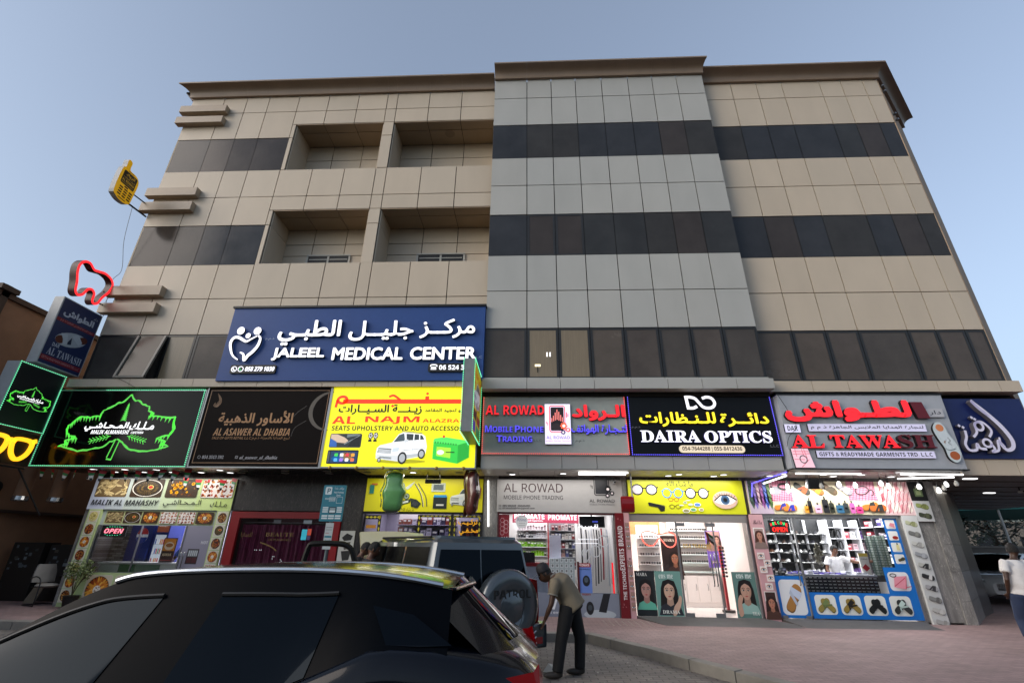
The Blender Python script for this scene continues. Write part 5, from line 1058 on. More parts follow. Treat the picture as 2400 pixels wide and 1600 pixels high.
for k in range(5): good('roll', 'rolled upholstery fabric standing behind the right hand pane', 'fabric roll', 'fabric rolls in the upholstery shop', -1.95+.13*k, 1.05, .9, .11, .11, 1.2, ['#3a2a3a', '#8b4038', '#5a4a50', '#6a2a34', '#44384a'][k], 'fabric_roll')
s = thing('poster', 'white poster with a black painted portrait beside the upholstery shop', 'poster', (-4.75, -.02, 1.2))
MB().box(-4.98, -4.6, -.01, .02, 1.2, 1.98).build('sheet', [M('poster_white', '#c7c7c2', .5)], s); S = Sheet((-4.98, -.01, 1.2)); S.poly([(.06, .62), (.18, .72), (.34, .66), (.3, .56), (.12, .54)], '#1c1c1c').poly([(.1, .5), (.3, .52), (.27, .36), (.15, .33)], '#55504c').poly([(.08, .3), (.34, .32), (.3, .1), (.14, .08)], '#242424'); S.build('print', s)
# --- phone shop ---------------------------------------------------
t = thing('name_board', 'pale grey board with thin dark letters and a phone emblem over the phone shop window', 'sign', (.7, .02, 2.47)); MB().box(-.96, 2.29, -.02, .04, 2.48, 3.29).build('panel', [M('board_grey', '#aca9a6', .4, noise=.03)], t)
S = Sheet((-.96, -.02, 2.48)); S.text('AL ROWAD', .18, .49, 1.54, .22, '#3a1d20', style='sans').text('MOBILE PHONE TRADING', .18, .31, 1.54, .1, '#2b2426', style='sans'); S.rect(.03, .05, .5, .18, '#9a9896').up().text('ABU MANAR  0545454955', .15, .13, .72, .045, '#33302f').text('alrowadmobiles@gmail.com', .15, .065, .83, .05, '#33302f').line(ellp(.09, .15, .018, n=8), .008, '#33302f', closed=True).frame(.07, .07, .115, .1, .006, '#33302f')
q = Sheet((-.96+2.42, -.021, 2.48+.13)); phone_art(q, c1='#3a3838', c2='#26262a', full=False); q.text('AL ROWAD', -.02, .12, .64, .08, '#2b2829', style='sans').text('MOBILE PHONE TRADING', -.02, .06, .64, .035, '#6a6668', style='sans'); S.build('print', t); q.build('emblem_print', t)
t = front('phone_shop_front', 'phone shop front with glass, red post and printed grey lower panels', -.9, 2.05)
MB().box(-.93, 2.06, 0, .06, 2.43, 2.48).box(-.93, -.89, 0, .06, .15, 2.43).box(1.06, 1.11, 0, .06, .15, 1.34).build('frame', [M('frame_redbrown', '#4a1a1e', .4)], t)
MB().box(-.89, 2.03, .03, .045, .66, 2.43).build('glass', [gls], t)
p = MB().box(-.89, 2.03, .01, .05, .15, .66).build('lower_panel', [M('panel_bluegrey', '#6f7686', .35)], t); S = Sheet((-.89, .01, .15), em=.03); S.rect(2.0, .0, 2.92, .5, '#7d8492').rect(0, 0, 2.0, .5, '#757b8a').up(); S.ell(2.45, .06, .38, .1, '#aab2b8').up().poly([(2.42, .12), (2.6, .1), (2.72, .5), (2.55, .5)], '#1a1c20').ell(2.22, .19, .09, .14, '#17191d').up().ell(2.22, .2, .05, .06, '#3a4248'); S.text('PROMATE', 2.05, .46, .2, .04, '#8a2a30').text('V', 1.25, .15, .2, .22, '#d5d8dd', bold=.02).text('al ent', 1.22, .06, .28, .06, '#d5d8dd'); S.build('print', p)
S = Sheet((-.89, .03, .66), em=.06); S.rect(.0, 0, .26, 1.76, '#7a1420').up()
for k in range(7): S.line(ellp(.08+.1*(k % 2), 1.62-.1*(k//2)-.05*(k % 2), .055, n=6), .01, '#c9a0a4', closed=True)
for k in range(3): S.ell(.08+.06*k, 1.2, .02, .03, '#e9dfe0').rect(.06+.06*k, 1.1, .1+.06*k, 1.18, '#e9dfe0')
S.ell(.58, 1.59, .16, .16, '#dcdcdc').up().text('Rhino', .47, 1.6, .22, .08, '#5a5a8a', style='').rect(.5, 1.55, .67, 1.56, '#9a9a9a').rect(.5, 1.5, .67, 1.51, '#9a9a9a')
S.text('تقـسـيـط', 2.02, 1.44, .5, .12, '#f4f4fa', 1.0, '', .02).text('Approved Partner', 2.0, 1.17, .5, .045, '#f4f4fa', .9).line([(1.9, 1.1), (2.5, 1.1)], .012, '#f4f4fa', 1.0)
S.rect(1.97, .0, 2.3, .62, '#5d78b8').up().rect(1.97, .56, 2.28, .65, '#8a1a24').up().text('PROMATE', 1.99, .58, .26, .05, '#f0e6e6').text('High-Definition', 2.0, .49, .26, .04, '#22305a'); S.ell(2.16, .26, .09, .12, '#17191d').up().ell(2.16, .28, .05, .06, '#44505c')
S.build('window_decal', t)
MB().box(1.905, 1.94, -.01, .02, .66, 1.33).build('light_strip', [M('red_strip', '#e0121c', .4, em=.9)], t)
hb = MB().box(-.6, 1.25, 1.25, 1.3, 2.28, 2.56).build('shop_header', [M('header_pinkred', '#9a3048', .4)], t); S = Sheet((-.6, 1.25, 2.28), em=.1); S.text('PROMATE', .05, .1, .85, .14, '#f3eef0').text('PROMATE', 1.0, .08, .8, .14, '#e6d6da').text('Innovation and Experience', .06, .03, .8, .045, '#f3eef0'); S.build('print', hb)
SB = M('shelf_white', '#d6d6d6', .35)
su = shelf_unit('white lit shelves of accessory boxes behind the left phone shop pane', -.48, .36, 1.75, (1.44, 1.67, 1.9, 2.1), .3, SB, white_w)
for z, cl_, nn in ((2.1, ['#d9d9dc', '#e8e8ea', '#c9cbd0'], 10), (1.9, ['#dcdcde', '#3a3c42', '#c8cace'], 11), (1.67, ['#8fcf2a', '#7dbb22', '#5a8f1e'], 9), (1.44, ['#8fcf2a', '#a6d838', '#4a5a2a'], 11)):
    for k in range(nn): good('box', 'small boxed accessory on the white phone shop shelves, %s' % ('white' if z > 1.8 else 'lime green'), 'box', ('white' if z > 1.8 else 'lime')+' accessory boxes', -.45+.8*(k+.5)/nn, 1.58, z, .8/nn*.85, .12, R_(.1, .15), rnd.choice(cl_))
MB().box(.38, .42, 1.4, 1.5, .2, 2.4).build('red_post', [M('frame_red', '#8a1018', .35)], t)
su = shelf_unit('grey shelves of phone cases behind the middle phone shop pane', .46, 1.16, 1.75, (1.2, 1.42, 1.64, 1.87, 2.1), .3, M('shelf_grey', '#9a9c9e', .35), M('back_grey', '#77787c', .5))
for z in (1.2, 1.42, 1.64, 1.87, 2.1):
    for k in range(7): good('box', 'phone case box on the grey shelves of the phone shop', 'box', 'phone case boxes', .5+.095*k+.04, 1.58, z, .075, .1, R_(.12, .18), rnd.choice(['#8a3a3e', '#d8d4d0', '#3c3a44', '#b08a80', '#5a5f8a', '#c9c2ba', '#2a2a30']))
s = MB().box(.42, .72, .95, .96, 1.38, 1.96).build('price_sheet', [M('paper_lilac', '#c9c6d6', .6)]); tag(s, 'blank pale sheet hanging inside the phone shop beside the red post', 'sheet')
w_ = thing('watch_cabinet', 'lit white display cabinet with rows of watches in the phone shop', 'cabinet', (.75, .8, .19)); MB().box(.4, 1.05, .7, 1.1, .19, 1.38).build('cabinet', [M('cabinet_white', '#d4dcdc', .3, em=.12)], w_); S = Sheet((.4, .7, .19), em=.15)
for j in range(4):
    for k in range(5): x, y = .08+.12*k, .78+.125*j; S.rr(x-.045, y-.05, x+.045, y+.05, .012, '#f0f3f3').ell(x, y+.005, .022, .03, rnd.choice(['#1b1d20', '#2c3034', '#7a8084', '#101216']), n=10)
S.build('watch_print', w_)
c = thing('sales_counter', 'white sales counter with a red top edge and open laptop in the phone shop', 'counter', (.0, .8, .19)); MB().box(-.5, .35, .7, 1.1, .19, 1.2).build('body', [M('counter_pale', '#b4b9c8', .4)], c); MB().box(-.52, .36, .66, 1.1, 1.2, 1.28).build('top', [M('counter_red', '#8e1620', .35)], c)
l = thing('laptop', 'black laptop standing open on the phone shop counter', 'laptop', (-.15, .85, 1.28)); MB().box(-.32, .02, .8, 1.02, 1.28, 1.3).build('keyboard', [blackret], l); MB().box(-.32, .02, .78, .8, 1.3, 1.53).build('lid', [M('laptop_black', '#141518', .35)], l)
gp = M('cable_metal', '#c6c8cc', .3)
for k in range(12):
    cc_ = rnd.choice(['#d8d8dc', '#2a2a2e', '#b8bcc4', '#e6e6ea', '#9a2a30'])
    o = MB().tube(smooth_line([(1.28+.07*k, 1.0+.05*(k % 3), 2.15-.02*(k % 4)), (1.29+.07*k, 1.0, 1.6), (1.27+.07*k, 1.02, .75+.05*(k % 5))], 4), .012 if k % 2 else .02, 6).build('hanging_cable', [M('cable_'+cc_[1:], cc_, .4)]); tag(o, 'charging cable or strap hanging in the right phone shop window', 'cable', 'cables hanging in the phone shop')
MB().box(1.2, 2.03, 1.35, 1.38, .2, 2.5).build('shop_room_wall', [white_w], wing)
for (x, z, r) in ((1.78, 1.82, .13), (1.56, 1.58, .13)): tag(MB().tube([(x+r*cos(a*pi/10), .3, z+r*sin(a*pi/10)) for a in range(20)], .012, 6, closed=True).build('ring_lamp', [M('ring_white', '#d8d8dc', .3, em=.25)]), 'white ring light hanging in the phone shop window, %s' % ('the upper one' if z > 1.7 else 'the lower one'), 'ring light')
hp = [(1.34+.12*(abs(sin(a))**3)*(1 if sin(a) > 0 else -1), .3, 1.5+.01*(13*cos(a)-5*cos(2*a)-2*cos(3*a)-cos(4*a))) for a in [k*pi/16 for k in range(32)]]
tag(MB().tube(hp, .012, 6, closed=True).build('heart_lamp', [M('ring_white', '#d8d8dc', .3, em=.25)]), 'white heart shaped tube light hanging in the phone shop window', 'heart light')
m = thing('monitor', 'black ceiling screen with small blue lettering in the phone shop window', 'screen', (1.5, .5, 2.15)); MB().box(1.2, 1.86, .45, .5, 2.15, 2.42).build('screen', [M('laptop_black', '#141518', .35)], m); MB().box(1.5, 1.54, .46, .49, 2.42, 2.6).build('mount', [dkfr], m); S = Sheet((1.2, .45, 2.15), em=1.0); S.text('OFFER', .34, .12, .14, .04, '#5a6aff'); S.build('lettering', m)
# red pillar between the phone shop and the glasses shop
t = thing('advert_pillar', 'narrow dark red pillar with white vertical lettering beside the phone shop', 'pillar', (2.17, 0, .15)); MB().box(2.06, 2.27, -.06, .03, .15, 2.48).build('panel', [M('pillar_wine', '#6d1019', .4)], t); S = Sheet((2.06, -.06, .15))
for a, b, c_, h in (('THE TECHNO', .38, .62, .085), ('EXPERTS', 1.02, .48, .12), ('BRAND', 1.56, .46, .12)): S.text(a, .16, b, c_, h, '#ded6d6', style='sb', rot=pi/2)
for k in range(10): S.ell(R_(.03, .18), R_(.04, .3) if k < 6 else R_(2.15, 2.3), .012, .012, '#a8686c', n=8)
S.build('lettering', t)
def bella(x0, x1, label, big):
    t = thing('advert_pillar', label, 'pillar', ((x0+x1)/2, 0, .15)); MB().box(x0, x1, -.05, .03, .15, 2.48).build('panel', [M('pillar_pink', '#c79ba0', .4)], t); S = Sheet((x0, -.05, .15), em=.02); W = x1-x0
    if big:
        S.text('Bella', .06, 2.1, .22, .1, '#3a2a30', style='script').rect(.03, 1.58, .29, 2.02, '#e5e0de').up(); S.rect(.05, 1.66, .27, 2.0, '#a08a84').up(); face(S, .16, 1.82, .14, '#c08a74', '#4a2a22', '#7d6a64'); S.rect(.02, .06, .29, .62, '#d8d0cc').up().rect(.04, .12, .27, .6, '#3a2622').up(); face(S, .155, .36, .16, '#b57a62', '#2a1814', '#4a3028')
        for x, y in ((.1, 1.38), (.22, 1.22), (.1, 1.08), (.22, .9), (.15, .72)): S.rect(x-.085, y-.07, x+.085, y+.075, '#ddd4d0').up(); eye(S, x, y+.005, .055); S.up()
    else:
        S.text('Bella', .1, 1.0, .3, .1, '#4a2a38', style='script', rot=pi/2)
        for k in range(9):
            if k == 3: continue
            y = 2.0-.22*k; S.rect(.02, y-.08, W-.02, y+.1, '#9c7a72').up(); eye(S, W/2, y, .045, '#a87a68'); S.up()
    S.build('print', t)
bella(2.275, 2.41, 'narrow pink advert pillar with a column of eye photos beside the red pillar', False); bella(5.41, 5.73, 'pink advert pillar with two face photos and five eye photos between two shops', True)
# --- glasses shop -------------------------------------------------
t = thing('glasses_board', 'yellow green board with printed spectacles and a big blue eye over the glasses shop', 'sign', (3.9, .02, 2.48)); MB().box(2.45, 5.38, -.02, .04, 2.48, 3.3).build('panel', [M('board_lime', '#c3c61a', .4, em=.12)], t)
S = Sheet((2.45, -.02, 2.48), em=.1); S.text('ما شـاء الله', 1.0, .66, .68, .14, '#16160e', style='', bold=.01); specs(S, .42, .58, .7, '#1d1a16', lens='#c9c4cc'); specs(S, 1.13, .5, .56, '#2f7fc8', r=1); specs(S, 1.14, .34, .28, '#a8321e', r=.8); specs(S, 1.75, .5, .62, '#1d1a16', lens='#d9d2da', r=1); specs(S, 1.16, .17, .3, '#6a5a1a', r=.8)
S.poly([(.48, .26), (.7, .22), (.9, .16), (.88, .06), (.78, .05), (.72, .14), (.62, .16), (.5, .18)], '#14161a').line([(.5, .26), (.9, .18)], .02, '#3a3a3a')
for x, y, a, b, c_ in ((1.42, .27, .05, .03, '#8d9a7a'), (1.55, .22, .06, .03, '#b9c2b0'), (1.72, .22, .09, .05, '#5a82c8'), (1.42, .07, .09, .05, '#8f8a62'), (1.6, .1, .08, .045, '#5fa06a'), (1.8, .1, .06, .04, '#a89a7a'), (1.32, .2, .06, .015, '#c9cfc0'), (1.5, .32, .06, .012, '#c9cfc0')): S.up().ell(x, y, a, b, '#e4e6de').up().ell(x, y, a*.8, b*.75, c_)
eye(S, 2.43, .34, .27, '#cfae9e', '#4a6a90'); S.build('print', t)
t = front('glasses_shop_front', 'bright glass front of the glasses shop with a frameless double door', 2.42, 5.34)
MB().box(2.41, 5.34, 0, .06, 2.28, 2.48).build('transom', [M('transom_grey', '#7d7977', .4)], t)
MB().box(2.42, 3.56, .03, .045, .18, 2.28).build('glass', [gls], t); MB().box(4.5, 5.33, .03, .045, .18, 2.28).build('glass', [gls], t)
d = MB().box(3.6, 4.47, .03, .045, .2, 2.26).build('door', [gls], t); handle(4.36, .85, 1.55, .03, d)
m = MB(); m.box(3.56, 3.6, .02, .05, .18, 2.28).box(4.47, 4.5, .02, .05, .18, 2.28).box(3.6, 3.78, .01, .06, .18, .28).box(4.28, 4.47, .01, .06, .18, .28).box(3.56, 3.8, .01, .06, 2.18, 2.27).box(4.3, 4.55, .01, .06, 2.18, 2.27).box(5.33, 5.36, .01, .06, .18, 2.28); m.build('frame', [alfr], t)
S = Sheet((2.42, .03, .18), em=.04); S.rect(.02, .02, .5, .98, '#1f2528').up(); face(S, .27, .55, .25, '#b0857a', '#14100e', '#5fae96', hairw=.8); S.text('MARA', .06, .87, .26, .07, '#c9ccc8', style='serif').text('MOCCA', .08, .04, .14, .03, '#16201e', style='serif'); S.build('window_poster', t)
S = Sheet((2.42, .03, .18), em=.04); S.rect(.505, .02, 1.13, .98, '#6a938b').up(); face(S, .82, .53, .275, '#c8a48e', '#15100e', '#2a2c34', hairw=.88); S.poly(smooth_line([(.92, .04), (1.04, .2), (1.1, .4), (1.05, .46), (1.0, .34), (.9, .22), (.86, .06)], 3, True), '#c8a48e').up(); S.text('ens me', .6, .82, .34, .09, '#d6e0dc', style='serif').text('DRAMA', .62, .08, .4, .07, '#e0e2da', style='serif'); S.build('window_poster', t)
S = Sheet((2.42, .03, .18), em=.04); S.rect(2.35, .02, 2.9, .99, '#5b7c76').up(); face(S, 2.63, .56, .27, '#b9927e', '#15100e', '#8fb0a8', hairw=.85); S.poly(smooth_line([(2.42, .04), (2.5, .1), (2.49, .3), (2.54, .44), (2.48, .5), (2.41, .38), (2.39, .16)], 3, True), '#b9927e').up(); S.text('TEA', 2.7, .08, .16, .07, '#e0e2da', style='serif').text('ens me', 2.45, .85, .36, .09, '#d6e0dc', style='serif'); S.build('window_poster', t)
S = Sheet((2.42, .03, .18)); S.text('054 7644288', 1.28, 1.5, .68, .1, '#b8922e', 0); S.build('window_lettering', t)
n_ = thing('neon_spectacles', 'red glowing neon spectacles outline in the glasses shop window', 'neon sign', (3.1, .1, 1.68)); no = smooth_line([(2.72, 2.0), (2.74, 1.84), (2.84, 1.74), (2.98, 1.73), (3.08, 1.82), (3.15, 1.9), (3.22, 1.84), (3.32, 1.72), (3.44, 1.7), (3.54, 1.78), (3.56, 1.95), (3.5, 2.02), (3.36, 2.03), (3.16, 1.99), (3.0, 2.04), (2.84, 2.06)], 4, True)
MB().tube([(x, .1, z) for x, z in no], .013, 6, closed=True).build('tube', [M('neon_pink', '#ff7a6a', .4, em=2.4, emcol='#ff5a48')], n_); MB().cyl((2.9, .1, 2.05), (2.9, .1, 2.5), .004).cyl((3.4, .1, 2.03), (3.4, .1, 2.5), .004).build('wire', [alfr], n_)
su = shelf_unit('white shelf tower of spectacles at the left of the glasses shop', 2.92, 3.5, 1.7, (1.05, 1.27, 1.49, 1.71, 1.93), .25, SB, white_w)
for z in (1.05, 1.27, 1.49, 1.71, 1.93):
    for k in range(4): good('specs', 'pair of spectacles on the white shelf tower at the left of the glasses shop', 'spectacles', 'spectacles on the left tower', 2.99+.14*k, 1.56, z+.01, .12, .1, .05, rnd.choice(['#1a1a1c', '#4a3a30', '#6a6a70', '#3a2020']), 'spectacles')
p = thing('poster', 'dark poster of a face beside the spectacle tower in the glasses shop', 'poster', (3.8, 1.7, .9)); MB().box(3.56, 4.1, 1.66, 1.7, .9, 2.0).build('card', [M('poster_dark', '#2a1c1a', .4)], p); S = Sheet((3.56, 1.66, .9), em=.02); face(S, .34, .5, .2, '#a06a50', '#1a100c', '#3a241e'); S.text('MARA', .08, .95, .3, .07, '#c9b8a8', style='serif'); S.build('print', p)
m = MB().box(2.4, 3.8, 2.6, 2.62, 2.05, 2.5); m.build('shop_room_wall', [M('orange_wall', '#c9703e', .5)], wing)
su = shelf_unit('long glass shelves of spectacles along the back of the glasses shop', 4.15, 5.3, 3.05, (1.3, 1.52, 1.74, 1.96, 2.18), .25, M('shelf_glass', '#b9c6c2', .15), M('shop_cream_wall', '#e2d8d2', .5))
for z in (1.3, 1.52, 1.74, 1.96, 2.18):
    for k in range(8): good('specs', 'dark spectacles on the long glass shelves at the back of the glasses shop', 'spectacles', 'spectacles on the back shelves', 4.22+.14*k, 2.9, z+.01, .125, .1, .055, rnd.choice(['#141416', '#202024', '#3a2a22', '#2a2a30']), 'spectacles')
c = thing('cabinet', 'long white cupboard with a glass top in the glasses shop', 'cabinet', (4.4, 2.6, .19)); MB().box(3.6, 5.3, 2.3, 2.9, .19, .98).build('body', [M('cupboard_white', '#dcd4cf', .35)], c); MB().box(3.58, 5.3, 2.27, 2.9, 1.04, 1.07).build('top', [M('shelf_glass', '#b9c6c2', .15)], c)
for k in range(5): MB().box(3.68+.32*k, 3.98+.32*k, 2.285, 2.3, .3, .95).build('door', [M('cupboard_white', '#dcd4cf', .35)], c, bevel=.004); MB().tube([(3.94+.32*k, 2.28, .6), (3.94+.32*k, 2.25, .63), (3.94+.32*k, 2.25, .73), (3.94+.32*k, 2.28, .76)], .008, 5).build('handle', [steel], c)
d = thing('display_stand', 'red turning stand hung with sunglasses by the glasses shop door', 'stand', (5.0, 1.2, .19)); MB().cyl((5.0, 1.2, .19), (5.0, 1.2, .24), .16, n=16).build('base', [dkfr], d); MB().box(4.97, 5.03, 1.17, 1.23, .24, 1.75).build('column', [M('stand_red', '#a8202a', .35)], d)
for k in range(9): good('specs', 'sunglasses hanging on the red turning stand', 'spectacles', 'sunglasses on the red stand', 5.0, 1.1, 1.0+.085*k, .14, .06, .05, '#17171a', 'sunglasses')
p = thing('poster', 'purple and pink poster of faces and eyes at the right of the glasses shop', 'poster', (5.1, 1.9, 1.2)); MB().box(4.9, 5.32, 1.9, 1.93, 1.2, 2.15).build('card', [M('poster_purple', '#6a50a8', .4)], p); S = Sheet((4.9, 1.9, 1.2), em=.03); S.rect(.02, .42, .4, .93, '#b08a84').up(); face(S, .13, .7, .13, '#b98470', '#2a1814', '#8a6a60'); face(S, .3, .7, .13, '#c09080', '#3a2018', '#8a6a60'); S.text('Bella', .14, .33, .14, .05, '#e0d8f0', style='script')
for x in (.1, .21, .32): eye(S, x, .14, .04)
S.build('print', p)
fl_ = thing('small_flag', 'small hand flag in red green white and black on a stick inside the glasses shop', 'flag', (4.45, .5, 1.7)); MB().cyl((4.55, .5, 1.55), (4.42, .5, 2.15), .006).build('stick', [alfr], fl_)
m = MB(); a = Vector((4.44, .5, 2.1)); u = Vector((.2, 0, -.14)); v = Vector((.05, 0, -.24))
for k, c_ in enumerate(('#1c7a3c', '#e6e6e6', '#141414')): m.add([a+v*k/3, a+v*k/3+u, a+v*(k+1)/3+u, a+v*(k+1)/3], [(0, 1, 2, 3)], 0, (*C(c_), 0))
m.add([a+Vector((0, -.003, 0)), a+Vector((0, -.003, 0))+u*.28, a+Vector((0, -.003, 0))+u*.28+v, a+Vector((0, -.003, 0))+v], [(0, 1, 2, 3)], 0, (*C('#b51c28'), 0)); m.build('cloth', [PAINTED], fl_, normals=False)
# --- sandal shop --------------------------------------------------
t = thing('sandal_board', 'long board printed with sandals, perfume bottles, ties and pink headcloths over the sandal shop', 'sign', (7.5, .02, 2.49)); MB().box(5.48, 9.5, -.02, .04, 2.5, 3.3).build('panel', [M('board_cream', '#d8cfae', .4)], t)
S = Sheet((5.48, -.02, 2.5), em=.08); S.rect(.0, 0, .58, .8, '#b9a9b8').rect(3.28, 0, 4.02, .8, '#d6b8b8').up()
for k in range(6):
    x = .02+.09*k; c_ = ['#3f5648', '#7a68b0', '#c9a8b0', '#8a4a8a', '#3f5aa8', '#4a6a34'][k]; S.poly([(x+.02, .8), (x+.1, .8), (x+.14, .3), (x+.08, .1), (x, .3)], c_)
    for j in range(4): S.line([(x+.02, .72-.14*j), (x+.12, .62-.14*j)], .02, ['#d0a8c0', '#2a2a3a', '#e0e0e0', '#c04060'][(k+j) % 4])
for (x0, x1, y0, y1) in ((.58, 1.12, .3, .8), (2.5, 3.2, .34, .8)):
    S.rect(x0, y0, x1, y1, '#c87a92').up()
    for k in range(9): S.line([(x0+(x1-x0)*k/9, y0), (x0+(x1-x0)*min(1, (k+2)/9), y1)], .012, '#9c3352').line([(x0, y0+(y1-y0)*k/9), (x1, y0+(y1-y0)*max(0, (k-1)/9))], .008, '#e3bcc6')
    S.up()
for k in range(7):
    for j in range(3): S.poly([(3.3+.1*k, .05+.26*j), (3.38+.1*k, .1+.26*j), (3.36+.1*k, .28+.26*j), (3.29+.1*k, .22+.26*j)], rnd.choice(['#d9a0a4', '#e8dcd0', '#b85a64', '#cf8a90'])).line([(3.28+.1*k, .04+.26*j), (3.4+.1*k, .3+.26*j)], .014, '#8e2a3a')
S.up(); S.line(ellp(.95, .66, .15, .07, 18), .05, '#1d1d20', closed=True).ell(.72, .56, .14, .1, '#8f8f96').line(ellp(2.86, .58, .17, .1, 18, .2), .03, '#1d1d20', closed=True).line(smooth_line([(3.0, .55), (3.1, .6), (3.14, .5), (3.06, .46)], 4), .025, '#1d1d20')
for x, y, L, a, s1, s2 in ((1.38, .62, .42, -.6, '#3a3a30', '#c85a28'), (1.72, .62, .42, -.6, '#b06a24', '#c9a02a'), (2.06, .62, .4, -.6, '#5a4426', '#463c20'), (2.42, .62, .42, -.6, '#8c8890', '#c2bec8'), (.78, .17, .36, .15, '#d97a2a', '#2e3a9a'), (.98, .14, .34, .1, '#d97a2a', '#2a34a0'), (2.95, .2, .4, .2, '#c8742c', '#2e3230'), (3.12, .16, .4, .05, '#b8642a', '#2a2c2c')): sandal(S, x, y, L, a, s1, s2)
for x, w_, h, c_ in ((1.32, .13, .2, '#c98a2a'), (1.42, .1, .36, '#17171a'), (1.58, .16, .24, '#d8a0b8'), (1.78, .15, .4, '#15161a'), (1.94, .12, .3, '#22261a'), (2.1, .18, .24, '#2a5a78'), (2.28, .13, .3, '#2c3434'), (2.44, .12, .3, '#b85a9a'), (2.58, .16, .2, '#c03a7a')): S.rr(x, .03, x+w_, .03+h*.8, .015, c_).rect(x+w_*.35, .03+h*.8, x+w_*.65, .03+h, '#2a2a2a').rect(x+w_*.25, .03+h*.3, x+w_*.75, .03+h*.45, shade(c_, 1.8))
S.build('print', t)
t = front('sandal_shop_front', 'sandal shop glass front framed in bright blue vinyl with printed sandals', 5.76, 9.05)
MB().box(5.74, 9.06, 0, .06, 2.42, 2.5).box(9.0, 9.05, 0, .06, .15, 2.42).box(6.47, 6.5, .01, .05, .2, 2.42).box(5.74, 5.77, .01, .05, .2, 2.42).build('frame', [alfr], t)
d = MB().box(5.77, 6.46, .03, .045, .2, 2.4).build('door', [gls], t); handle(6.38, .9, 1.6, .03, d); MB().box(6.5, 9.0, .03, .045, .2, 2.42).build('glass', [gls], t); MB().box(5.8, 5.92, .01, .06, .18, .27).box(6.34, 6.5, .01, .06, .18, .27).build('hinge', [alfr], d)
blu = '#1268b8'; S = Sheet((5.77, .03, .2), em=.05); S.rect(.0, .02, .69, .9, blu).rect(.73, .02, 3.23, .56, blu).rect(2.6, .56, 3.23, 1.12, blu).rect(2.9, 1.12, 3.23, 2.22, blu).up()
S.rr(.07, .08, .64, .82, .1, '#d3d5d8')
for k in range(4): S.rr(.84+.57*k, .1, 1.32+.57*k, .51, .08, '#d3d5d0')
S.rr(2.66, .62, 3.14, 1.02, .08, '#d3d5d8')
for k in range(4): S.rr(2.95, 1.2+.26*k, 3.18, 1.41+.26*k, .03, '#d3d5d2')
S.up(); sandal(S, .37, .44, .62, 1.05, '#a0713a', '#b9c4d8'); S.up()
for k, (c1, c2) in enumerate((('#8a7a3e', '#6a7a4a'), ('#8a7436', '#1c1c1a'), ('#151a1a', '#101414'), ('#2c3030', '#b4c9c2'))): sandal(S, 1.03+.57*k, .3, .36, .75, c1, c2); sandal(S, 1.12+.57*k, .3, .36, 2.4, c1, c2)
S.poly([(2.72, .7), (2.98, .66), (3.06, .94), (2.78, .92)], '#d48a98').up().line([(2.74, .72), (3.02, .9)], .014, '#b03a50').line([(2.98, .66), (3.06, .94)], .014, '#b03a50').line([(3.0, .7), (3.12, .72)], .014, '#b03a50').line(ellp(2.76, .95, .07, .035, 14), .02, '#25252a', closed=True)
S.poly([(3.0, 2.05), (3.12, 2.0), (3.14, 2.1), (3.04, 2.12)], '#c87a84')
S.ell(3.07, 1.78, .07, .04, '#8a2018').rect(3.03, 1.5, 3.1, 1.62, '#c9c08a').rect(3.05, 1.62, 3.08, 1.66, '#222222'); sandal(S, 3.07, 1.3, .17, .3, '#5a4a26', '#3a4030')
S.build('window_vinyl', t)
t = thing('advert_pillar', 'white printed strip with grey sandals beside the sandal shop', 'pillar', (9.3, 0, .15)); MB().box(9.13, 9.49, -.03, .03, .15, 2.49).build('panel', [M('strip_white', '#bfc1c0', .4)], t); S = Sheet((9.13, -.03, .15), em=.02)
for k in range(10): sandal(S, .18, 2.16-.235*k, .28, -.25, ['#a8ab8e', '#6a6a68', '#b9bab4', '#8f9296', '#a9aaa4', '#2a2a2c', '#9a9a9c', '#7d7e7c', '#b0b0ac', '#a0a09e'][k], ['#8a8f62', '#7f7f7a', '#9a9a96', '#a3a6aa', '#2c2c2e', '#c6c6c4', '#3c3c3e', '#5e5e5c', '#c0c0bc', '#8e8e8a'][k], double=k % 2 == 0)
S.build('print', t)
t = thing('perfume_print', 'small black and white print of a green bottle and two sandals on the end pier', 'poster', (9.72, 0, 2.36)); MB().box(9.5, 9.9, -.035, -.002, 2.36, 2.84).box(9.5, 9.9, -.035, -.002, 2.845, 3.3, 1).build('sheet', [M('strip_white', '#bfc1c0', .4), blackret], t); S = Sheet((9.5, -.035, 2.36)); sandal(S, .2, .36, .3, -.2, '#8f9a5a', '#7a8048'); sandal(S, .2, .14, .3, -.2, '#3c4030', '#5a5e44'); S.rr(.1, .58, .3, .78, .02, '#5c6e4a').rect(.16, .78, .24, .84, '#b8b8a8').up().rect(.14, .62, .26, .72, '#8fa070'); S.build('print', t)
led_open('oval red and green lit welcome OPEN sign in the sandal shop window', 5.86, 2.05, .5, .3, ('#ff2a20', '#ff2a20'), top=True)
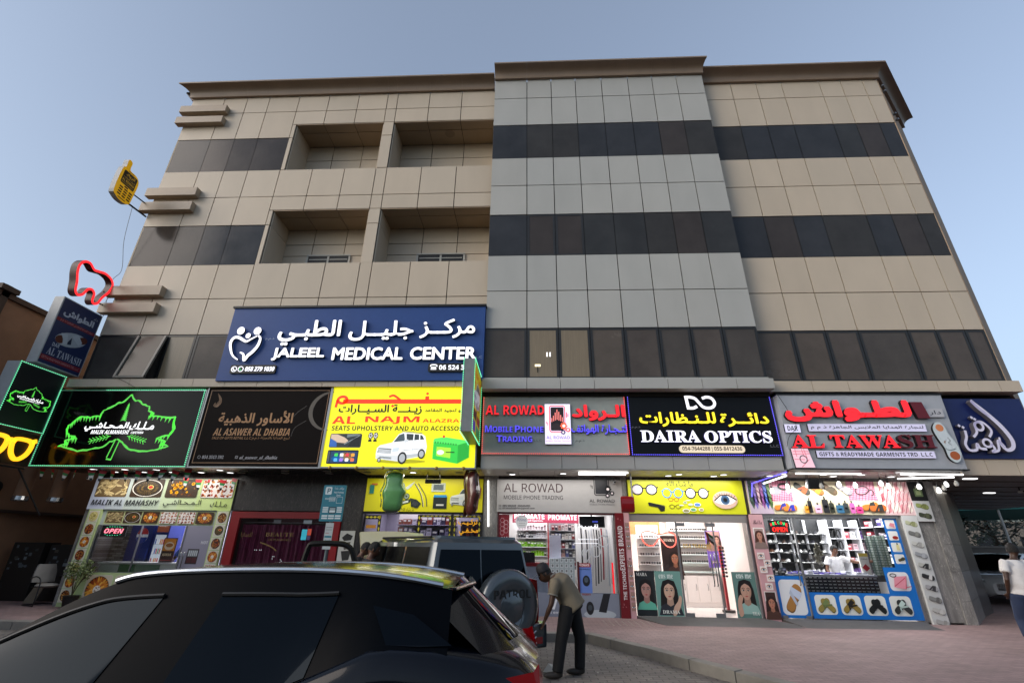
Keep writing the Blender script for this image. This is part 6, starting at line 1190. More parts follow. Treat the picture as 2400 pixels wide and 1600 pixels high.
# inside: black shoe wall with white posts, cube shelves, counter with boxes
MB().box(5.78, 9.84, 2.6, 2.63, .2, 2.6).build('shop_room_wall', [M('black_panel', '#17181a', .45)], wing)
rk = thing('shoe_rack', 'black wall rack with white posts full of shoes at the left of the sandal shop', 'rack', (6.8, 2.3, .19)); 
for x in (6.7, 7.15, 7.6, 8.05, 8.5): MB().box(x-.02, x+.02, 2.5, 2.58, .3, 2.5).build('post', [M('post_white', '#d8d8dc', .35, em=.1)], rk)
for z in (1.1, 1.35, 1.6, 1.85, 2.1): MB().box(6.7, 8.5, 2.3, 2.58, z-.02, z).build('shelf_board', [M('black_panel', '#17181a', .45)], rk)
for z in (1.1, 1.35, 1.6, 1.85, 2.1):
    for k in range(13):
        if rnd.random() < .9: good('shoe', 'shoe on the black wall rack of the sandal shop', 'shoe', 'shoes on the black wall rack', 6.77+.135*k, 2.42, z, .1, .22, .1, rnd.choice(['#17171a', '#c9c9c6', '#8a8a88', '#3a2a22', '#e0e0de', '#5a3a2a', '#24242a']), 'shoe', rot=R_(-.4, .4))
cb = thing('cube_shelf', 'white cube shelving with ring shaped headbands and folded cloths in the sandal shop', 'shelf', (8.3, 2.3, .19))
for x in (8.53, 8.96, 9.39, 9.82): MB().box(x-.015, x+.015, 2.2, 2.6, .3, 2.5).build('upright', [M('post_white', '#d8d8dc', .35)], cb)
for z in (1.1, 1.4, 1.7, 2.0, 2.3): MB().box(8.53, 9.82, 2.2, 2.6, z-.015, z).build('shelf_board', [M('post_white', '#d8d8dc', .35)], cb)
for z in (1.4, 1.7, 2.0):
    for k in range(3):
        o = MB().tube([(8.62+.12*k+.05*cos(a*pi/6), 2.3, z+.12+.11*sin(a*pi/6)) for a in range(12)], .018, 6, closed=True).build('headband', [M('cord_black', '#131315', .5)]); tag(o, 'black ring headband standing in the left cubes of the sandal shop shelving', 'headband', 'headbands in the cube shelving')
for z in (1.1, 1.4, 1.7, 2.0):
    for k in range(5): good('box', 'folded white cloth packet in the cube shelving of the sandal shop', 'packet', 'packets in the cube shelving', 9.05+.18*k if k < 2 else 9.47+.13*(k-2), 2.35, z, .12, .2, R_(.08, .2), rnd.choice(['#d0d0d6', '#e2e2e6', '#8a6ab0', '#c9a8b0', '#b84a58']), 'cloth_packet')
sw = thing('side_shelf', 'white side wall shelving with folded white cloths at the right of the sandal shop', 'shelf', (9.7, 1.3, .19))
for z in (1.1, 1.4, 1.7, 2.0, 2.3): MB().box(9.45, 9.84, .5, 2.15, z-.02, z).build('shelf_board', [M('post_white', '#d8d8dc', .35)], sw)
for y in (.5, 1.05, 1.6, 2.15): MB().box(9.44, 9.84, y-.015, y+.015, .9, 2.55).build('upright', [M('shelf_dark_edge', '#2a2a2e', .4)], sw)
for z in (1.1, 1.4, 1.7, 2.0, 2.3):
    for k in range(9): good('box', 'folded cloth packet on the side wall shelving of the sandal shop', 'packet', 'packets on the side shelving', 9.6, .6+.175*k, z, .2, .14, R_(.06, .22), rnd.choice(['#d0d0d6', '#e2e2e6', '#4a3a7a', '#c9c0c4', '#8a2a38', '#3a3c44']), 'cloth_packet', rot=-pi/2)
co = thing('sales_counter', 'white sales counter piled with boxes inside the sandal shop', 'counter', (7.6, .9, .19)); MB().box(6.55, 8.5, .62, 1.15, .19, 1.08).build('body', [M('counter_black', '#1b1a1c', .4)], co); MB().box(6.5, 8.55, .58, 1.2, 1.08, 1.12).build('top', [M('counter_white2', '#cfcfd4', .3)], co)
for k in range(17):
    for j in range(5): good('box', 'dark shoe carton with a white label in the stacked front of the sandal shop counter', 'carton', 'shoe cartons under the counter', 6.6+.11*k, .5, .72+.072*j, .1, .2, .066, '#2c2a28' if k < 8 else '#3a2420', 'shoe_carton')
for k in range(10): good('box', 'flat box lying on the white sandal shop counter', 'box', 'boxes on the sandal counter', 6.6+.2*k, .8+.1*(k % 2), 1.12, .15, .2, R_(.03, .08), rnd.choice(['#dcdce2', '#4a3a9a', '#c8c8d0', '#5a48a8']))
for k in range(8): good('box', 'dark folded shirt or box stacked by the sandal shop door', 'box', 'dark stock by the door', 5.9+.08*k, .9+.1*(k % 3), .95+.06*(k % 4), .1, .15, .12, rnd.choice(['#1d2634', '#2a2c30', '#3a4a5a', '#6a90b0']))
m = MB(); n = 20; vs = [(8.75+.5*i/n+.0, 1.0+.03*sin(i*.9), 2.05-j*.19) for j in range(6) for i in range(n+1)]
m.add(vs, [(j*(n+1)+i, j*(n+1)+i+1, (j+1)*(n+1)+i+1, (j+1)*(n+1)+i) for j in range(5) for i in range(n)]); o = m.build('hanging_cloth', [brick_mat('check_cloth', '#a8b4a8', '#c6cec4', '#6f8478', .06, .06, .8, .01, 0, axes='XZ', offset=0)], normals=False); tag(o, 'pale green checked cloth hanging in the sandal shop window', 'cloth')
m = MB()
for k in range(40): a, b = R_(0, 6.28), R_(0, .16); m.ell((7.3+b*cos(a)*.6, .7, 1.78-k*.01+b*sin(a)*.5), (.03, .02, .05), 6, 4, 0, shade(rnd.choice(['#8f8a70', '#b0ac98', '#6a664e']), 1), Matrix.Rotation(R_(0, 3), 3, 'Y'))
o = m.build('hanging_scarf', [PAINTED]); tag(o, 'camouflage coloured scarf bundle hanging in the sandal shop window', 'scarf')
b = thing('box', 'pale book like box with a red diamond held up on the sandal shop counter', 'box', (8.55, .95, 1.2)); MB().box(8.43, 8.66, .93, .97, 1.12, 1.62).build('card', [M('card_cream', '#d8d2c6', .5)], b); S = Sheet((8.43, .93, 1.12)); S.rect(.0, .42, .23, .5, '#c9b04a').poly([(.02, .16), (.11, .07), (.21, .15), (.12, .25)], '#a01c24').text('Al Dhiyafa', .03, .34, .17, .04, '#3a3a3a', style='it'); S.build('print', b)
S = None
# ------------------------------------------------------------------ canopy lamps, hanging things
lampw = M('lamp_white', '#ffffff', .5, em=2.4)
lamp_off = M('lamp_off', '#8d8f8c', .4)
def downlight(x, y, lit, label, group, z=3.378):
    t = thing('downlight', label, 'ceiling light', (x, y, z), group)
    MB().lathe([(.085, 0), (.1, -.012), (.1, 0)], (x, y, z), n=18).build('ring', [lamp_off], t); MB().cyl((x, y, z-.006), (x, y, z-.01), .075, n=18).build('disc', [lampw if lit else M('lamp_grey', '#6f706c', .4)], t); return t
def area(x, y, z, sx, sy, e, col=(1, 1, 1), aim=None):
    l = bpy.data.lights.new('canopy_light', 'AREA'); l.shape = 'RECTANGLE'; l.size = sx; l.size_y = sy; l.energy = e*EG*2.6; l.color = col
    o = bpy.data.objects.new('canopy_light', l); COL.objects.link(o); o.location = (x, y, z)
    if aim: o.rotation_euler = (Vector((x, y, z))-Vector(aim)).to_track_quat('Z', 'Y').to_euler()
for i in range(5): downlight(-11.5+.85*i, -.75, True, 'round lit lamp in the dark canopy over the cafeteria', 'cafeteria canopy lamps'); downlight(-11.3+.8*i, -.3, True, 'round lit lamp in the dark canopy over the cafeteria', 'cafeteria canopy lamps')
for i in range(3): downlight(-7.5+1.1*i, -.7, False, 'round unlit lamp in the dark canopy over the curtained shop', 'curtained shop canopy lamps'); downlight(-7.8+1.2*i, -.3, False, 'round unlit lamp in the dark canopy over the curtained shop', 'curtained shop canopy lamps')
for i, lit in enumerate((False, True, False)): downlight(-4.3+1.2*i, -.55, lit, 'lit round lamp over the upholstery shop' if lit else 'unlit round lamp over the upholstery shop', 'upholstery shop canopy lamps')
for x, y, lit in ((-.55, -.35, True), (.75, -.55, True), (.7, -.3, False), (-.6, -.6, False), (1.8, -.35, False)): downlight(x, y, lit, ('lit' if lit else 'unlit')+' round lamp under the phone shop canopy', 'phone shop canopy lamps')
for x, y in ((3.65, -.55), (3.45, -.3), (4.75, -.55), (4.6, -.28)): downlight(x, y, True, 'lit round lamp under the glasses shop canopy', 'glasses shop canopy lamps')
for x, y in ((5.95, -.4), (6.1, -.75), (7.1, -.7), (8.0, -.7), (9.2, -.7), (8.9, -.4), (7.5, -.4)): downlight(x, y, True, 'lit round lamp under the sandal shop canopy', 'sandal shop canopy lamps')
for x, y in ((10.6, -.6), (12.2, -.6), (11.4, 1.6), (11.8, 2.7), (13.6, 2.4)):
    t = thing('ceiling_lamp', 'oblong lit lamp in the slatted passage ceiling', 'ceiling light', (x, y, 3.3), 'passage ceiling lamps'); MB().box(x-.14, x+.14, y-.05, y+.05, 3.3, 3.318).build('diffuser', [lampw], t)
area(-9.9, -.55, 3.3, 3.4, .7, 18, (1, .96, .9)); area(-3.0, -.5, 3.32, 2.4, .4, 8, (1, .95, .72)); area(.5, -.45, 3.32, 2.8, .5, 9, (1, .97, .95)); area(3.9, -.45, 3.32, 2.6, .5, 17, (1, .96, .9)); area(7.6, -.5, 3.22, 3.4, .6, 27, (1, .98, .97)); area(11.5, 1, 3.25, 2, 2, 6, (1, .93, .82))
def tube_light(p, q, label, group=None, r=.02):
    m = MB().cyl(p, q, r, n=10).build('tube_lamp', [M('tube_lit', '#ffffff', .5, em=2.6)]); tag(m, label, 'tube light', group)
tube_light((1.1, -1.0, 3.34), (2.3, -1.0, 3.34), 'upper one of two long white tube lamps under the phone shop canopy'); tube_light((1.1, -.93, 3.31), (2.25, -.93, 3.31), 'lower one of two long white tube lamps under the phone shop canopy')
tube_light((-1.16, -.06, 2.12), (-1.2, -.06, 3.25), 'vertical white tube lamp on the marble pier left of the phone shop')
for a, b, l in (((6.2, -1.15, 3.33), (7.7, -1.15, 3.33), 'long white tube along the left front edge of the sandal shop canopy'), ((8.6, -1.15, 3.33), (10.0, -1.15, 3.33), 'long white tube along the right front edge of the sandal shop canopy'), ((8.9, -.6, 3.3), (9.95, -.95, 3.3), 'slanting white tube under the right end of the sandal shop canopy'), ((5.8, -.3, 3.2), (6.05, -1.0, 3.3), 'slanting white tube at the left end of the sandal shop canopy')): tube_light(a, b, l)
leds([(5.5, -.2, 2.9), (5.52, -.3, 3.2), (5.75, -.6, 3.28), (6.0, -1.2, 3.36)], '#6a60ff', tag(MB().box(5.99, 6.02, -1.2, -1.16, 3.34, 3.4).build('light_string', [blackret]), 'violet light string drooping at the left end of the sandal shop canopy', 'light string'), 'led_violet', em=2.0, step=.03, r=.011)
bul = M('bulb_lit', '#ffffff', .5, em=3.2)
b0 = None
for k, (x, y, z, lit) in enumerate(((5.95, -.35, 3.02, 1), (6.15, -.75, 3.08, 1), (6.3, -.45, 3.03, 1), (6.55, -.9, 3.1, 1), (7.35, -.8, 3.14, 1), (7.85, -.6, 3.14, 1), (8.3, -.85, 3.16, 1), (8.7, -.5, 3.14, 1), (9.35, -.6, 3.12, 1), (9.5, -.95, 3.0, 1), (9.8, -.75, 3.08, 0), (9.95, -.95, 3.16, 0), (10.0, -.6, 3.18, 1), (6.75, -1.1, 3.06, 0))):
    t = thing('hanging_bulb', ('lit' if lit else 'unlit')+' bare bulb on a short wire under the sandal shop canopy', 'bulb', (x, y, z), ('lit' if lit else 'unlit')+' bare bulbs')
    MB().cyl((x, y, z+.06), (x, y, z+.12), .022, n=10).build('socket', [blackret], t); MB().cyl((x, y, z+.12), (x, y, 3.38), .006, n=5).build('wire', [blackret], t)
    MB().lathe([(0, -.07), (.035, -.06), (.048, -.02), (.04, .02), (.02, .06)], (x, y, z), n=12).build('glass_bulb', [bul if lit else M('bulb_off', '#c9c9c2', .2)], t, smooth=True)
def floodlamp(x, y, z, label, w=.36, h=.22):
    t = thing('flood_lamp', label, 'flood lamp', (x, y, z)); MB().box(x-w/2, x+w/2, y-.05, y+.03, z, z+h).build('housing', [blackret], t, bevel=.01); MB().tube([(x-w/2+.03, y, z+h), (x-w/2+.05, y, 3.38)], .01).tube([(x+w/2-.03, y, z+h), (x+w/2-.05, y, 3.38)], .01).build('bracket', [dkfr], t)
floodlamp(-2.55, -.6, 3.1, 'black flood lamp hanging under the yellow canopy of the upholstery shop', .4, .1); floodlamp(6.7, -.95, 3.0, 'black flat flood lamp hanging over the left of the sandal board')
def cctv(x, y, z, label):
    t = thing('camera', label, 'security camera', (x, y, z)); MB().cyl((x, y-.07, z), (x, y+.07, z), .035, n=12).build('body', [M('cam_white', '#b9bbbc', .4)], t); MB().cyl((x, y-.075, z), (x, y-.07, z), .024, n=12).build('lens', [blackret], t); MB().cyl((x, y+.03, z), (x, y+.03, z+.12), .015).build('mount', [dkfr], t)
cctv(-11.95, -.3, 3.2, 'small white camera at the left end of the cafeteria canopy'); cctv(2.1, -.1, 3.22, 'small camera above the right end of the phone shop board'); cctv(13.2, 1.0, 3.2, 'small camera under the passage ceiling')
# seat covers in plastic
plast = glass('clear_plastic', '#eef4ee')
def seat_cover(x, y, z, prof, col, label, turn):
    t = thing('seat_cover', label, 'car seat cover', (x, y, z)); out = smooth_line(prof, 4, True); T = Matrix.Translation((x, y, z)) @ Matrix.Rotation(turn, 4, 'Z')
    m = MB(); n = len(out); cx = sum(p[0] for p in out)/n; cz = sum(p[1] for p in out)/n
    L = [(.6, -.13), (.9, -.1), (1, 0), (.9, .08), (.6, .1)]
    vs = [(cx+(a-cx)*k, d, cz+(b-cz)*k) for k, d in L for a, b in out]
    m.add(vs, [(i*n+j, i*n+(j+1) % n, (i+1)*n+(j+1) % n, (i+1)*n+j) for i in range(4) for j in range(n)]+[tuple(range(n)), tuple(range(5*n-1, 4*n-1, -1))]).xf(T); m.build('cushion', [M('cover_'+col[1:], col, .3, noise=.06, coat=.6)], t, smooth=True, angle=1.2)
    m = MB(); m.add([(cx+(a-cx)*1.08, d*1.15-.01, cz+(b-cz)*1.06) for k, d in L[:3] for a, b in out], [(i*n+j, i*n+(j+1) % n, (i+1)*n+(j+1) % n, (i+1)*n+j) for i in range(2) for j in range(n)]).xf(T); m.build('plastic_bag', [plast], t, smooth=True)
    top = max(p[1] for p in prof); MB().box(cx-.16, cx+.16, -.03, .03, top-.02, top+.1).xf(T).build('bag_top', [plast], t); MB().cyl((cx, 0, top+.05), (cx, 0, 3.38-z), .008).xf(T).build('hook', [dkfr], t)
seat_cover(-3.45, -.9, 2.42, [(-.2, 0), (.18, .0), (.25, .3), (.3, .45), (.2, .6), (.2, .85), (.0, .92), (-.2, .85), (-.22, .6), (-.28, .42), (-.24, .25)], '#6fae68', 'pale green car seat cover in clear plastic hanging under the yellow canopy', .1)
seat_cover(-1.48, -1.0, 2.34, [(-.12, 0), (.1, .05), (.14, .3), (.2, .5), (.14, .8), (.1, 1.0), (-.1, 1.0), (-.16, .75), (-.12, .5), (-.1, .3)], '#5a2620', 'dark brown car seat cover hanging under the yellow canopy', -.5)
# red hanging spectacles
t = thing('hanging_sign', 'small red box sign cut as spectacles hanging on two rods before the glasses board', 'sign', (2.6, -.5, 2.45))
Z = Raised((2.42, -.75, 2.45), (0.12, .993, 0), (0, 0, 1), (.993, -.12, 0)); redh = M('hang_red', '#d21420', .3, em=.35)
for cx in (.13, .38): Z.line(ellp(cx, .2, .1, .16, 18), .05, -.28, .02, 0, 1, True)
Z.build('spectacle_box', [redh, M('hang_red_dark', '#7a0a12', .3, em=.1)], t); MB().cyl((2.42, -.68, 2.8), (2.42, -.68, 3.38), .012).cyl((2.46, -.4, 2.8), (2.46, -.4, 3.38), .012).build('rod', [alfr], t)
# flag bunting
def bunting(p, q, n, label, sag):
    t = thing('bunting', label, 'bunting', p); p, q = Vector(p), Vector(q); pts = [p.lerp(q, k/24)-Vector((0, 0, sag*sin(pi*k/24))) for k in range(25)]; MB().tube(pts, .004, 4).build('string', [blackret], t)
    for k in range(n):
        a = p.lerp(q, (k+.3)/n)-Vector((0, 0, sag*sin(pi*(k+.3)/n))); r = R_(-.7, .7); u = Vector((.17*cos(r), .17*sin(r), R_(-.05, .02))); v = Vector((R_(-.05, .05), R_(-.05, .05), -.27)); m = MB()
        for j, c_ in enumerate(('#b01e26', '#1c7a3c', '#d8d8d4', '#1a1a1a')):
            a0, a1 = (0, .3) if j == 0 else (.3+.233*(j-1), .3+.233*j); w0, w1 = 1-a0*.75, 1-a1*.75
            c0 = a+u*.5; m.add([c0-u*.5*w0+v*a0, c0+u*.5*w0+v*a0, c0+u*.5*w1+v*a1, c0-u*.5*w1+v*a1], [(0, 1, 2, 3)], 0, (*C(c_), 0))
        m.build('flag', [PAINTED], t, normals=False)
bunting((-12.7, -1.1, 3.36), (-8.6, -1.05, 3.36), 13, 'string of small red green white and black flags under the leaf banner', .05); bunting((-9.6, -.55, 3.3), (-7.9, -.1, 3.3), 6, 'short string of small flags over the right end of the menu board', .12)
# the cables behind the signs
for a, l in (([(-12.7, -1.35, 5.7), (-11.4, -1.36, 5.72), (-10.6, -1.36, 5.42)], 'thin cable lying on the ledge over the leaf banner'), ([(6.05, -1.4, 5.2), (6.2, -1.42, 4.8), (6.32, -1.42, 4.4), (6.1, -1.42, 4.15), (6.0, -1.4, 3.9)], 'thin loop of wire between the black and pale grey signs')):
    tag(MB().tube(smooth_line(a, 6), .006, 5).build('cable', [blackret]), l, 'cable')
# ------------------------------------------------------------------ parking sign
t = thing('parking_sign', 'tall teal paid parking sign with a white P on a pole before the curtained shop', 'sign', (-4.62, -1.6, .15)); PX, PY = -4.62, -1.6
MB().cyl((PX, PY, .15), (PX, PY, 2.2), .035, n=14).build('pole', [M('pole_grey', '#6d777c', .4, .5)], t); MB().prism(rrect(-.265, 2.13, .265, 2.92, .02), (PX, PY-.03, 0), (1, 0, 0), (0, 0, 1), (0, -1, 0), 0, .03).build('panel', [M('sign_teal', '#1f7284', .4)], t)
S = Sheet((PX-.265, PY-.06, 2.13)); wh = '#c9d6d8'; S.rr(.05, .58, .2, .75, .025, wh).up().text('P', .095, .61, None, .11, '#1f5563', style='sb'); S.text('مواقف عامة', .26, .68, .22, .07, wh, style='').text('Paid Parking', .26, .6, .22, .05, wh, style='sb').text('Zone', .32, .545, .1, .04, wh, style='sb').text('SMS', .07, .47, .1, .035, wh).text('5555', .18, .45, .12, .06, wh).frame(.17, .43, .31, .53, .006, wh).frame(.34, .39, .48, .53, .006, wh)
S.rr(.2, .17, .36, .31, .01, '#17323a').up().rect(.215, .25, .345, .29, '#8fa0a4').rect(.215, .19, .345, .24, wh)
for k in range(3): S.rr(.05, .19+.045*k, .18, .22+.045*k, .008, wh).rr(.38, .19+.045*k, .5, .22+.045*k, .008, wh)
for k in range(6): S.rr(.05+.155*(k % 3), .05+.05*(k//3), .185+.155*(k % 3), .085+.05*(k//3), .008, wh)
S.build('print', t); p = MB().box(PX-.09, PX+.09, PY-.045, PY-.035, 1.55, 2.1).build('sticker', [M('sticker_white', '#aeb6b8', .5)], t); S = Sheet((PX-.09, PY-.045, 1.55)); S.rect(.01, .24, .17, .28, '#1f7284').rect(.01, .08, .17, .1, '#1f7284').rect(.02, .45, .16, .46, '#666').rect(.02, .4, .16, .41, '#666').rect(.02, .33, .1, .34, '#a33').text('Paid', .04, .15, .1, .05, '#1f7284'); S.build('print', p)
# ------------------------------------------------------------------ alley and neighbour on the left
nb = thing('neighbour_building', 'plain brown rendered wall of the next building beyond the alley', 'building', (-15.6, 6, 0)); brn = M('brown_render', '#86664f', .85, noise=.14, nscale=1.2, bump=.15)
MB().box(-22, -15, -6, 26, 0, 8.0).build('wall', [brn], nb); MB().box(-15.05, -14.9, -6, 26, 7.95, 8.1).build('coping', [M('coping_brown', '#4a382d', .8)], nb); MB().box(-15, -14.9, -1.95, -1.75, 6.2, 8.3).box(-15.05, -14.8, -2.1, -1.6, 8.1, 8.25).build('downpipe_box', [M('dark_brown', '#3a2c24', .7)], nb)
MB().box(-15, -14.93, -6, 20, 2.36, 2.44).build('ledge', [M('dark_brown', '#3a2c24', .7)], nb); MB().cyl((-14.99, .1, 3.0), (-14.93, .1, 3.0), .16, n=18).build('vent_hole', [blackret], nb)
for x, y, l in ((-13.9, -.1, 'brown round duct end hanging in the alley, nearer the pole'), (-13.3, .3, 'brown round duct end hanging in the alley, nearer the cafeteria')):
    t = thing('duct', l, 'duct', (x, y, 2.6)); MB().cyl((x, y, 4.2), (x, y, 2.72), .16, n=18).build('pipe', [brn], t, smooth=True); MB().lathe([(.17, .0), (.18, .03), (.17, .12)], (x, y, 2.62), n=18).build('collar', [steel], t)
MB().box(-14.98, -12.05, 7.5, 7.6, 0, 3.6).build('alley_wall', [brn], nb); MB().box(-12.06, -12.0, .3, 12, .1, 3.5).build('flank_wall', [brn], wing)
for i, (x0, x1, y, h) in enumerate(((-14.6, -13.7, .9, 1.45), (-13.6, -12.7, 1.0, 1.4))):
    t = thing('metal_cabinet', ('left' if i == 0 else 'right')+' one of two dark metal cabinets covered in small stickers in the alley', 'cabinet', ((x0+x1)/2, y, .15)); MB().box(x0, x1, y, y+.5, .15, .15+h).build('box', [M('cabinet_dark', '#1e1d1c', .5)], t, bevel=.01); S = Sheet((x0, y, .15))
    for k in range(16): a, b = R_(.05, .75), R_(.6 if i else .75, h-.12); S.rect(a, b, a+R_(.05, .12), b+R_(.03, .09), rnd.choice(['#5a646a', '#3a4448', '#6f7a80', '#4a4a44']))
    S.build('sticker_print', t)
tag(MB().prism([(0, 0), (.3, 0), (.36, .55), (.1, .55)], (-13.3, .5, .15), (1, 0, 0), (0, .25, .97), (0, -.97, .25), 0, .02).build('board', [M('plywood', '#7d705f', .8, noise=.1)]), 'small sheet of plywood leaning against a cabinet in the alley', 'board')
# chair
t = thing('chair', 'grey padded cantilever chair with black tube frame and arms in the alley', 'chair', (-12.35, .0, .15)); T = Matrix.Translation((-12.5, .15, .15)) @ Matrix.Rotation(1.2, 4, 'Z'); pad = M('chair_fabric', '#8b8680', .8, noise=.1); blk = M('chair_black', '#17171a', .4)
MB().ell((0, -.05, .45), (.25, .26, .055), 20, 8).xf(T).build('seat', [pad], t, smooth=True)
m = MB(); vs = []; 
for j in range(9):
    for i in range(9): a = (i-4)/4; b = j/8; wd = .24*(1-.25*b**3); vs.append((a*wd, .2+.07*b-.05*(1-a*a)+.0, .52+.42*b))
vs2 = [(x, y+.05, z) for x, y, z in vs]; m.add(vs+vs2, [(j*9+i, j*9+i+1, (j+1)*9+i+1, (j+1)*9+i) for j in range(8) for i in range(8)]+[(81+j*9+i, 81+(j+1)*9+i, 81+(j+1)*9+i+1, 81+j*9+i+1) for j in range(8) for i in range(8)]+[(k*9, (k+1)*9, 81+(k+1)*9, 81+k*9) for k in range(8)]+[(k*9+8, 81+k*9+8, 81+(k+1)*9+8, (k+1)*9+8) for k in range(8)]+[(72+i, 73+i, 154+i, 153+i) for i in range(8)]); m.xf(T).build('backrest', [pad], t, smooth=True)
for s_ in (-1, 1): MB().tube(smooth_line([(s_*.26, .27, .62), (s_*.27, .0, .66), (s_*.27, -.22, .6), (s_*.26, -.27, .4), (s_*.26, -.27, .05), (s_*.25, -.2, .02), (s_*.25, .25, .02)], 4), .013, 8).xf(T).build('arm_frame', [blk], t, smooth=True)
MB().tube([(-.25, .25, .02), (.25, .25, .02)], .013, 8).tube([(-.26, .1, .42), (.26, .1, .42)], .013, 8).xf(T).build('crossbar', [blk], t)
# bicycle standing at the left edge
t = thing('bicycle', 'bicycle in the alley at the left edge, its front wheel showing', 'bicycle', (-14.3, .2, .15)); d_ = Vector((.55, .83, 0)); 
def bike(cx, nm='wheel'):
    o = Vector((-14.05, -.1, .48))+d_*cx; rim = [o+d_*(.31*cos(a*pi/16))+Vector((0, 0, .31*sin(a*pi/16))) for a in range(32)]
    wv = MB().tube(rim, .02, 8, closed=True).build('wheel', [blackret], t, smooth=True); MB().tube([o+(p-o)*.93 for p in rim], .012, 6, closed=True).build('rim', [steel], wv)
    m = MB(); [m.cyl(o, p, .0025, n=4) for p in rim[::2]]; m.build('spokes', [steel], wv); return o
h0 = bike(.1); h1 = bike(-1.0); b_ = h0-d_*.2+Vector((0, 0, .5)); s_ = h1+d_*.35+Vector((0, 0, .45)); k_ = h1+d_*.45+Vector((0, 0, -.02))
MB().tube([h0, b_], .015).tube([b_, s_], .018).tube([b_, k_], .018).tube([s_, k_], .015).tube([h1, s_], .012).tube([h1, k_], .012).build('frame', [blk], t); MB().ell(s_+Vector((0, 0, .06)), (.13, .09, .04)).build('saddle', [blk], t); MB().tube([b_+Vector((-.25, .15, .1)), b_+Vector((0, 0, .08)), b_+Vector((.25, -.15, .1))], .012).build('handlebar', [steel], t)
# potted plant
t = thing('potted_plant', 'bushy small leaved plant in a black pot beside the cafeteria pillar', 'plant', (-11.35, -.25, .15)); MB().lathe([(.12, 0), (.16, .25), (.18, .27), (.15, .27)], (-11.4, -.22, .15), n=18).build('pot', [blackret], t)
m = MB()
for k in range(9): a = R_(0, 6.28); m.tube(smooth_line([(-11.4, -.22, .4), (-11.4+.08*cos(a), -.22+.08*sin(a), .7), (-11.36+.26*cos(a), -.25+.2*sin(a), R_(.85, 1.15))], 4), .007, 5)
m.build('stem', [M('plant_stem', '#4a4030', .8)], t); m = MB()
for k in range(620):
    a, b = R_(0, 6.28), R_(-1, 1); q = R_(.2, 1)**.5; c = Vector((-11.36+.34*q*cos(a)*math.sqrt(1-b*b), -.28+.26*q*sin(a), .98+.27*b*q)); u = Vector((R_(-1, 1), R_(-1, 1), R_(-1, 1))).normalized(); v = u.orthogonal().normalized(); L = R_(.02, .04); m.add([c-u*L, c+v*L*.45, c+u*L, c-v*L*.45], [(0, 1, 2, 3)], 0, (*shade(rnd.choice(['#47582c', '#5d6b38', '#38481f', '#6f7a48']), 1), 0))
m.build('foliage', [PAINTED], t, normals=False)
# ------------------------------------------------------------------ behind the passage on the right
bw = thing('garden_wall', 'low grey rendered wall beyond the passage, under the trees', 'wall', (20, 12, 0)); MB().box(12, 44, 12, 12.3, 0, 1.9).build('wall', [M('grey_render', '#6c6760', .85, noise=.2, nscale=1.5)], bw); MB().box(12, 44, 11.95, 12.35, 1.9, 1.98).build('coping', [M('coping_grey', '#837e76', .8)], bw)
def tree(x, y, h, r, label, n, cols, droop=0):
    t = thing('tree', label, 'tree', (x, y, .1)); m = MB(); m.tube(smooth_line([(x, y, .1), (x+.1, y, h*.3), (x-.05, y+.1, h*.55), (x+.1, y, h*.8)], 4), [.2-.14*k/12 for k in range(13)], 8)
    for k in range(7): a = k*.9; m.tube([(x, y, h*(.35+.05*k)), (x+r*.6*cos(a), y+r*.6*sin(a), h*(.6+.05*k))], [.07, .02], 6)
    m.build('trunk', [M('bark', '#4a3d30', .9)], t); m = MB(); cl_ = [(R_(-1, 1), R_(-1, 1), R_(-1, 1), R_(.25, .5)) for _ in range(26)]
    for k in range(n):
        a, b, c_, q = rnd.choice(cl_); u = Vector((R_(-1, 1), R_(-1, 1), R_(-1, .6))).normalized(); p = Vector((x+a*r*.75, y+b*r*.75, h*.68+c_*h*.3))+u*q*r*R_(.2, 1)-Vector((0, 0, droop*R_(0, 1))); w_ = Vector((R_(-1, 1), R_(-1, 1), -droop if droop else R_(-1, 1))).normalized(); v = w_.orthogonal().normalized(); L = R_(.09, .2); m.add([p-w_*L, p+v*L*.3, p+w_*L, p-v*L*.3], [(0, 1, 2, 3)], 0, (*shade(rnd.choice(cols), R_(.6, 1.2)), 0))
    m.build('crown', [attr_mat('leaf', .6)], t, normals=False)
tree(14.6, 8.5, 3.4, 1.4, 'weeping dark green tree close behind the end pier', 3200, ['#2a3a20', '#34462a', '#24331c'], .8); tree(19.5, 14.5, 5.0, 3.2, 'broad grey green tree behind the garden wall', 4200, ['#3a4434', '#464f3c', '#2e382a'])
tree(26, 17, 5.5, 3.4, 'dark tree behind the garden wall, further right', 3600, ['#38432f', '#2c3626', '#4a5240']); tree(33, 15, 5.5, 3.4, 'dark tree at the far right behind the garden wall', 3000, ['#38432f', '#2c3626', '#4a5240'])
t = thing('shade_canopy', 'teal green cloth sunshade on white poles beyond the passage', 'canopy', (22, 11, 0)); m = MB(); m.add([(18.5, 10.5, 3.6), (26, 10.5, 3.9), (26, 14, 3.3), (18.5, 14, 3.1)], [(0, 1, 2, 3)]).add([(18.5, 10.5, 3.6), (26, 10.5, 3.9), (26, 10.5, 3.65), (18.5, 10.5, 3.4)], [(0, 1, 2, 3)]); m.build('cloth', [M('teal_cloth', '#2f7a70', .7)], t, normals=False)
for x in (18.6, 21, 23.5, 26): MB().cyl((x, 10.6, .1), (x, 10.6, 4.6), .05, n=10).build('pole', [M('pole_white', '#b4b4ae', .5)], t)
fb = thing('far_building', 'pale low building far behind the trees on the right', 'building', (32, 34, 0)); MB().box(18, 50, 32, 44, 0, 4.2).build('wall', [M('far_wall', '#8f8578', .85, noise=.08)], fb)
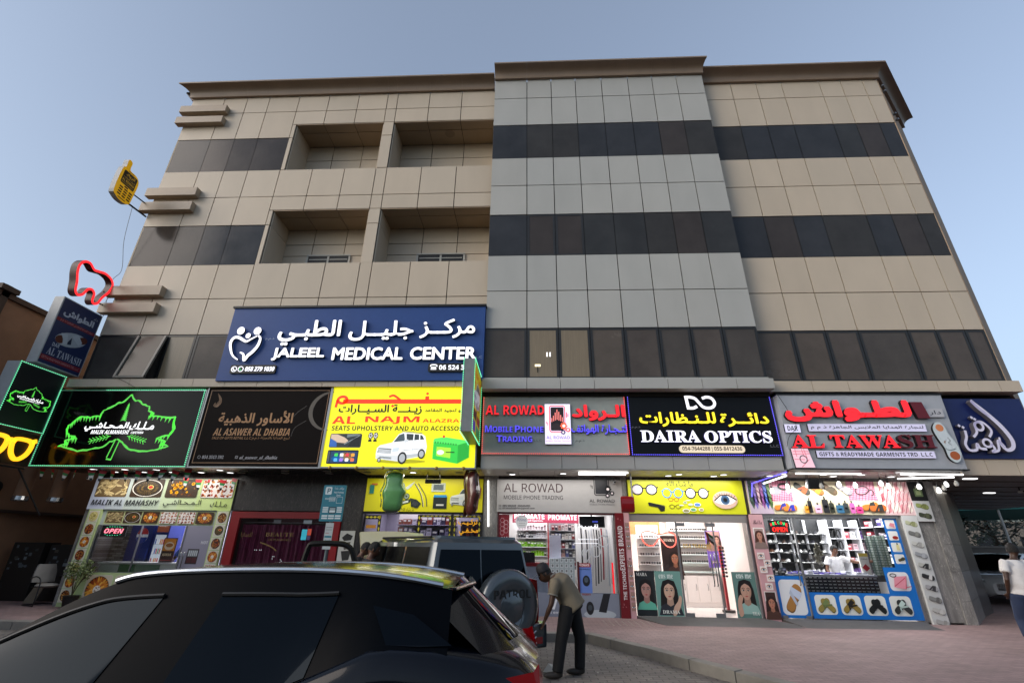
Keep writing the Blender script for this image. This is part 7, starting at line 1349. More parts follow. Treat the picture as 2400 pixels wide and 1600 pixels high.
for k in range(8): MB().box(19.5+3.6*k, 21+3.6*k, 31.97, 32.0, 1.4, 3.0).build('window', [panes[0]], fb)
# buildings across the street, seen only mirrored in glass and paint
for x0, x1, y, h, l in ((-60, -18, -42, 9, 'long plain block across the street, left'), (-14, 12, -46, 7, 'lower plain block across the street, middle'), (16, 70, -44, 10, 'long plain block across the street, right')):
    b = thing('street_building', l, 'building', ((x0+x1)/2, y, 0)); MB().box(x0, x1, y-10, y, 0, h).box(x0+4, x0+9, y-8, y-3, h, h+2.2).build('wall', [M('far_wall_dark', '#54493e', .9)], b)
    for k in range(int((x1-x0)/3)):
        for z in range(int(h/3.2)): MB().box(x0+1+3*k, x0+2.4+3*k, y, y+.03, 1+3.2*z, 2.5+3.2*z).build('window', [panes[0]], b)
# ------------------------------------------------------------------ vehicles
dglass = M('dark_car_glass', '#04060a', .03, spec=.12); dglass.node_tree.nodes['Principled BSDF'].inputs['Specular Tint'].default_value = (.62, .8, 1, 1)
tyre = M('tyre', '#0e0e0f', .85); alloy = M('alloy', '#8d9196', .25, .9); blackp = M('black_plastic', '#131415', .5)
def paint(name, col, metal=.35, rough=.3): return M(name, col, rough, metal, coat=1.0, noise=.03, nscale=20)
def wheel(t, c, ax_, r=.35, w=.22):
    c = Vector(c); a = Vector(ax_).normalized(); o = MB().lathe([(r*.6, -w/2), (r*.95, -w/2), (r, -w*.3), (r, w*.3), (r*.95, w/2), (r*.6, w/2)], c, a, 28).build('wheel', [tyre], t, smooth=True)
    m = MB().lathe([(0, w*.38), (r*.12, w*.42), (r*.3, w*.36), (r*.58, w*.42), (r*.62, w*.48)], c, a, 28); u = a.orthogonal().normalized(); v = a.cross(u)
    for k in range(5): q = k*2*pi/5; d = u*cos(q)+v*sin(q); e = a.cross(d); m.add([c+a*w*.46+d*r*.1+e*.03, c+a*w*.46+d*r*.1-e*.03, c+a*w*.5+d*r*.58-e*.05, c+a*w*.5+d*r*.58+e*.05], [(0, 1, 2, 3)])
    m.build('rim', [alloy], o)
def grid(m, rows, mi=0, flip=False):
    n = len(rows[0]); vs = [p for r in rows for p in r]
    return m.add(vs, [(j*n+i, j*n+i+1, (j+1)*n+i+1, (j+1)*n+i) for j in range(len(rows)-1) for i in range(n-1)], mi)
def interp(tab, x):
    for (a, va), (b, vb) in zip(tab, tab[1:]):
        if a <= x <= b: q = (x-a)/(b-a); q = q*q*(3-2*q) if False else q; return va+(vb-va)*q
    return tab[0][1] if x < tab[0][0] else tab[-1][1]
def crossover(t, P, T, Lf=-4.35, full=True, glassm=None):
    """a small two box car along -x: nose at Lf, tail at 0; y>0 and y<0 sides alike"""
    gm = glassm or dglass; xs = [Lf+(.08-Lf)*k/40 for k in range(41)]
    top = [(Lf, .62), (Lf+.15, .74), (Lf+.5, .86), (Lf+1.15, .93), (Lf+1.45, .95), (-1.3, .96), (-1.0, 1.08), (-.78, 1.165), (-.5, 1.16), (-.2, 1.12), (.0, 1.07), (.08, 1.0)]
    hw = [(Lf, .55), (Lf+.12, .74), (Lf+.5, .86), (Lf+1.2, .9), (-1.0, .9), (-.4, .88), (-.1, .82), (.08, .68)]
    bot = [(Lf, .3), (Lf+.3, .22), (-.4, .24), (.08, .42)]
    rows = []
    for x in xs:
        z1, w, z0 = interp(top, x), interp(hw, x), interp(bot, x); dz = z1-z0
        half = [(w*.82, z0), (w*.98, z0+dz*.14), (w, z0+dz*.45), (w*1.0, z0+dz*.62), (w*.985, z0+dz*.86), (w*.955, z1-.03), (w*.91, z1), (w*.5, z1+.02), (0, z1+.025)]
        rows.append([(x, -a, b) for a, b in half]+[(x, a, b) for a, b in reversed(half[:-1])])
    m = MB(); grid(m, rows); n = len(rows[0]); m.add(rows[0], [tuple(range(n))]).add(rows[-1], [tuple(range(n-1, -1, -1))]); m.xf(T).build('body', [P], t, smooth=True, angle=.7)
    # cabin: belt line and roof rail per side
    rail = smooth_line([(Lf+1.28, .74, 1.0), (-2.79, .67, 1.2), (-2.42, .62, 1.405), (-2.12, .6, 1.475), (-1.37, .59, 1.50), (-.84, .585, 1.48), (-.42, .57, 1.42)], 5)
    belt = lambda x: (x, interp(hw, x)*.92, interp(top, x)-.01)
    bx = lambda r: r[0]-.18 if r[0] < -2 else r[0]-.2*max(0, min(1, (-.4-r[0])/1.6)) if r[0] < -.9 else r[0]+.02
    def side(s, x0, x1, f0, f1, out=0):
        rs = [r for r in rail if x0-.001 <= r[0] <= x1+.001]; g = []
        for r in rs:
            b = belt(min(.02, bx(r))); g.append([tuple(b[i]+(r[i]-b[i])*f for i in range(3)) for f in (f0, f0+(f1-f0)*.33, f0+(f1-f0)*.67, f1)])
        return [[(p[0], s*(p[1]+out), p[2]) for p in col] for col in g]
    for s in (-1, 1):
        m = MB(); grid(m, side(s, -9, 9, 0, 1)); m.xf(T).build('pillar_frame', [P if not full else M('pillar_black', '#04060a', .3, spec=.05)], t, smooth=True, angle=1)
        for a, b, nm in ((-2.95, -1.93, 'front_window'), (-1.82, -1.02, 'rear_window')): m = MB(); grid(m, side(s, a, b, 0.03, .8, .006)); m.xf(T).build(nm, [gm], t, smooth=True, angle=1, normals=True)
        for a, b in ((-2.9, -1.93), (-1.82, -1.02)): m = MB(); m.tube([tuple(p) for p in [c[-1] for c in side(s, a, b, .03, .8, .012)]], .011, 6); m.xf(T).build('window_trim', [blackp], t)
        m = MB(); q = [(-.84, .11), (-.62, .1), (-.42, .08), (-.5, .03), (-.74, .02)]
        m.add([(-.83, s*(.72), 1.35), (-.6, s*(.735), 1.31), (-.38, s*(.785), 1.18), (-.55, s*(.802), 1.175), (-.72, s*(.80), 1.18)], [(0, 1, 2, 3, 4)]); m.xf(T).build('quarter_window', [gm], t)
        m = MB(); m.tube([(r[0], s*(r[1]+.0), r[2]+.012) for r in rail[11:-1]], .016, 8); m.xf(T).build('roof_rail', [M('bright_rail', '#b5bac0', .18, .95)], t, smooth=True)
        m = MB(); m.box(-1.72, -1.52, s*.905-.012, s*.905+.012, .86, .89).box(-.98, -.8, s*.905-.012, s*.905+.012, .9, .93); m.xf(T).build('door_handle', [P], t)
        m = MB(); m.ell((-2.75, s*1.0, 1.02), (.1, .1, .08), 14, 8); m.cyl((-2.75, s*.9, 1.0), (-2.75, s*.85, 1.0), .03); m.xf(T).build('door_mirror', [blackp], t, smooth=True)
    roof = [[(r[0], r[1]*f, r[2]+.035*(1-f*f)) for f in (-1, -.85, -.6, -.3, 0, .3, .6, .85, 1)] for r in rail]
    k = [i for i, r in enumerate(rail) if r[0] > -2.3][0]
    m = MB(); grid(m, roof[k:]); m.xf(T).build('roof', [P], t, smooth=True, angle=1)
    m = MB(); grid(m, roof[:k+1]); m.xf(T).build('windscreen', [gm], t, smooth=True, angle=1)
    r = rail[-1]; tail = [[(r[0]+(.1-r[0])*q-.2*f*f, (r[1]+(.74-r[1])*q)*f, r[2]+.035*(1-f*f)*(1-q)+(1.03-r[2])*q) for f in (-1, -.6, -.2, .2, .6, 1)] for q in (0, .25, .5, .75, 1)]
    m = MB(); grid(m, tail); m.xf(T).build('tailgate_frame', [P], t, smooth=True)
    m = MB(); grid(m, [[(p[0]+.008, p[1]*.86, p[2]+.006) for p in row] for row in tail[:-1]]); m.xf(T).build('rear_screen', [gm], t, smooth=True)
    m = MB(); m.prism([(-.52, -.56), (-.4, -.54), (-.33, 0), (-.4, .54), (-.52, .56)], (0, 0, 0), (1, 0, 0), (0, 1, 0), (0, 0, 1), 1.41, 1.43); m.xf(T @ Matrix.Rotation(.0, 4, 'Y')).build('spoiler', [P], t, bevel=.008)
    for s in (-1, 1):
        m = MB(); m.add([(-.3, s*.85, 1.02), (.03, s*.72, 1.06), (.07, s*.7, .92), (.09, s*.4, .9), (.09, s*.4, .98), (.06, s*.66, 1.085)], [(0, 1, 2), (1, 5, 4, 3, 2)]); m.xf(T @ Matrix.Translation((.012, 0, 0))).build('tail_lamp', [M('tail_red', '#7a0a10', .15, em=.25, coat=.5)], t)
        m = MB(); m.add([(Lf+.06, s*.68, .7), (Lf+.5, s*.87, .82), (Lf+.46, s*.88, .7), (Lf+.05, s*.7, .62)], [(0, 1, 2, 3)]); m.xf(T @ Matrix.Translation((-.02, 0, .01))).build('headlight', [M('lamp_clear', '#cfd4d8', .08, .4)], t)
        for x in (Lf+.85, -.75): c = T @ Vector((x, s*.8, .33)); wheel(t, c, (T.to_3x3() @ Vector((0, s, 0))), .33, .21)
    m = MB(); m.box(Lf+.0, Lf+.06, -.45, .45, .42, .62); m.xf(T).build('grille', [blackp], t)
    m = MB(); m.box(.085, .1, -.26, .26, .62, .74); m.xf(T).build('number_plate', [M('plate_white', '#c9c9c4', .5)], t)
t = thing('crossover_car', 'dark navy crossover car passing close in front, its silver roof rail catching the sky', 'car', (-2.1, -9.2, 0))
crossover(t, M('navy_paint', '#060a13', .16, 0, spec=.15, coat=.22), Matrix.Translation((-.07, -9.23, 0)) @ Matrix.Rotation(.03, 4, 'Z'))
wp = paint('white_paint', '#c9ccd0', .0, .25)
for i, (x, y, a, l) in enumerate(((16.6, 6.6, 1.0, 'white saloon car parked nose towards the passage, beside the end pier'), (19.8, 9.6, .4, 'white car parked further back against the garden wall'))):
    t = thing('parked_car', l, 'car', (x, y, .15)); crossover(t, wp, Matrix.Translation((x, y, .15)) @ Matrix.Rotation(a, 4, 'Z') @ Matrix.Translation((2.0, 0, 0)), full=False)

# off-roader parked nose to the shops, bonnet up
PT = Matrix(((.819, -.574, 0, -.70), (.574, .819, 0, -5.39), (0, 0, 1, 0), (0, 0, 0, 1)))
gp_ = paint('steel_grey_paint', '#434a4f', .4, .3)
t = thing('off_road_car', 'steel grey off-road car with a covered spare wheel, bonnet raised, left door open', 'car', (-.70, -5.39, 0))
rows = []
for y, w, z1, z0 in ((0, .86, 1.0, .5), (.06, .92, 1.04, .46), (.5, .93, 1.06, .44), (1.6, .93, 1.07, .42), (3.2, .93, 1.07, .42), (3.45, .92, 1.06, .42), (4.3, .9, .98, .45), (4.7, .84, .88, .5)):
    half = [(w*.9, z0), (w, z0+.1), (w*1.015, z0+.35), (w, z1-.06), (w*.97, z1), (0, z1+.01)]; rows.append([(-a, y, b) for a, b in half]+[(a, y, b) for a, b in reversed(half[:-1])])
m = MB(); grid(m, rows); n = len(rows[0]); m.add(rows[0], [tuple(range(n))]).add(rows[-1], [tuple(range(n-1, -1, -1))]); m.xf(PT).build('body', [gp_], t, smooth=True, angle=.6)
cab = []
for f, z in ((0, 1.02), (.5, 1.36), (.8, 1.6), (.93, 1.7), (1, 1.755)):
    wd = .9-.15*f-(.05 if f == 1 else 0); y0 = .01+.12*f+(.06 if f == 1 else 0); y1 = 3.42-.72*f-(.06 if f == 1 else 0); cr = .1
    cab.append([(-wd, y0+cr, z), (-wd+cr*.5, y0+.02, z), (-wd+cr*1.2, y0, z), (0, y0-.01, z), (wd-cr*1.2, y0, z), (wd-cr*.5, y0+.02, z), (wd, y0+cr, z), (wd, y1-.1, z), (wd-.1, y1, z), (0, y1+.08*(1-f), z), (-wd+.1, y1, z), (-wd, y1-.1, z)])
m = MB(); n = 12
m.add([p for r in cab for p in r], [(j*n+i, j*n+(i+1) % n, (j+1)*n+(i+1) % n, (j+1)*n+i) for j in range(4) for i in range(n)]); m.add([(x*.96, .2+(y-.2)*.98, 1.79) for x, y, z in cab[-1]]+cab[-1], [tuple(range(n))]+[(n+i, n+(i+1) % n, (i+1) % n, i) for i in range(n)]); m.xf(PT).build('cabin', [gp_], t, smooth=True, angle=.55)
def cabp(u, f, z0=1.02): return Vector((u*(.9-.15*f), -.012+.012+.12*f-.008, 1.02+.735*f-.02*0))
for a, b in ((-.86, -.06), (-.03, .86)):
    m = MB(); rws = []
    for f in (.05, .3, .55, .8): rws.append([Vector((a*(.9-.15*f)+(b-a)*(.9-.15*f)*q, .01+.12*f-.016, 1.02+.735*f)) for q in (0, .25, .5, .75, 1)])
    grid(m, rws); m.xf(PT).build('rear_window', [dglass], t, smooth=True)
for s in (-1, 1):
    for y0, y1, nm in ((.22, 1.12, 'quarter_window'), (1.2, 2.0, 'side_window'), (2.08, 2.95, 'front_window')):
        if s < 0 and nm == 'front_window':
            m = MB(); m.add([(-.912, 2.06, 1.0), (-.912, 3.3, 1.0), (-.79, 2.85, 1.64), (-.79, 2.06, 1.64)], [(0, 1, 2, 3)]).add([(-.94, 2.06, .5), (-.94, 3.2, .5), (-.94, 3.2, 1.02), (-.94, 2.06, 1.02)], [(0, 1, 2, 3)]); m.xf(PT).build('cabin_shade_sheet', [M('cabin_shade_black', '#050505', .9, spec=.05)], t, normals=False)  # black sheet stands in for the shaded cabin inside the open door
            o_ = PT @ Vector((-.86, 2.75, 1.12)); MB().tube([o_+Vector((0, 0, 0))+PT.to_3x3() @ Vector((.19*cos(k*pi/12)-.1, .06*sin(k*pi/12), .18*sin(k*pi/12)+.06)) for k in range(24)], .014, 6, closed=True).build('steering_wheel', [M('wheel_tan', '#8d8468', .5)], t)
            continue
        m = MB(); rws = []
        for f in (.08, .45, .84): ya = y0+(.02 if f > .5 else 0); yb = y1-(.3*f if nm == 'front_window' else 0); rws.append([(s*(.9-.15*f+.008), ya+(yb-ya)*q, 1.02+.735*f) for q in (0, .5, 1)])
        grid(m, rws); m.xf(PT).build(nm, [M('side_glass', '#0a0b0c', .25, spec=.03)], t)
    m = MB(); m.tube([(s*.72, .35, 1.77), (s*.72, 2.5, 1.77)], .018); m.xf(PT).build('roof_rail', [blackp], t)
m = MB(); m.add([(-.72, 3.33, 1.1), (.72, 3.33, 1.1), (.64, 2.78, 1.66), (-.64, 2.78, 1.66)], [(0, 1, 2, 3)]); m.xf(PT @ Matrix.Translation((0, .06, .04))).build('windscreen', [dglass], t)
m = MB(); m.box(-.03, -.015, -.012, .0, .6, 1.02); m.xf(PT).build('door_seam', [blackret], t)
# back door: spare wheel cover, lamps, bumper
cx, cz = .3, .89
o = MB().lathe([(.45, .0), (.475, .06), (.475, .17), (.45, .225), (.38, .245), (.2, .255), (.195, .25), (.185, .258), (0, .262)], PT @ Vector((cx, -.02, cz)), PT.to_3x3() @ Vector((0, -1, 0)), 48).build('spare_wheel_cover', [gp_], t, smooth=True, angle=.9)
Z = Raised(PT @ Vector((cx, -.275, cz)), PT.to_3x3() @ Vector((1, 0, 0)), (0, 0, 1), PT.to_3x3() @ Vector((0, -1, 0)))
Z.text('PATROL', -.3, .1, .6, .115, -.012, .004, 'sb', .01); Z.build('lettering', [blackret, blackret], o)
Z = Raised(PT @ Vector((cx, -.275, cz)), PT.to_3x3() @ Vector((1, 0, 0)), (0, 0, 1), PT.to_3x3() @ Vector((0, -1, 0))); Z.line(ellp(0, -.12, .15, .16, 28), .006, -.012, .001, 0, 0, True); Z.build('cap_ring', [blackret, blackret], o)
for s in (-1, 1):
    m = MB(); m.prism([(.0, 0), (.13, 0), (.15, .3), (.12, .7), (.02, .72)], (s*.77 if s > 0 else -.77, 0, .5), (s, 0, 0), (0, 0, 1), (0, -1, 0), -.1, .03); m.xf(PT).build('tail_lamp', [M('tail_red2', '#7d0f16', .15, em=.03, coat=.6)], t, bevel=.012)
bmp = paint('bumper_dark_blue', '#2c353a', .2, .4)
m = MB(); m.prism([(-1.0, .28), (-1.0, -.1), (-.9, -.24), (.9, -.24), (1.0, -.1), (1.0, .28), (.9, .28), (.9, 0), (-.9, 0), (-.9, .28)], (0, 0, 0), (1, 0, 0), (0, 1, 0), (0, 0, 1), .36, .66); m.xf(PT).build('rear_bumper', [bmp], t, bevel=.03)
for s in (-1, 1): m = MB(); m.box(s*.72-.1, s*.72+.1, -.25, -.2, .42, .5); m.xf(PT).build('bumper_lamp', [M('tail_red2', '#a3121a', .15)], t)
m = MB()
for k in range(3): m.tube([(.18+.06*k, -.02-.005*k, .62-.07*k+.18), (.6+.03*k, -.02, .6-.07*k+.2), (.7, -.02, .66-.07*k+.2)], .012, 6)
m.xf(PT @ Matrix.Translation((0, -.245, -.28))).build('chrome_strip', [steel], t)
for x in (-.82, .82):
    for y in (.85, 3.75): c = PT @ Vector((x, y, .39)); wheel(t, c, PT.to_3x3() @ Vector((1 if x > 0 else -1, 0, 0)), .39, .26)
bn = paint('bonnet_glow_cream', '#d8cda6', .0, .4); m = MB(); rws = []  # yellow sign light on the grey bonnet, painted in as cream
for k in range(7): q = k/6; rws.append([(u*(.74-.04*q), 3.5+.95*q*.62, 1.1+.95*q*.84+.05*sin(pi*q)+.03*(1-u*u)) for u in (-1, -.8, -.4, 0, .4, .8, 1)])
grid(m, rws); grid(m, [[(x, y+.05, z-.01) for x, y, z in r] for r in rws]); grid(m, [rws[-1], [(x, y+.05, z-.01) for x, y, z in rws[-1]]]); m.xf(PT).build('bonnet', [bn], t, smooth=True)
# the open driver's door
m = MB(); dp = [(-3.08, -3.28, 1.06), (-3.24, -3.3, 1.5), (-3.34, -3.31, 1.62), (-3.5, -3.33, 1.665), (-3.95, -3.38, 1.66), (-4.06, -3.39, 1.58), (-4.14, -3.4, 1.06)]
dp = [(x-.12, y-.14, z) for x, y, z in dp]; m.tube(smooth_line(dp, 3), .05, 8).tube([dp[-1], dp[0]], .03); dr = m.build('front_door', [M('door_black', '#08090a', .5, spec=.2)], t, smooth=True)
MB().add([(-3.08, -3.3, 1.06), (-4.14, -3.42, 1.06), (-4.14, -3.42, .45), (-3.08, -3.3, .45), (-3.08, -3.24, 1.06), (-4.14, -3.36, 1.06), (-4.14, -3.36, .45), (-3.08, -3.24, .45)], [(0, 1, 2, 3), (7, 6, 5, 4), (0, 4, 5, 1), (2, 6, 7, 3), (1, 5, 6, 2), (0, 3, 7, 4)]).xf(Matrix.Translation((-.12, -.14, 0))).build('door_panel', [gp_], dr)
MB().ell((-3.35, -3.6, 1.24), (.13, .07, .09), 16, 10).cyl((-3.3, -3.55, 1.2), (-3.2, -3.35, 1.14), .025).xf(Matrix.Translation((-.12, -.14, 0))).build('door_mirror', [M('mirror_chrome', '#c9ccd0', .08, 1.0)], dr, smooth=True)
tag(MB().add([(.12, -4.75, .012), (.32, -4.83, .012), (.42, -4.7, .03), (.3, -4.62, .07), (.2, -4.66, .1), (.16, -4.6, .014)], [(0, 1, 4), (1, 2, 3), (1, 3, 4), (0, 4, 5), (4, 3, 5)]).build('crumpled_paper', [M('paper_white', '#b9b8b4', .7)]), 'crumpled white paper on the grey pavers at the bending man\'s feet', 'paper')

# ------------------------------------------------------------------ people
def evalmesh(me, mods):
    o = bpy.data.objects.new('tmp', me); COL.objects.link(o)
    for ty, kw in mods:
        md = o.modifiers.new(ty, ty)
        for k, v in kw.items(): setattr(md, k, v)
    r = bpy.data.meshes.new_from_object(o.evaluated_get(bpy.context.evaluated_depsgraph_get())); bpy.data.objects.remove(o); bpy.data.meshes.remove(me); return r
def skin(mb, voxel, name, mat, parent, it=6):
    me = evalmesh(mb.mesh(name, [mat]), [('REMESH', {'mode': 'VOXEL', 'voxel_size': voxel}), ('SMOOTH', {'factor': .5, 'iterations': it})])
    me.materials.clear(); me.materials.append(mat); me.shade_smooth(); me.name = name; return link(name, me, parent)
def ell_ring_tube(m, pts, radii, side):
    """limb or trunk: elliptical rings (a across along side, b in depth)"""
    pts = [Vector(p) for p in pts]; n = 16; vs = []
    for i, p in enumerate(pts):
        d = (pts[min(i+1, len(pts)-1)]-pts[max(i-1, 0)]).normalized(); s = (Vector(side)-d*Vector(side).dot(d)).normalized(); b = d.cross(s); ra, rb = radii[i] if isinstance(radii[i], tuple) else (radii[i], radii[i])
        for k in range(n): q = 2*pi*k/n; vs.append(p+s*ra*cos(q)+b*rb*sin(q))
    m.add(vs, [(i*n+k, i*n+(k+1) % n, (i+1)*n+(k+1) % n, (i+1)*n+k) for i in range(len(pts)-1) for k in range(n)]+[tuple(range(n-1, -1, -1)), tuple(range((len(pts)-1)*n, len(pts)*n))]); return m
def head_mesh(m, c, fwd, up, s=1.0):
    f = Vector(fwd).normalized(); u = (Vector(up)-f*Vector(up).dot(f)).normalized(); r = f.cross(u); T = Matrix(((r.x, f.x, u.x), (r.y, f.y, u.y), (r.z, f.z, u.z))); n, mm = 24, 18; vs = []; c = Vector(c)
    for i in range(mm+1):
        ph = pi*i/mm-pi/2
        for k in range(n):
            q = 2*pi*k/n; x, y, z = cos(ph)*cos(q), cos(ph)*sin(q), sin(ph)
            wx = .076*(1-.22*max(0, -z)); wy = .097*(1-.06*max(0, -z)); p = Vector((x*wx, y*wy+(.012 if z < -.2 and y > 0 else 0), z*.118))
            if y > .4: p.y += .022*math.exp(-((x/.16)**2+((z+.1)/.2)**2)) + .008*math.exp(-((x/.3)**2+((z+.52)/.12)**2)) - .008*(math.exp(-(((x-.42)/.18)**2+((z-.08)/.14)**2))+math.exp(-(((x+.42)/.18)**2+((z-.08)/.14)**2)))
            vs.append(c+T @ p*s)
    m.add(vs, [(i*n+k, i*n+(k+1) % n, (i+1)*n+(k+1) % n, (i+1)*n+k) for i in range(mm) for k in range(n)])
    for sx in (-1, 1): m.ell(c+T @ Vector((sx*.078, -.01, -.005))*s, (.012*s, .022*s, .034*s), 8, 6, T=T)
    return T
def hand(m, w_, d, palm, s=1.0, curl=.6):
    """palm and five bent fingers from the wrist along d; palm = normal of the palm side"""
    d = Vector(d).normalized(); p = (Vector(palm)-d*Vector(palm).dot(d)).normalized(); a = d.cross(p); w_ = Vector(w_)
    ell_ring_tube(m, [w_, w_+d*.04*s, w_+d*.09*s], [(.026*s, .02*s), (.038*s, .017*s), (.04*s, .014*s)], a)
    for k, L in enumerate((.072, .082, .076, .058)):
        b = w_+d*.088*s+a*(k-1.5)*.02*s; q = b; pts = [q]
        for j in range(3): ang = curl*(j+.4)*.6; q = q+(d*cos(ang)+p*sin(ang))*L*s*(.45, .32, .23)[j]; pts.append(q)
        m.tube(pts, [.0095*s, .009*s, .0085*s, .007*s], 8)
    b = w_+d*.03*s-a*.034*s; m.tube([b, b+(d*.7-a*.7)*.03*s+p*.008, b+(d*1.0-a*.5)*.055*s+p*.02], [.012*s, .0105*s, .008*s], 8)
def person(label, J, f, up_head, headf, skinc, shirt, trouser, hairc, cap=None, shoe='#141416', sleeve=.55, group=None, legs=True, collar=None, belly=1.0, shorts=1.0, loose=1.0):
    """J: joints in the world; f: which way the body faces"""
    V_ = {k: Vector(v) for k, v in J.items()}; f = Vector(f).normalized(); up = (V_['neck']-V_['pelvis']).normalized(); sd = f.cross(up).normalized()
    base = V_.get('ankle_l', V_['pelvis']); t = thing('person', label, 'person', (V_['pelvis'].x, V_['pelvis'].y, min(base.z-.08, V_['pelvis'].z)), group)
    sk = M('skin_'+skinc[1:], skinc, .5); m = MB()
    sp = [V_['pelvis']-up*.06, V_['pelvis']+up*.04, V_['waist'], V_['chest'], V_['neck']-up*.05, V_['neck']+up*.01]; tr = [(.15, .1), (.158, .105), (.14*belly, .1*belly), (.165, .11), (.13, .085), (.06, .055)]
    ell_ring_tube(m, sp, tr, sd); hd = V_['head']; ell_ring_tube(m, [V_['neck']-up*.03, V_['neck'].lerp(hd, .35), V_['neck'].lerp(hd, .7)], [.06, .052, .05], sd)
    for q in 'lr':
        S_, E_, W_ = V_['shoulder_'+q], V_['elbow_'+q], V_['wrist_'+q]; m.tube([V_['chest'].lerp(S_, .6), S_, S_.lerp(E_, .5), E_, E_.lerp(W_, .4), W_], [.05, .052, .045, .037, .038, .026], 12)
        hand(m, W_, W_-E_ if 'hand_'+q not in V_ else V_['hand_'+q]-W_, f if q+'palm' not in V_ else V_[q+'palm'], 1.0, .7)
        if legs: H_, K_, A_ = V_['hip_'+q], V_['knee_'+q], V_['ankle_'+q]; m.tube([H_, H_.lerp(K_, .5), K_, K_.lerp(A_, .35), A_], [.078, .068, .052, .05, .036], 12)
    T = head_mesh(m, hd, headf, up_head); skin(m, .011, 'body', sk, t, 3)
    hm = MB()
    if hairc:
        n, mm = 22, 12; vs = []
        for i in range(mm+1):
            ph = pi*.5*i/mm
            for k in range(n): q = 2*pi*k/n; low = -.25 if sin(q) < .3 else .5; z = math.sin(max(ph, 0)); zz = low+(1-low)*i/mm; rr = math.sqrt(max(0, 1-zz*zz)); vs.append(hd+T @ Vector((rr*cos(q)*.086, rr*sin(q)*.106-.004, zz*.128+.004)))
        hm.add(vs, [(i*n+k, i*n+(k+1) % n, (i+1)*n+(k+1) % n, (i+1)*n+k) for i in range(mm) for k in range(n)]); hm.build('hair', [M('hair_'+hairc[1:], hairc, .75, bump=.6, nscale=90)], t, smooth=True, normals=True)
    if cap:
        cp = MB(); cp.lathe([(.1, 0), (.1, .05), (.085, .09), (.05, .118), (0, .128)], hd+T @ Vector((0, -.005, .035)), T @ Vector((0, -.12, 1)), 22); cp.add([hd+T @ Vector(p) for p in ((-.075, .07, .05), (.075, .07, .05), (.06, .17, .03), (0, .19, .025), (-.06, .17, .03))], [(0, 1, 2, 3, 4)]); cp.build('cap', [M('cap_'+cap[1:], cap, .7)], t, smooth=True)
    fc = MB()
    for sx in (-1, 1): fc.ell(hd+T @ Vector((sx*.03, .087, .01)), (.013, .007, .006), 8, 6, 0, C('#c9c4bd'), T); fc.ell(hd+T @ Vector((sx*.03, .0935, .01)), (.006, .003, .006), 6, 5, 0, C('#140d0a'), T); fc.ell(hd+T @ Vector((sx*.03, .092, .03)), (.02, .005, .005), 8, 4, 0, C('#0d0908'), T)
    fc.ell(hd+T @ Vector((0, .095, -.06)), (.022, .006, .006), 8, 4, 0, shade(skinc, .55), T); fc.build('face', [PAINTED], t)
    sm = MB(); ell_ring_tube(sm, [V_['pelvis']-up*.07, V_['pelvis']+up*.03, V_['waist'], V_['waist'].lerp(V_['chest'], .6), V_['chest'], V_['neck']-up*.06, V_['neck']-up*.005], [(x_, y_*loose) for x_, y_ in ((.19, .14), (.188, .138), (.175*belly, .132*belly), (.185, .135), (.19, .134), (.15, .105), (.072, .068/loose))], sd)
    for q in 'lr': S_, E_ = V_['shoulder_'+q], V_['elbow_'+q]; sm.tube([V_['chest'].lerp(S_, .55), S_, S_.lerp(E_, .3), S_.lerp(E_, .3+sleeve*.5)], [.08, .078, .075, .074], 12)
    shm = M('shirt_'+shirt[1:], shirt, .85, noise=.08, nscale=9, bump=.5); so = skin(sm, .016, 'shirt', shm, t, 4)
    if collar:
        cm = MB(); cm.lathe([(.072, -.02), (.066, .02), (.06, .02)], V_['neck']+up*.0, up, 18)
        for q in 'lr': S_, E_ = V_['shoulder_'+q], V_['elbow_'+q]; e = S_.lerp(E_, .3+sleeve*.5); cm.cyl(e-(E_-S_).normalized()*.012, e+(E_-S_).normalized()*.004, .077, .076, 16)
        cm.build('trim', [M('trim_pale', collar, .8)], so)
    if legs:
        tm = MB(); ell_ring_tube(tm, [V_['pelvis']-up*.1, V_['pelvis']-up*.02, V_['pelvis']+up*.05], [(.165, .12), (.17, .122), (.162, .118)], sd)
        for q in 'lr': H_, K_, A_ = V_['hip_'+q], V_['knee_'+q], V_['ankle_'+q]; e = K_.lerp(A_, shorts); tm.tube([H_+Vector((0, 0, .02)), H_.lerp(K_, .5), K_, K_.lerp(e, .5), e], [.115, .104, .086, .08, .076], 12)
        skin(tm, .016, 'trousers', M('trousers_'+trouser[1:], trouser, .85, noise=.1, nscale=8, bump=.5), t, 4)
        for q in 'lr':
            A_ = V_['ankle_'+q]; g = Vector((f.x, f.y, 0)).normalized(); T2 = Matrix(((g.y, g.x, 0), (-g.x, g.y, 0), (0, 0, 1))); s_ = MB(); zf = A_.z-.035; c0 = Vector((A_.x, A_.y, zf))+g*.06
            s_.ell(c0, (.048, .14, .045), 16, 8, T=T2).ell(Vector((A_.x, A_.y, zf+.03))-g*.01, (.046, .07, .05), 12, 8, T=T2); skin(s_, .012, 'shoe', M('shoe_'+shoe[1:], shoe, .6), t, 2)
    return t
W = lambda x, y, z: (x, y, z)
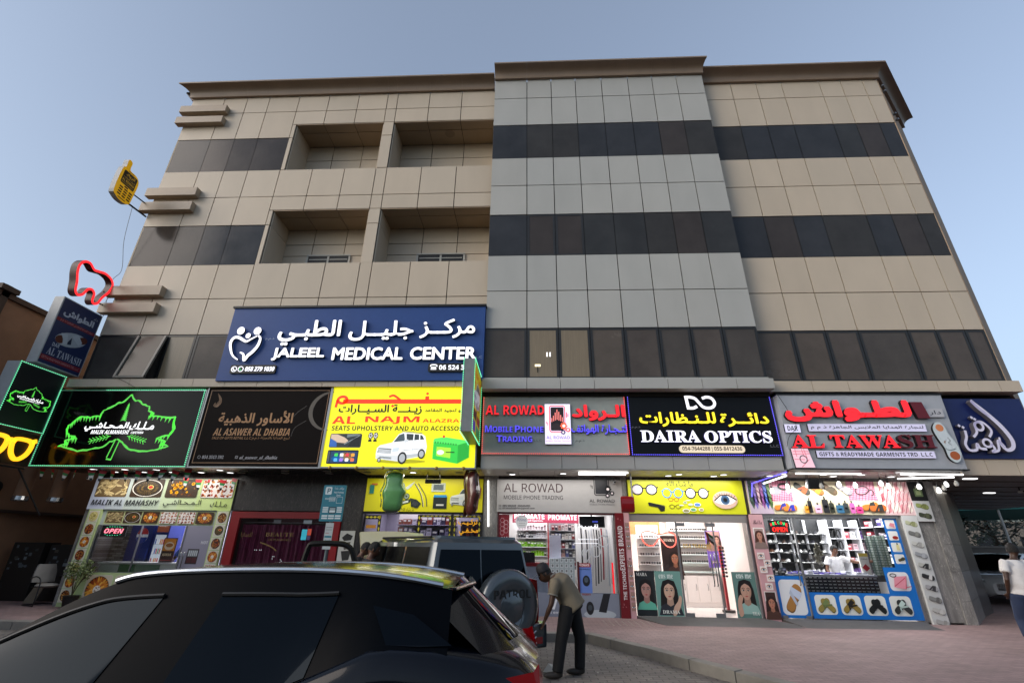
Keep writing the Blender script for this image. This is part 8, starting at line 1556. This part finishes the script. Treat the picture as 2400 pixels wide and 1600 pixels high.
person('man in an olive polo shirt and dark cap bending to the car bumper', dict(pelvis=(.56, -4.98, .89), waist=(.5, -4.98, 1.01), chest=(.39, -4.98, 1.16), neck=(.27, -4.98, 1.262), head=(.155, -5.0, 1.29), shoulder_l=(.3, -5.17, 1.18), elbow_l=(.24, -5.21, .91), wrist_l=(.155, -5.16, .72), shoulder_r=(.39, -4.79, 1.2), elbow_r=(.63, -4.8, 1.02), wrist_r=(.66, -4.86, .8), hip_l=(.48, -5.07, .86), knee_l=(.38, -5.1, .47), ankle_l=(.31, -5.12, .085), hip_r=(.56, -4.89, .86), knee_r=(.66, -4.88, .47), ankle_r=(.64, -4.86, .085)), (-.86, -.05, -.5), (-.5, 0, .86), (-.85, -.05, -.52), '#4a3020', '#746a58', '#060709', '#0c0a09', cap='#17151a', shoe='#2a2622', collar='#8a857a', loose=1.3)
person('man in a white T-shirt walking away to the right past the end pier', dict(pelvis=(8.57, -3.15, 1.05), waist=(8.57, -3.16, 1.17), chest=(8.59, -3.16, 1.39), neck=(8.65, -3.15, 1.56), head=(8.70, -3.13, 1.71), shoulder_l=(8.42, -3.18, 1.50), elbow_l=(8.31, -3.25, 1.23), wrist_l=(8.37, -3.12, 1.03), shoulder_r=(8.80, -3.12, 1.50), elbow_r=(8.93, -3.18, 1.25), wrist_r=(8.97, -3.00, 1.07), hip_l=(8.48, -3.16, 1.00), knee_l=(8.51, -3.02, 0.61), ankle_l=(8.45, -3.12, 0.27), hip_r=(8.66, -3.14, 1.00), knee_r=(8.75, -3.12, 0.60), ankle_r=(8.85, -3.26, 0.27)), (.35, .93, 0), (0, 0, 1), (.5, .86, 0), '#3a2417', '#c9c7c6', '#222f4a', '#0c0a09', belly=1.12, shorts=.75, shoe='#1a1a1c')
person('shopkeeper in a white T-shirt looking down behind the sandal shop counter', dict(pelvis=(8.10, 1.45, 1.02), waist=(8.10, 1.44, 1.14), chest=(8.09, 1.42, 1.36), neck=(8.07, 1.4, 1.54), head=(8.08, 1.34, 1.69), shoulder_l=(8.27, 1.4, 1.48), elbow_l=(8.51, 1.2, 1.4), wrist_l=(8.65, 1.0, 1.42), shoulder_r=(7.89, 1.4, 1.47), elbow_r=(7.79, 1.36, 1.2), wrist_r=(7.81, 1.2, 1.0), hip_l=(8.18, 1.45, .97), knee_l=(8.19, 1.43, .58), ankle_l=(8.19, 1.45, .275), hip_r=(8.02, 1.45, .97), knee_r=(8.01, 1.43, .58), ankle_r=(8.01, 1.45, .275)), (0, -1, 0), (0, -.3, 1), (.25, -.9, -.3), '#6a4530', '#d2d0cf', '#2a2c34', '#0c0a09', belly=1.1)
person('cafeteria worker in a blue shirt behind the drinks poster', dict(pelvis=(-9.62, 1.0, 1.0), waist=(-9.62, 1.0, 1.12), chest=(-9.62, .99, 1.33), neck=(-9.62, .98, 1.5), head=(-9.60, .95, 1.66), shoulder_l=(-9.44, .98, 1.44), elbow_l=(-9.36, .9, 1.2), wrist_l=(-9.40, .8, 1.2), shoulder_r=(-9.80, .98, 1.44), elbow_r=(-9.88, .9, 1.2), wrist_r=(-9.80, .8, 1.2), hip_l=(-9.54, 1, .96), knee_l=(-9.53, 1, .58), ankle_l=(-9.53, 1, .275), hip_r=(-9.70, 1, .96), knee_r=(-9.70, 1, .58), ankle_r=(-9.70, 1, .275)), (0, -1, 0), (0, 0, 1), (-.8, -.6, -.1), '#3a2418', '#24407a', '#1a1c22', '#0c0a09')
def stand(label, x, y, h, f, hf, lean, shirt, sk='#5a3a28'):
    f = Vector(f).normalized(); s = Vector((f.y, -f.x, 0)); g = h/1.75; P0 = lambda a, b, z: tuple(Vector((x, y, .02))+s*a+f*(b+lean*max(0, z-.95)*1.1)+Vector((0, 0, z*g)))
    J = dict(pelvis=P0(0, 0, .98), waist=P0(0, 0, 1.1), chest=P0(0, 0, 1.32), neck=P0(0, .0, 1.5), head=P0(0, .05, 1.645))
    for q, a in (('l', -1), ('r', 1)): J.update({'shoulder_'+q: P0(a*.18, 0, 1.43), 'elbow_'+q: P0(a*.24, .08, 1.17), 'wrist_'+q: P0(a*.2, .26, 1.05), 'hip_'+q: P0(a*.09, 0, .94), 'knee_'+q: P0(a*.1, .02, .52), 'ankle_'+q: P0(a*.1, -.02, .08)})
    return person(label, J, f, (0, 0, 1), hf, sk, shirt, '#15161a', '#0c0a09')
stand('dark haired man in side view standing at the open car door', -2.8, -4.28, 1.66, (.8, .6, 0), (1, .2, -.3), .07, '#17171a'); stand('dark haired man standing behind the open car door, mostly hidden by it', -3.55, -2.85, 1.66, (1, .3, 0), (1, .3, -.3), .22, '#1d1a1a')
person('man looking down over the top left balcony parapet, only his head showing', dict(pelvis=(-6.72, -.42, 12.55), waist=(-6.72, -.43, 12.67), chest=(-6.72, -.46, 12.88), neck=(-6.72, -.52, 13.05), head=(-6.72, -.6, 13.2), shoulder_l=(-6.54, -.48, 12.98), elbow_l=(-6.47, -.5, 12.72), wrist_l=(-6.5, -.55, 12.5), shoulder_r=(-6.9, -.48, 12.98), elbow_r=(-6.97, -.5, 12.72), wrist_r=(-6.9, -.55, 12.5)), (0, -1, 0), (0, 0, 1), (0, -1, -.25), '#7a4c38', '#3a3a40', '#15161a', '#0c0a09', legs=False)
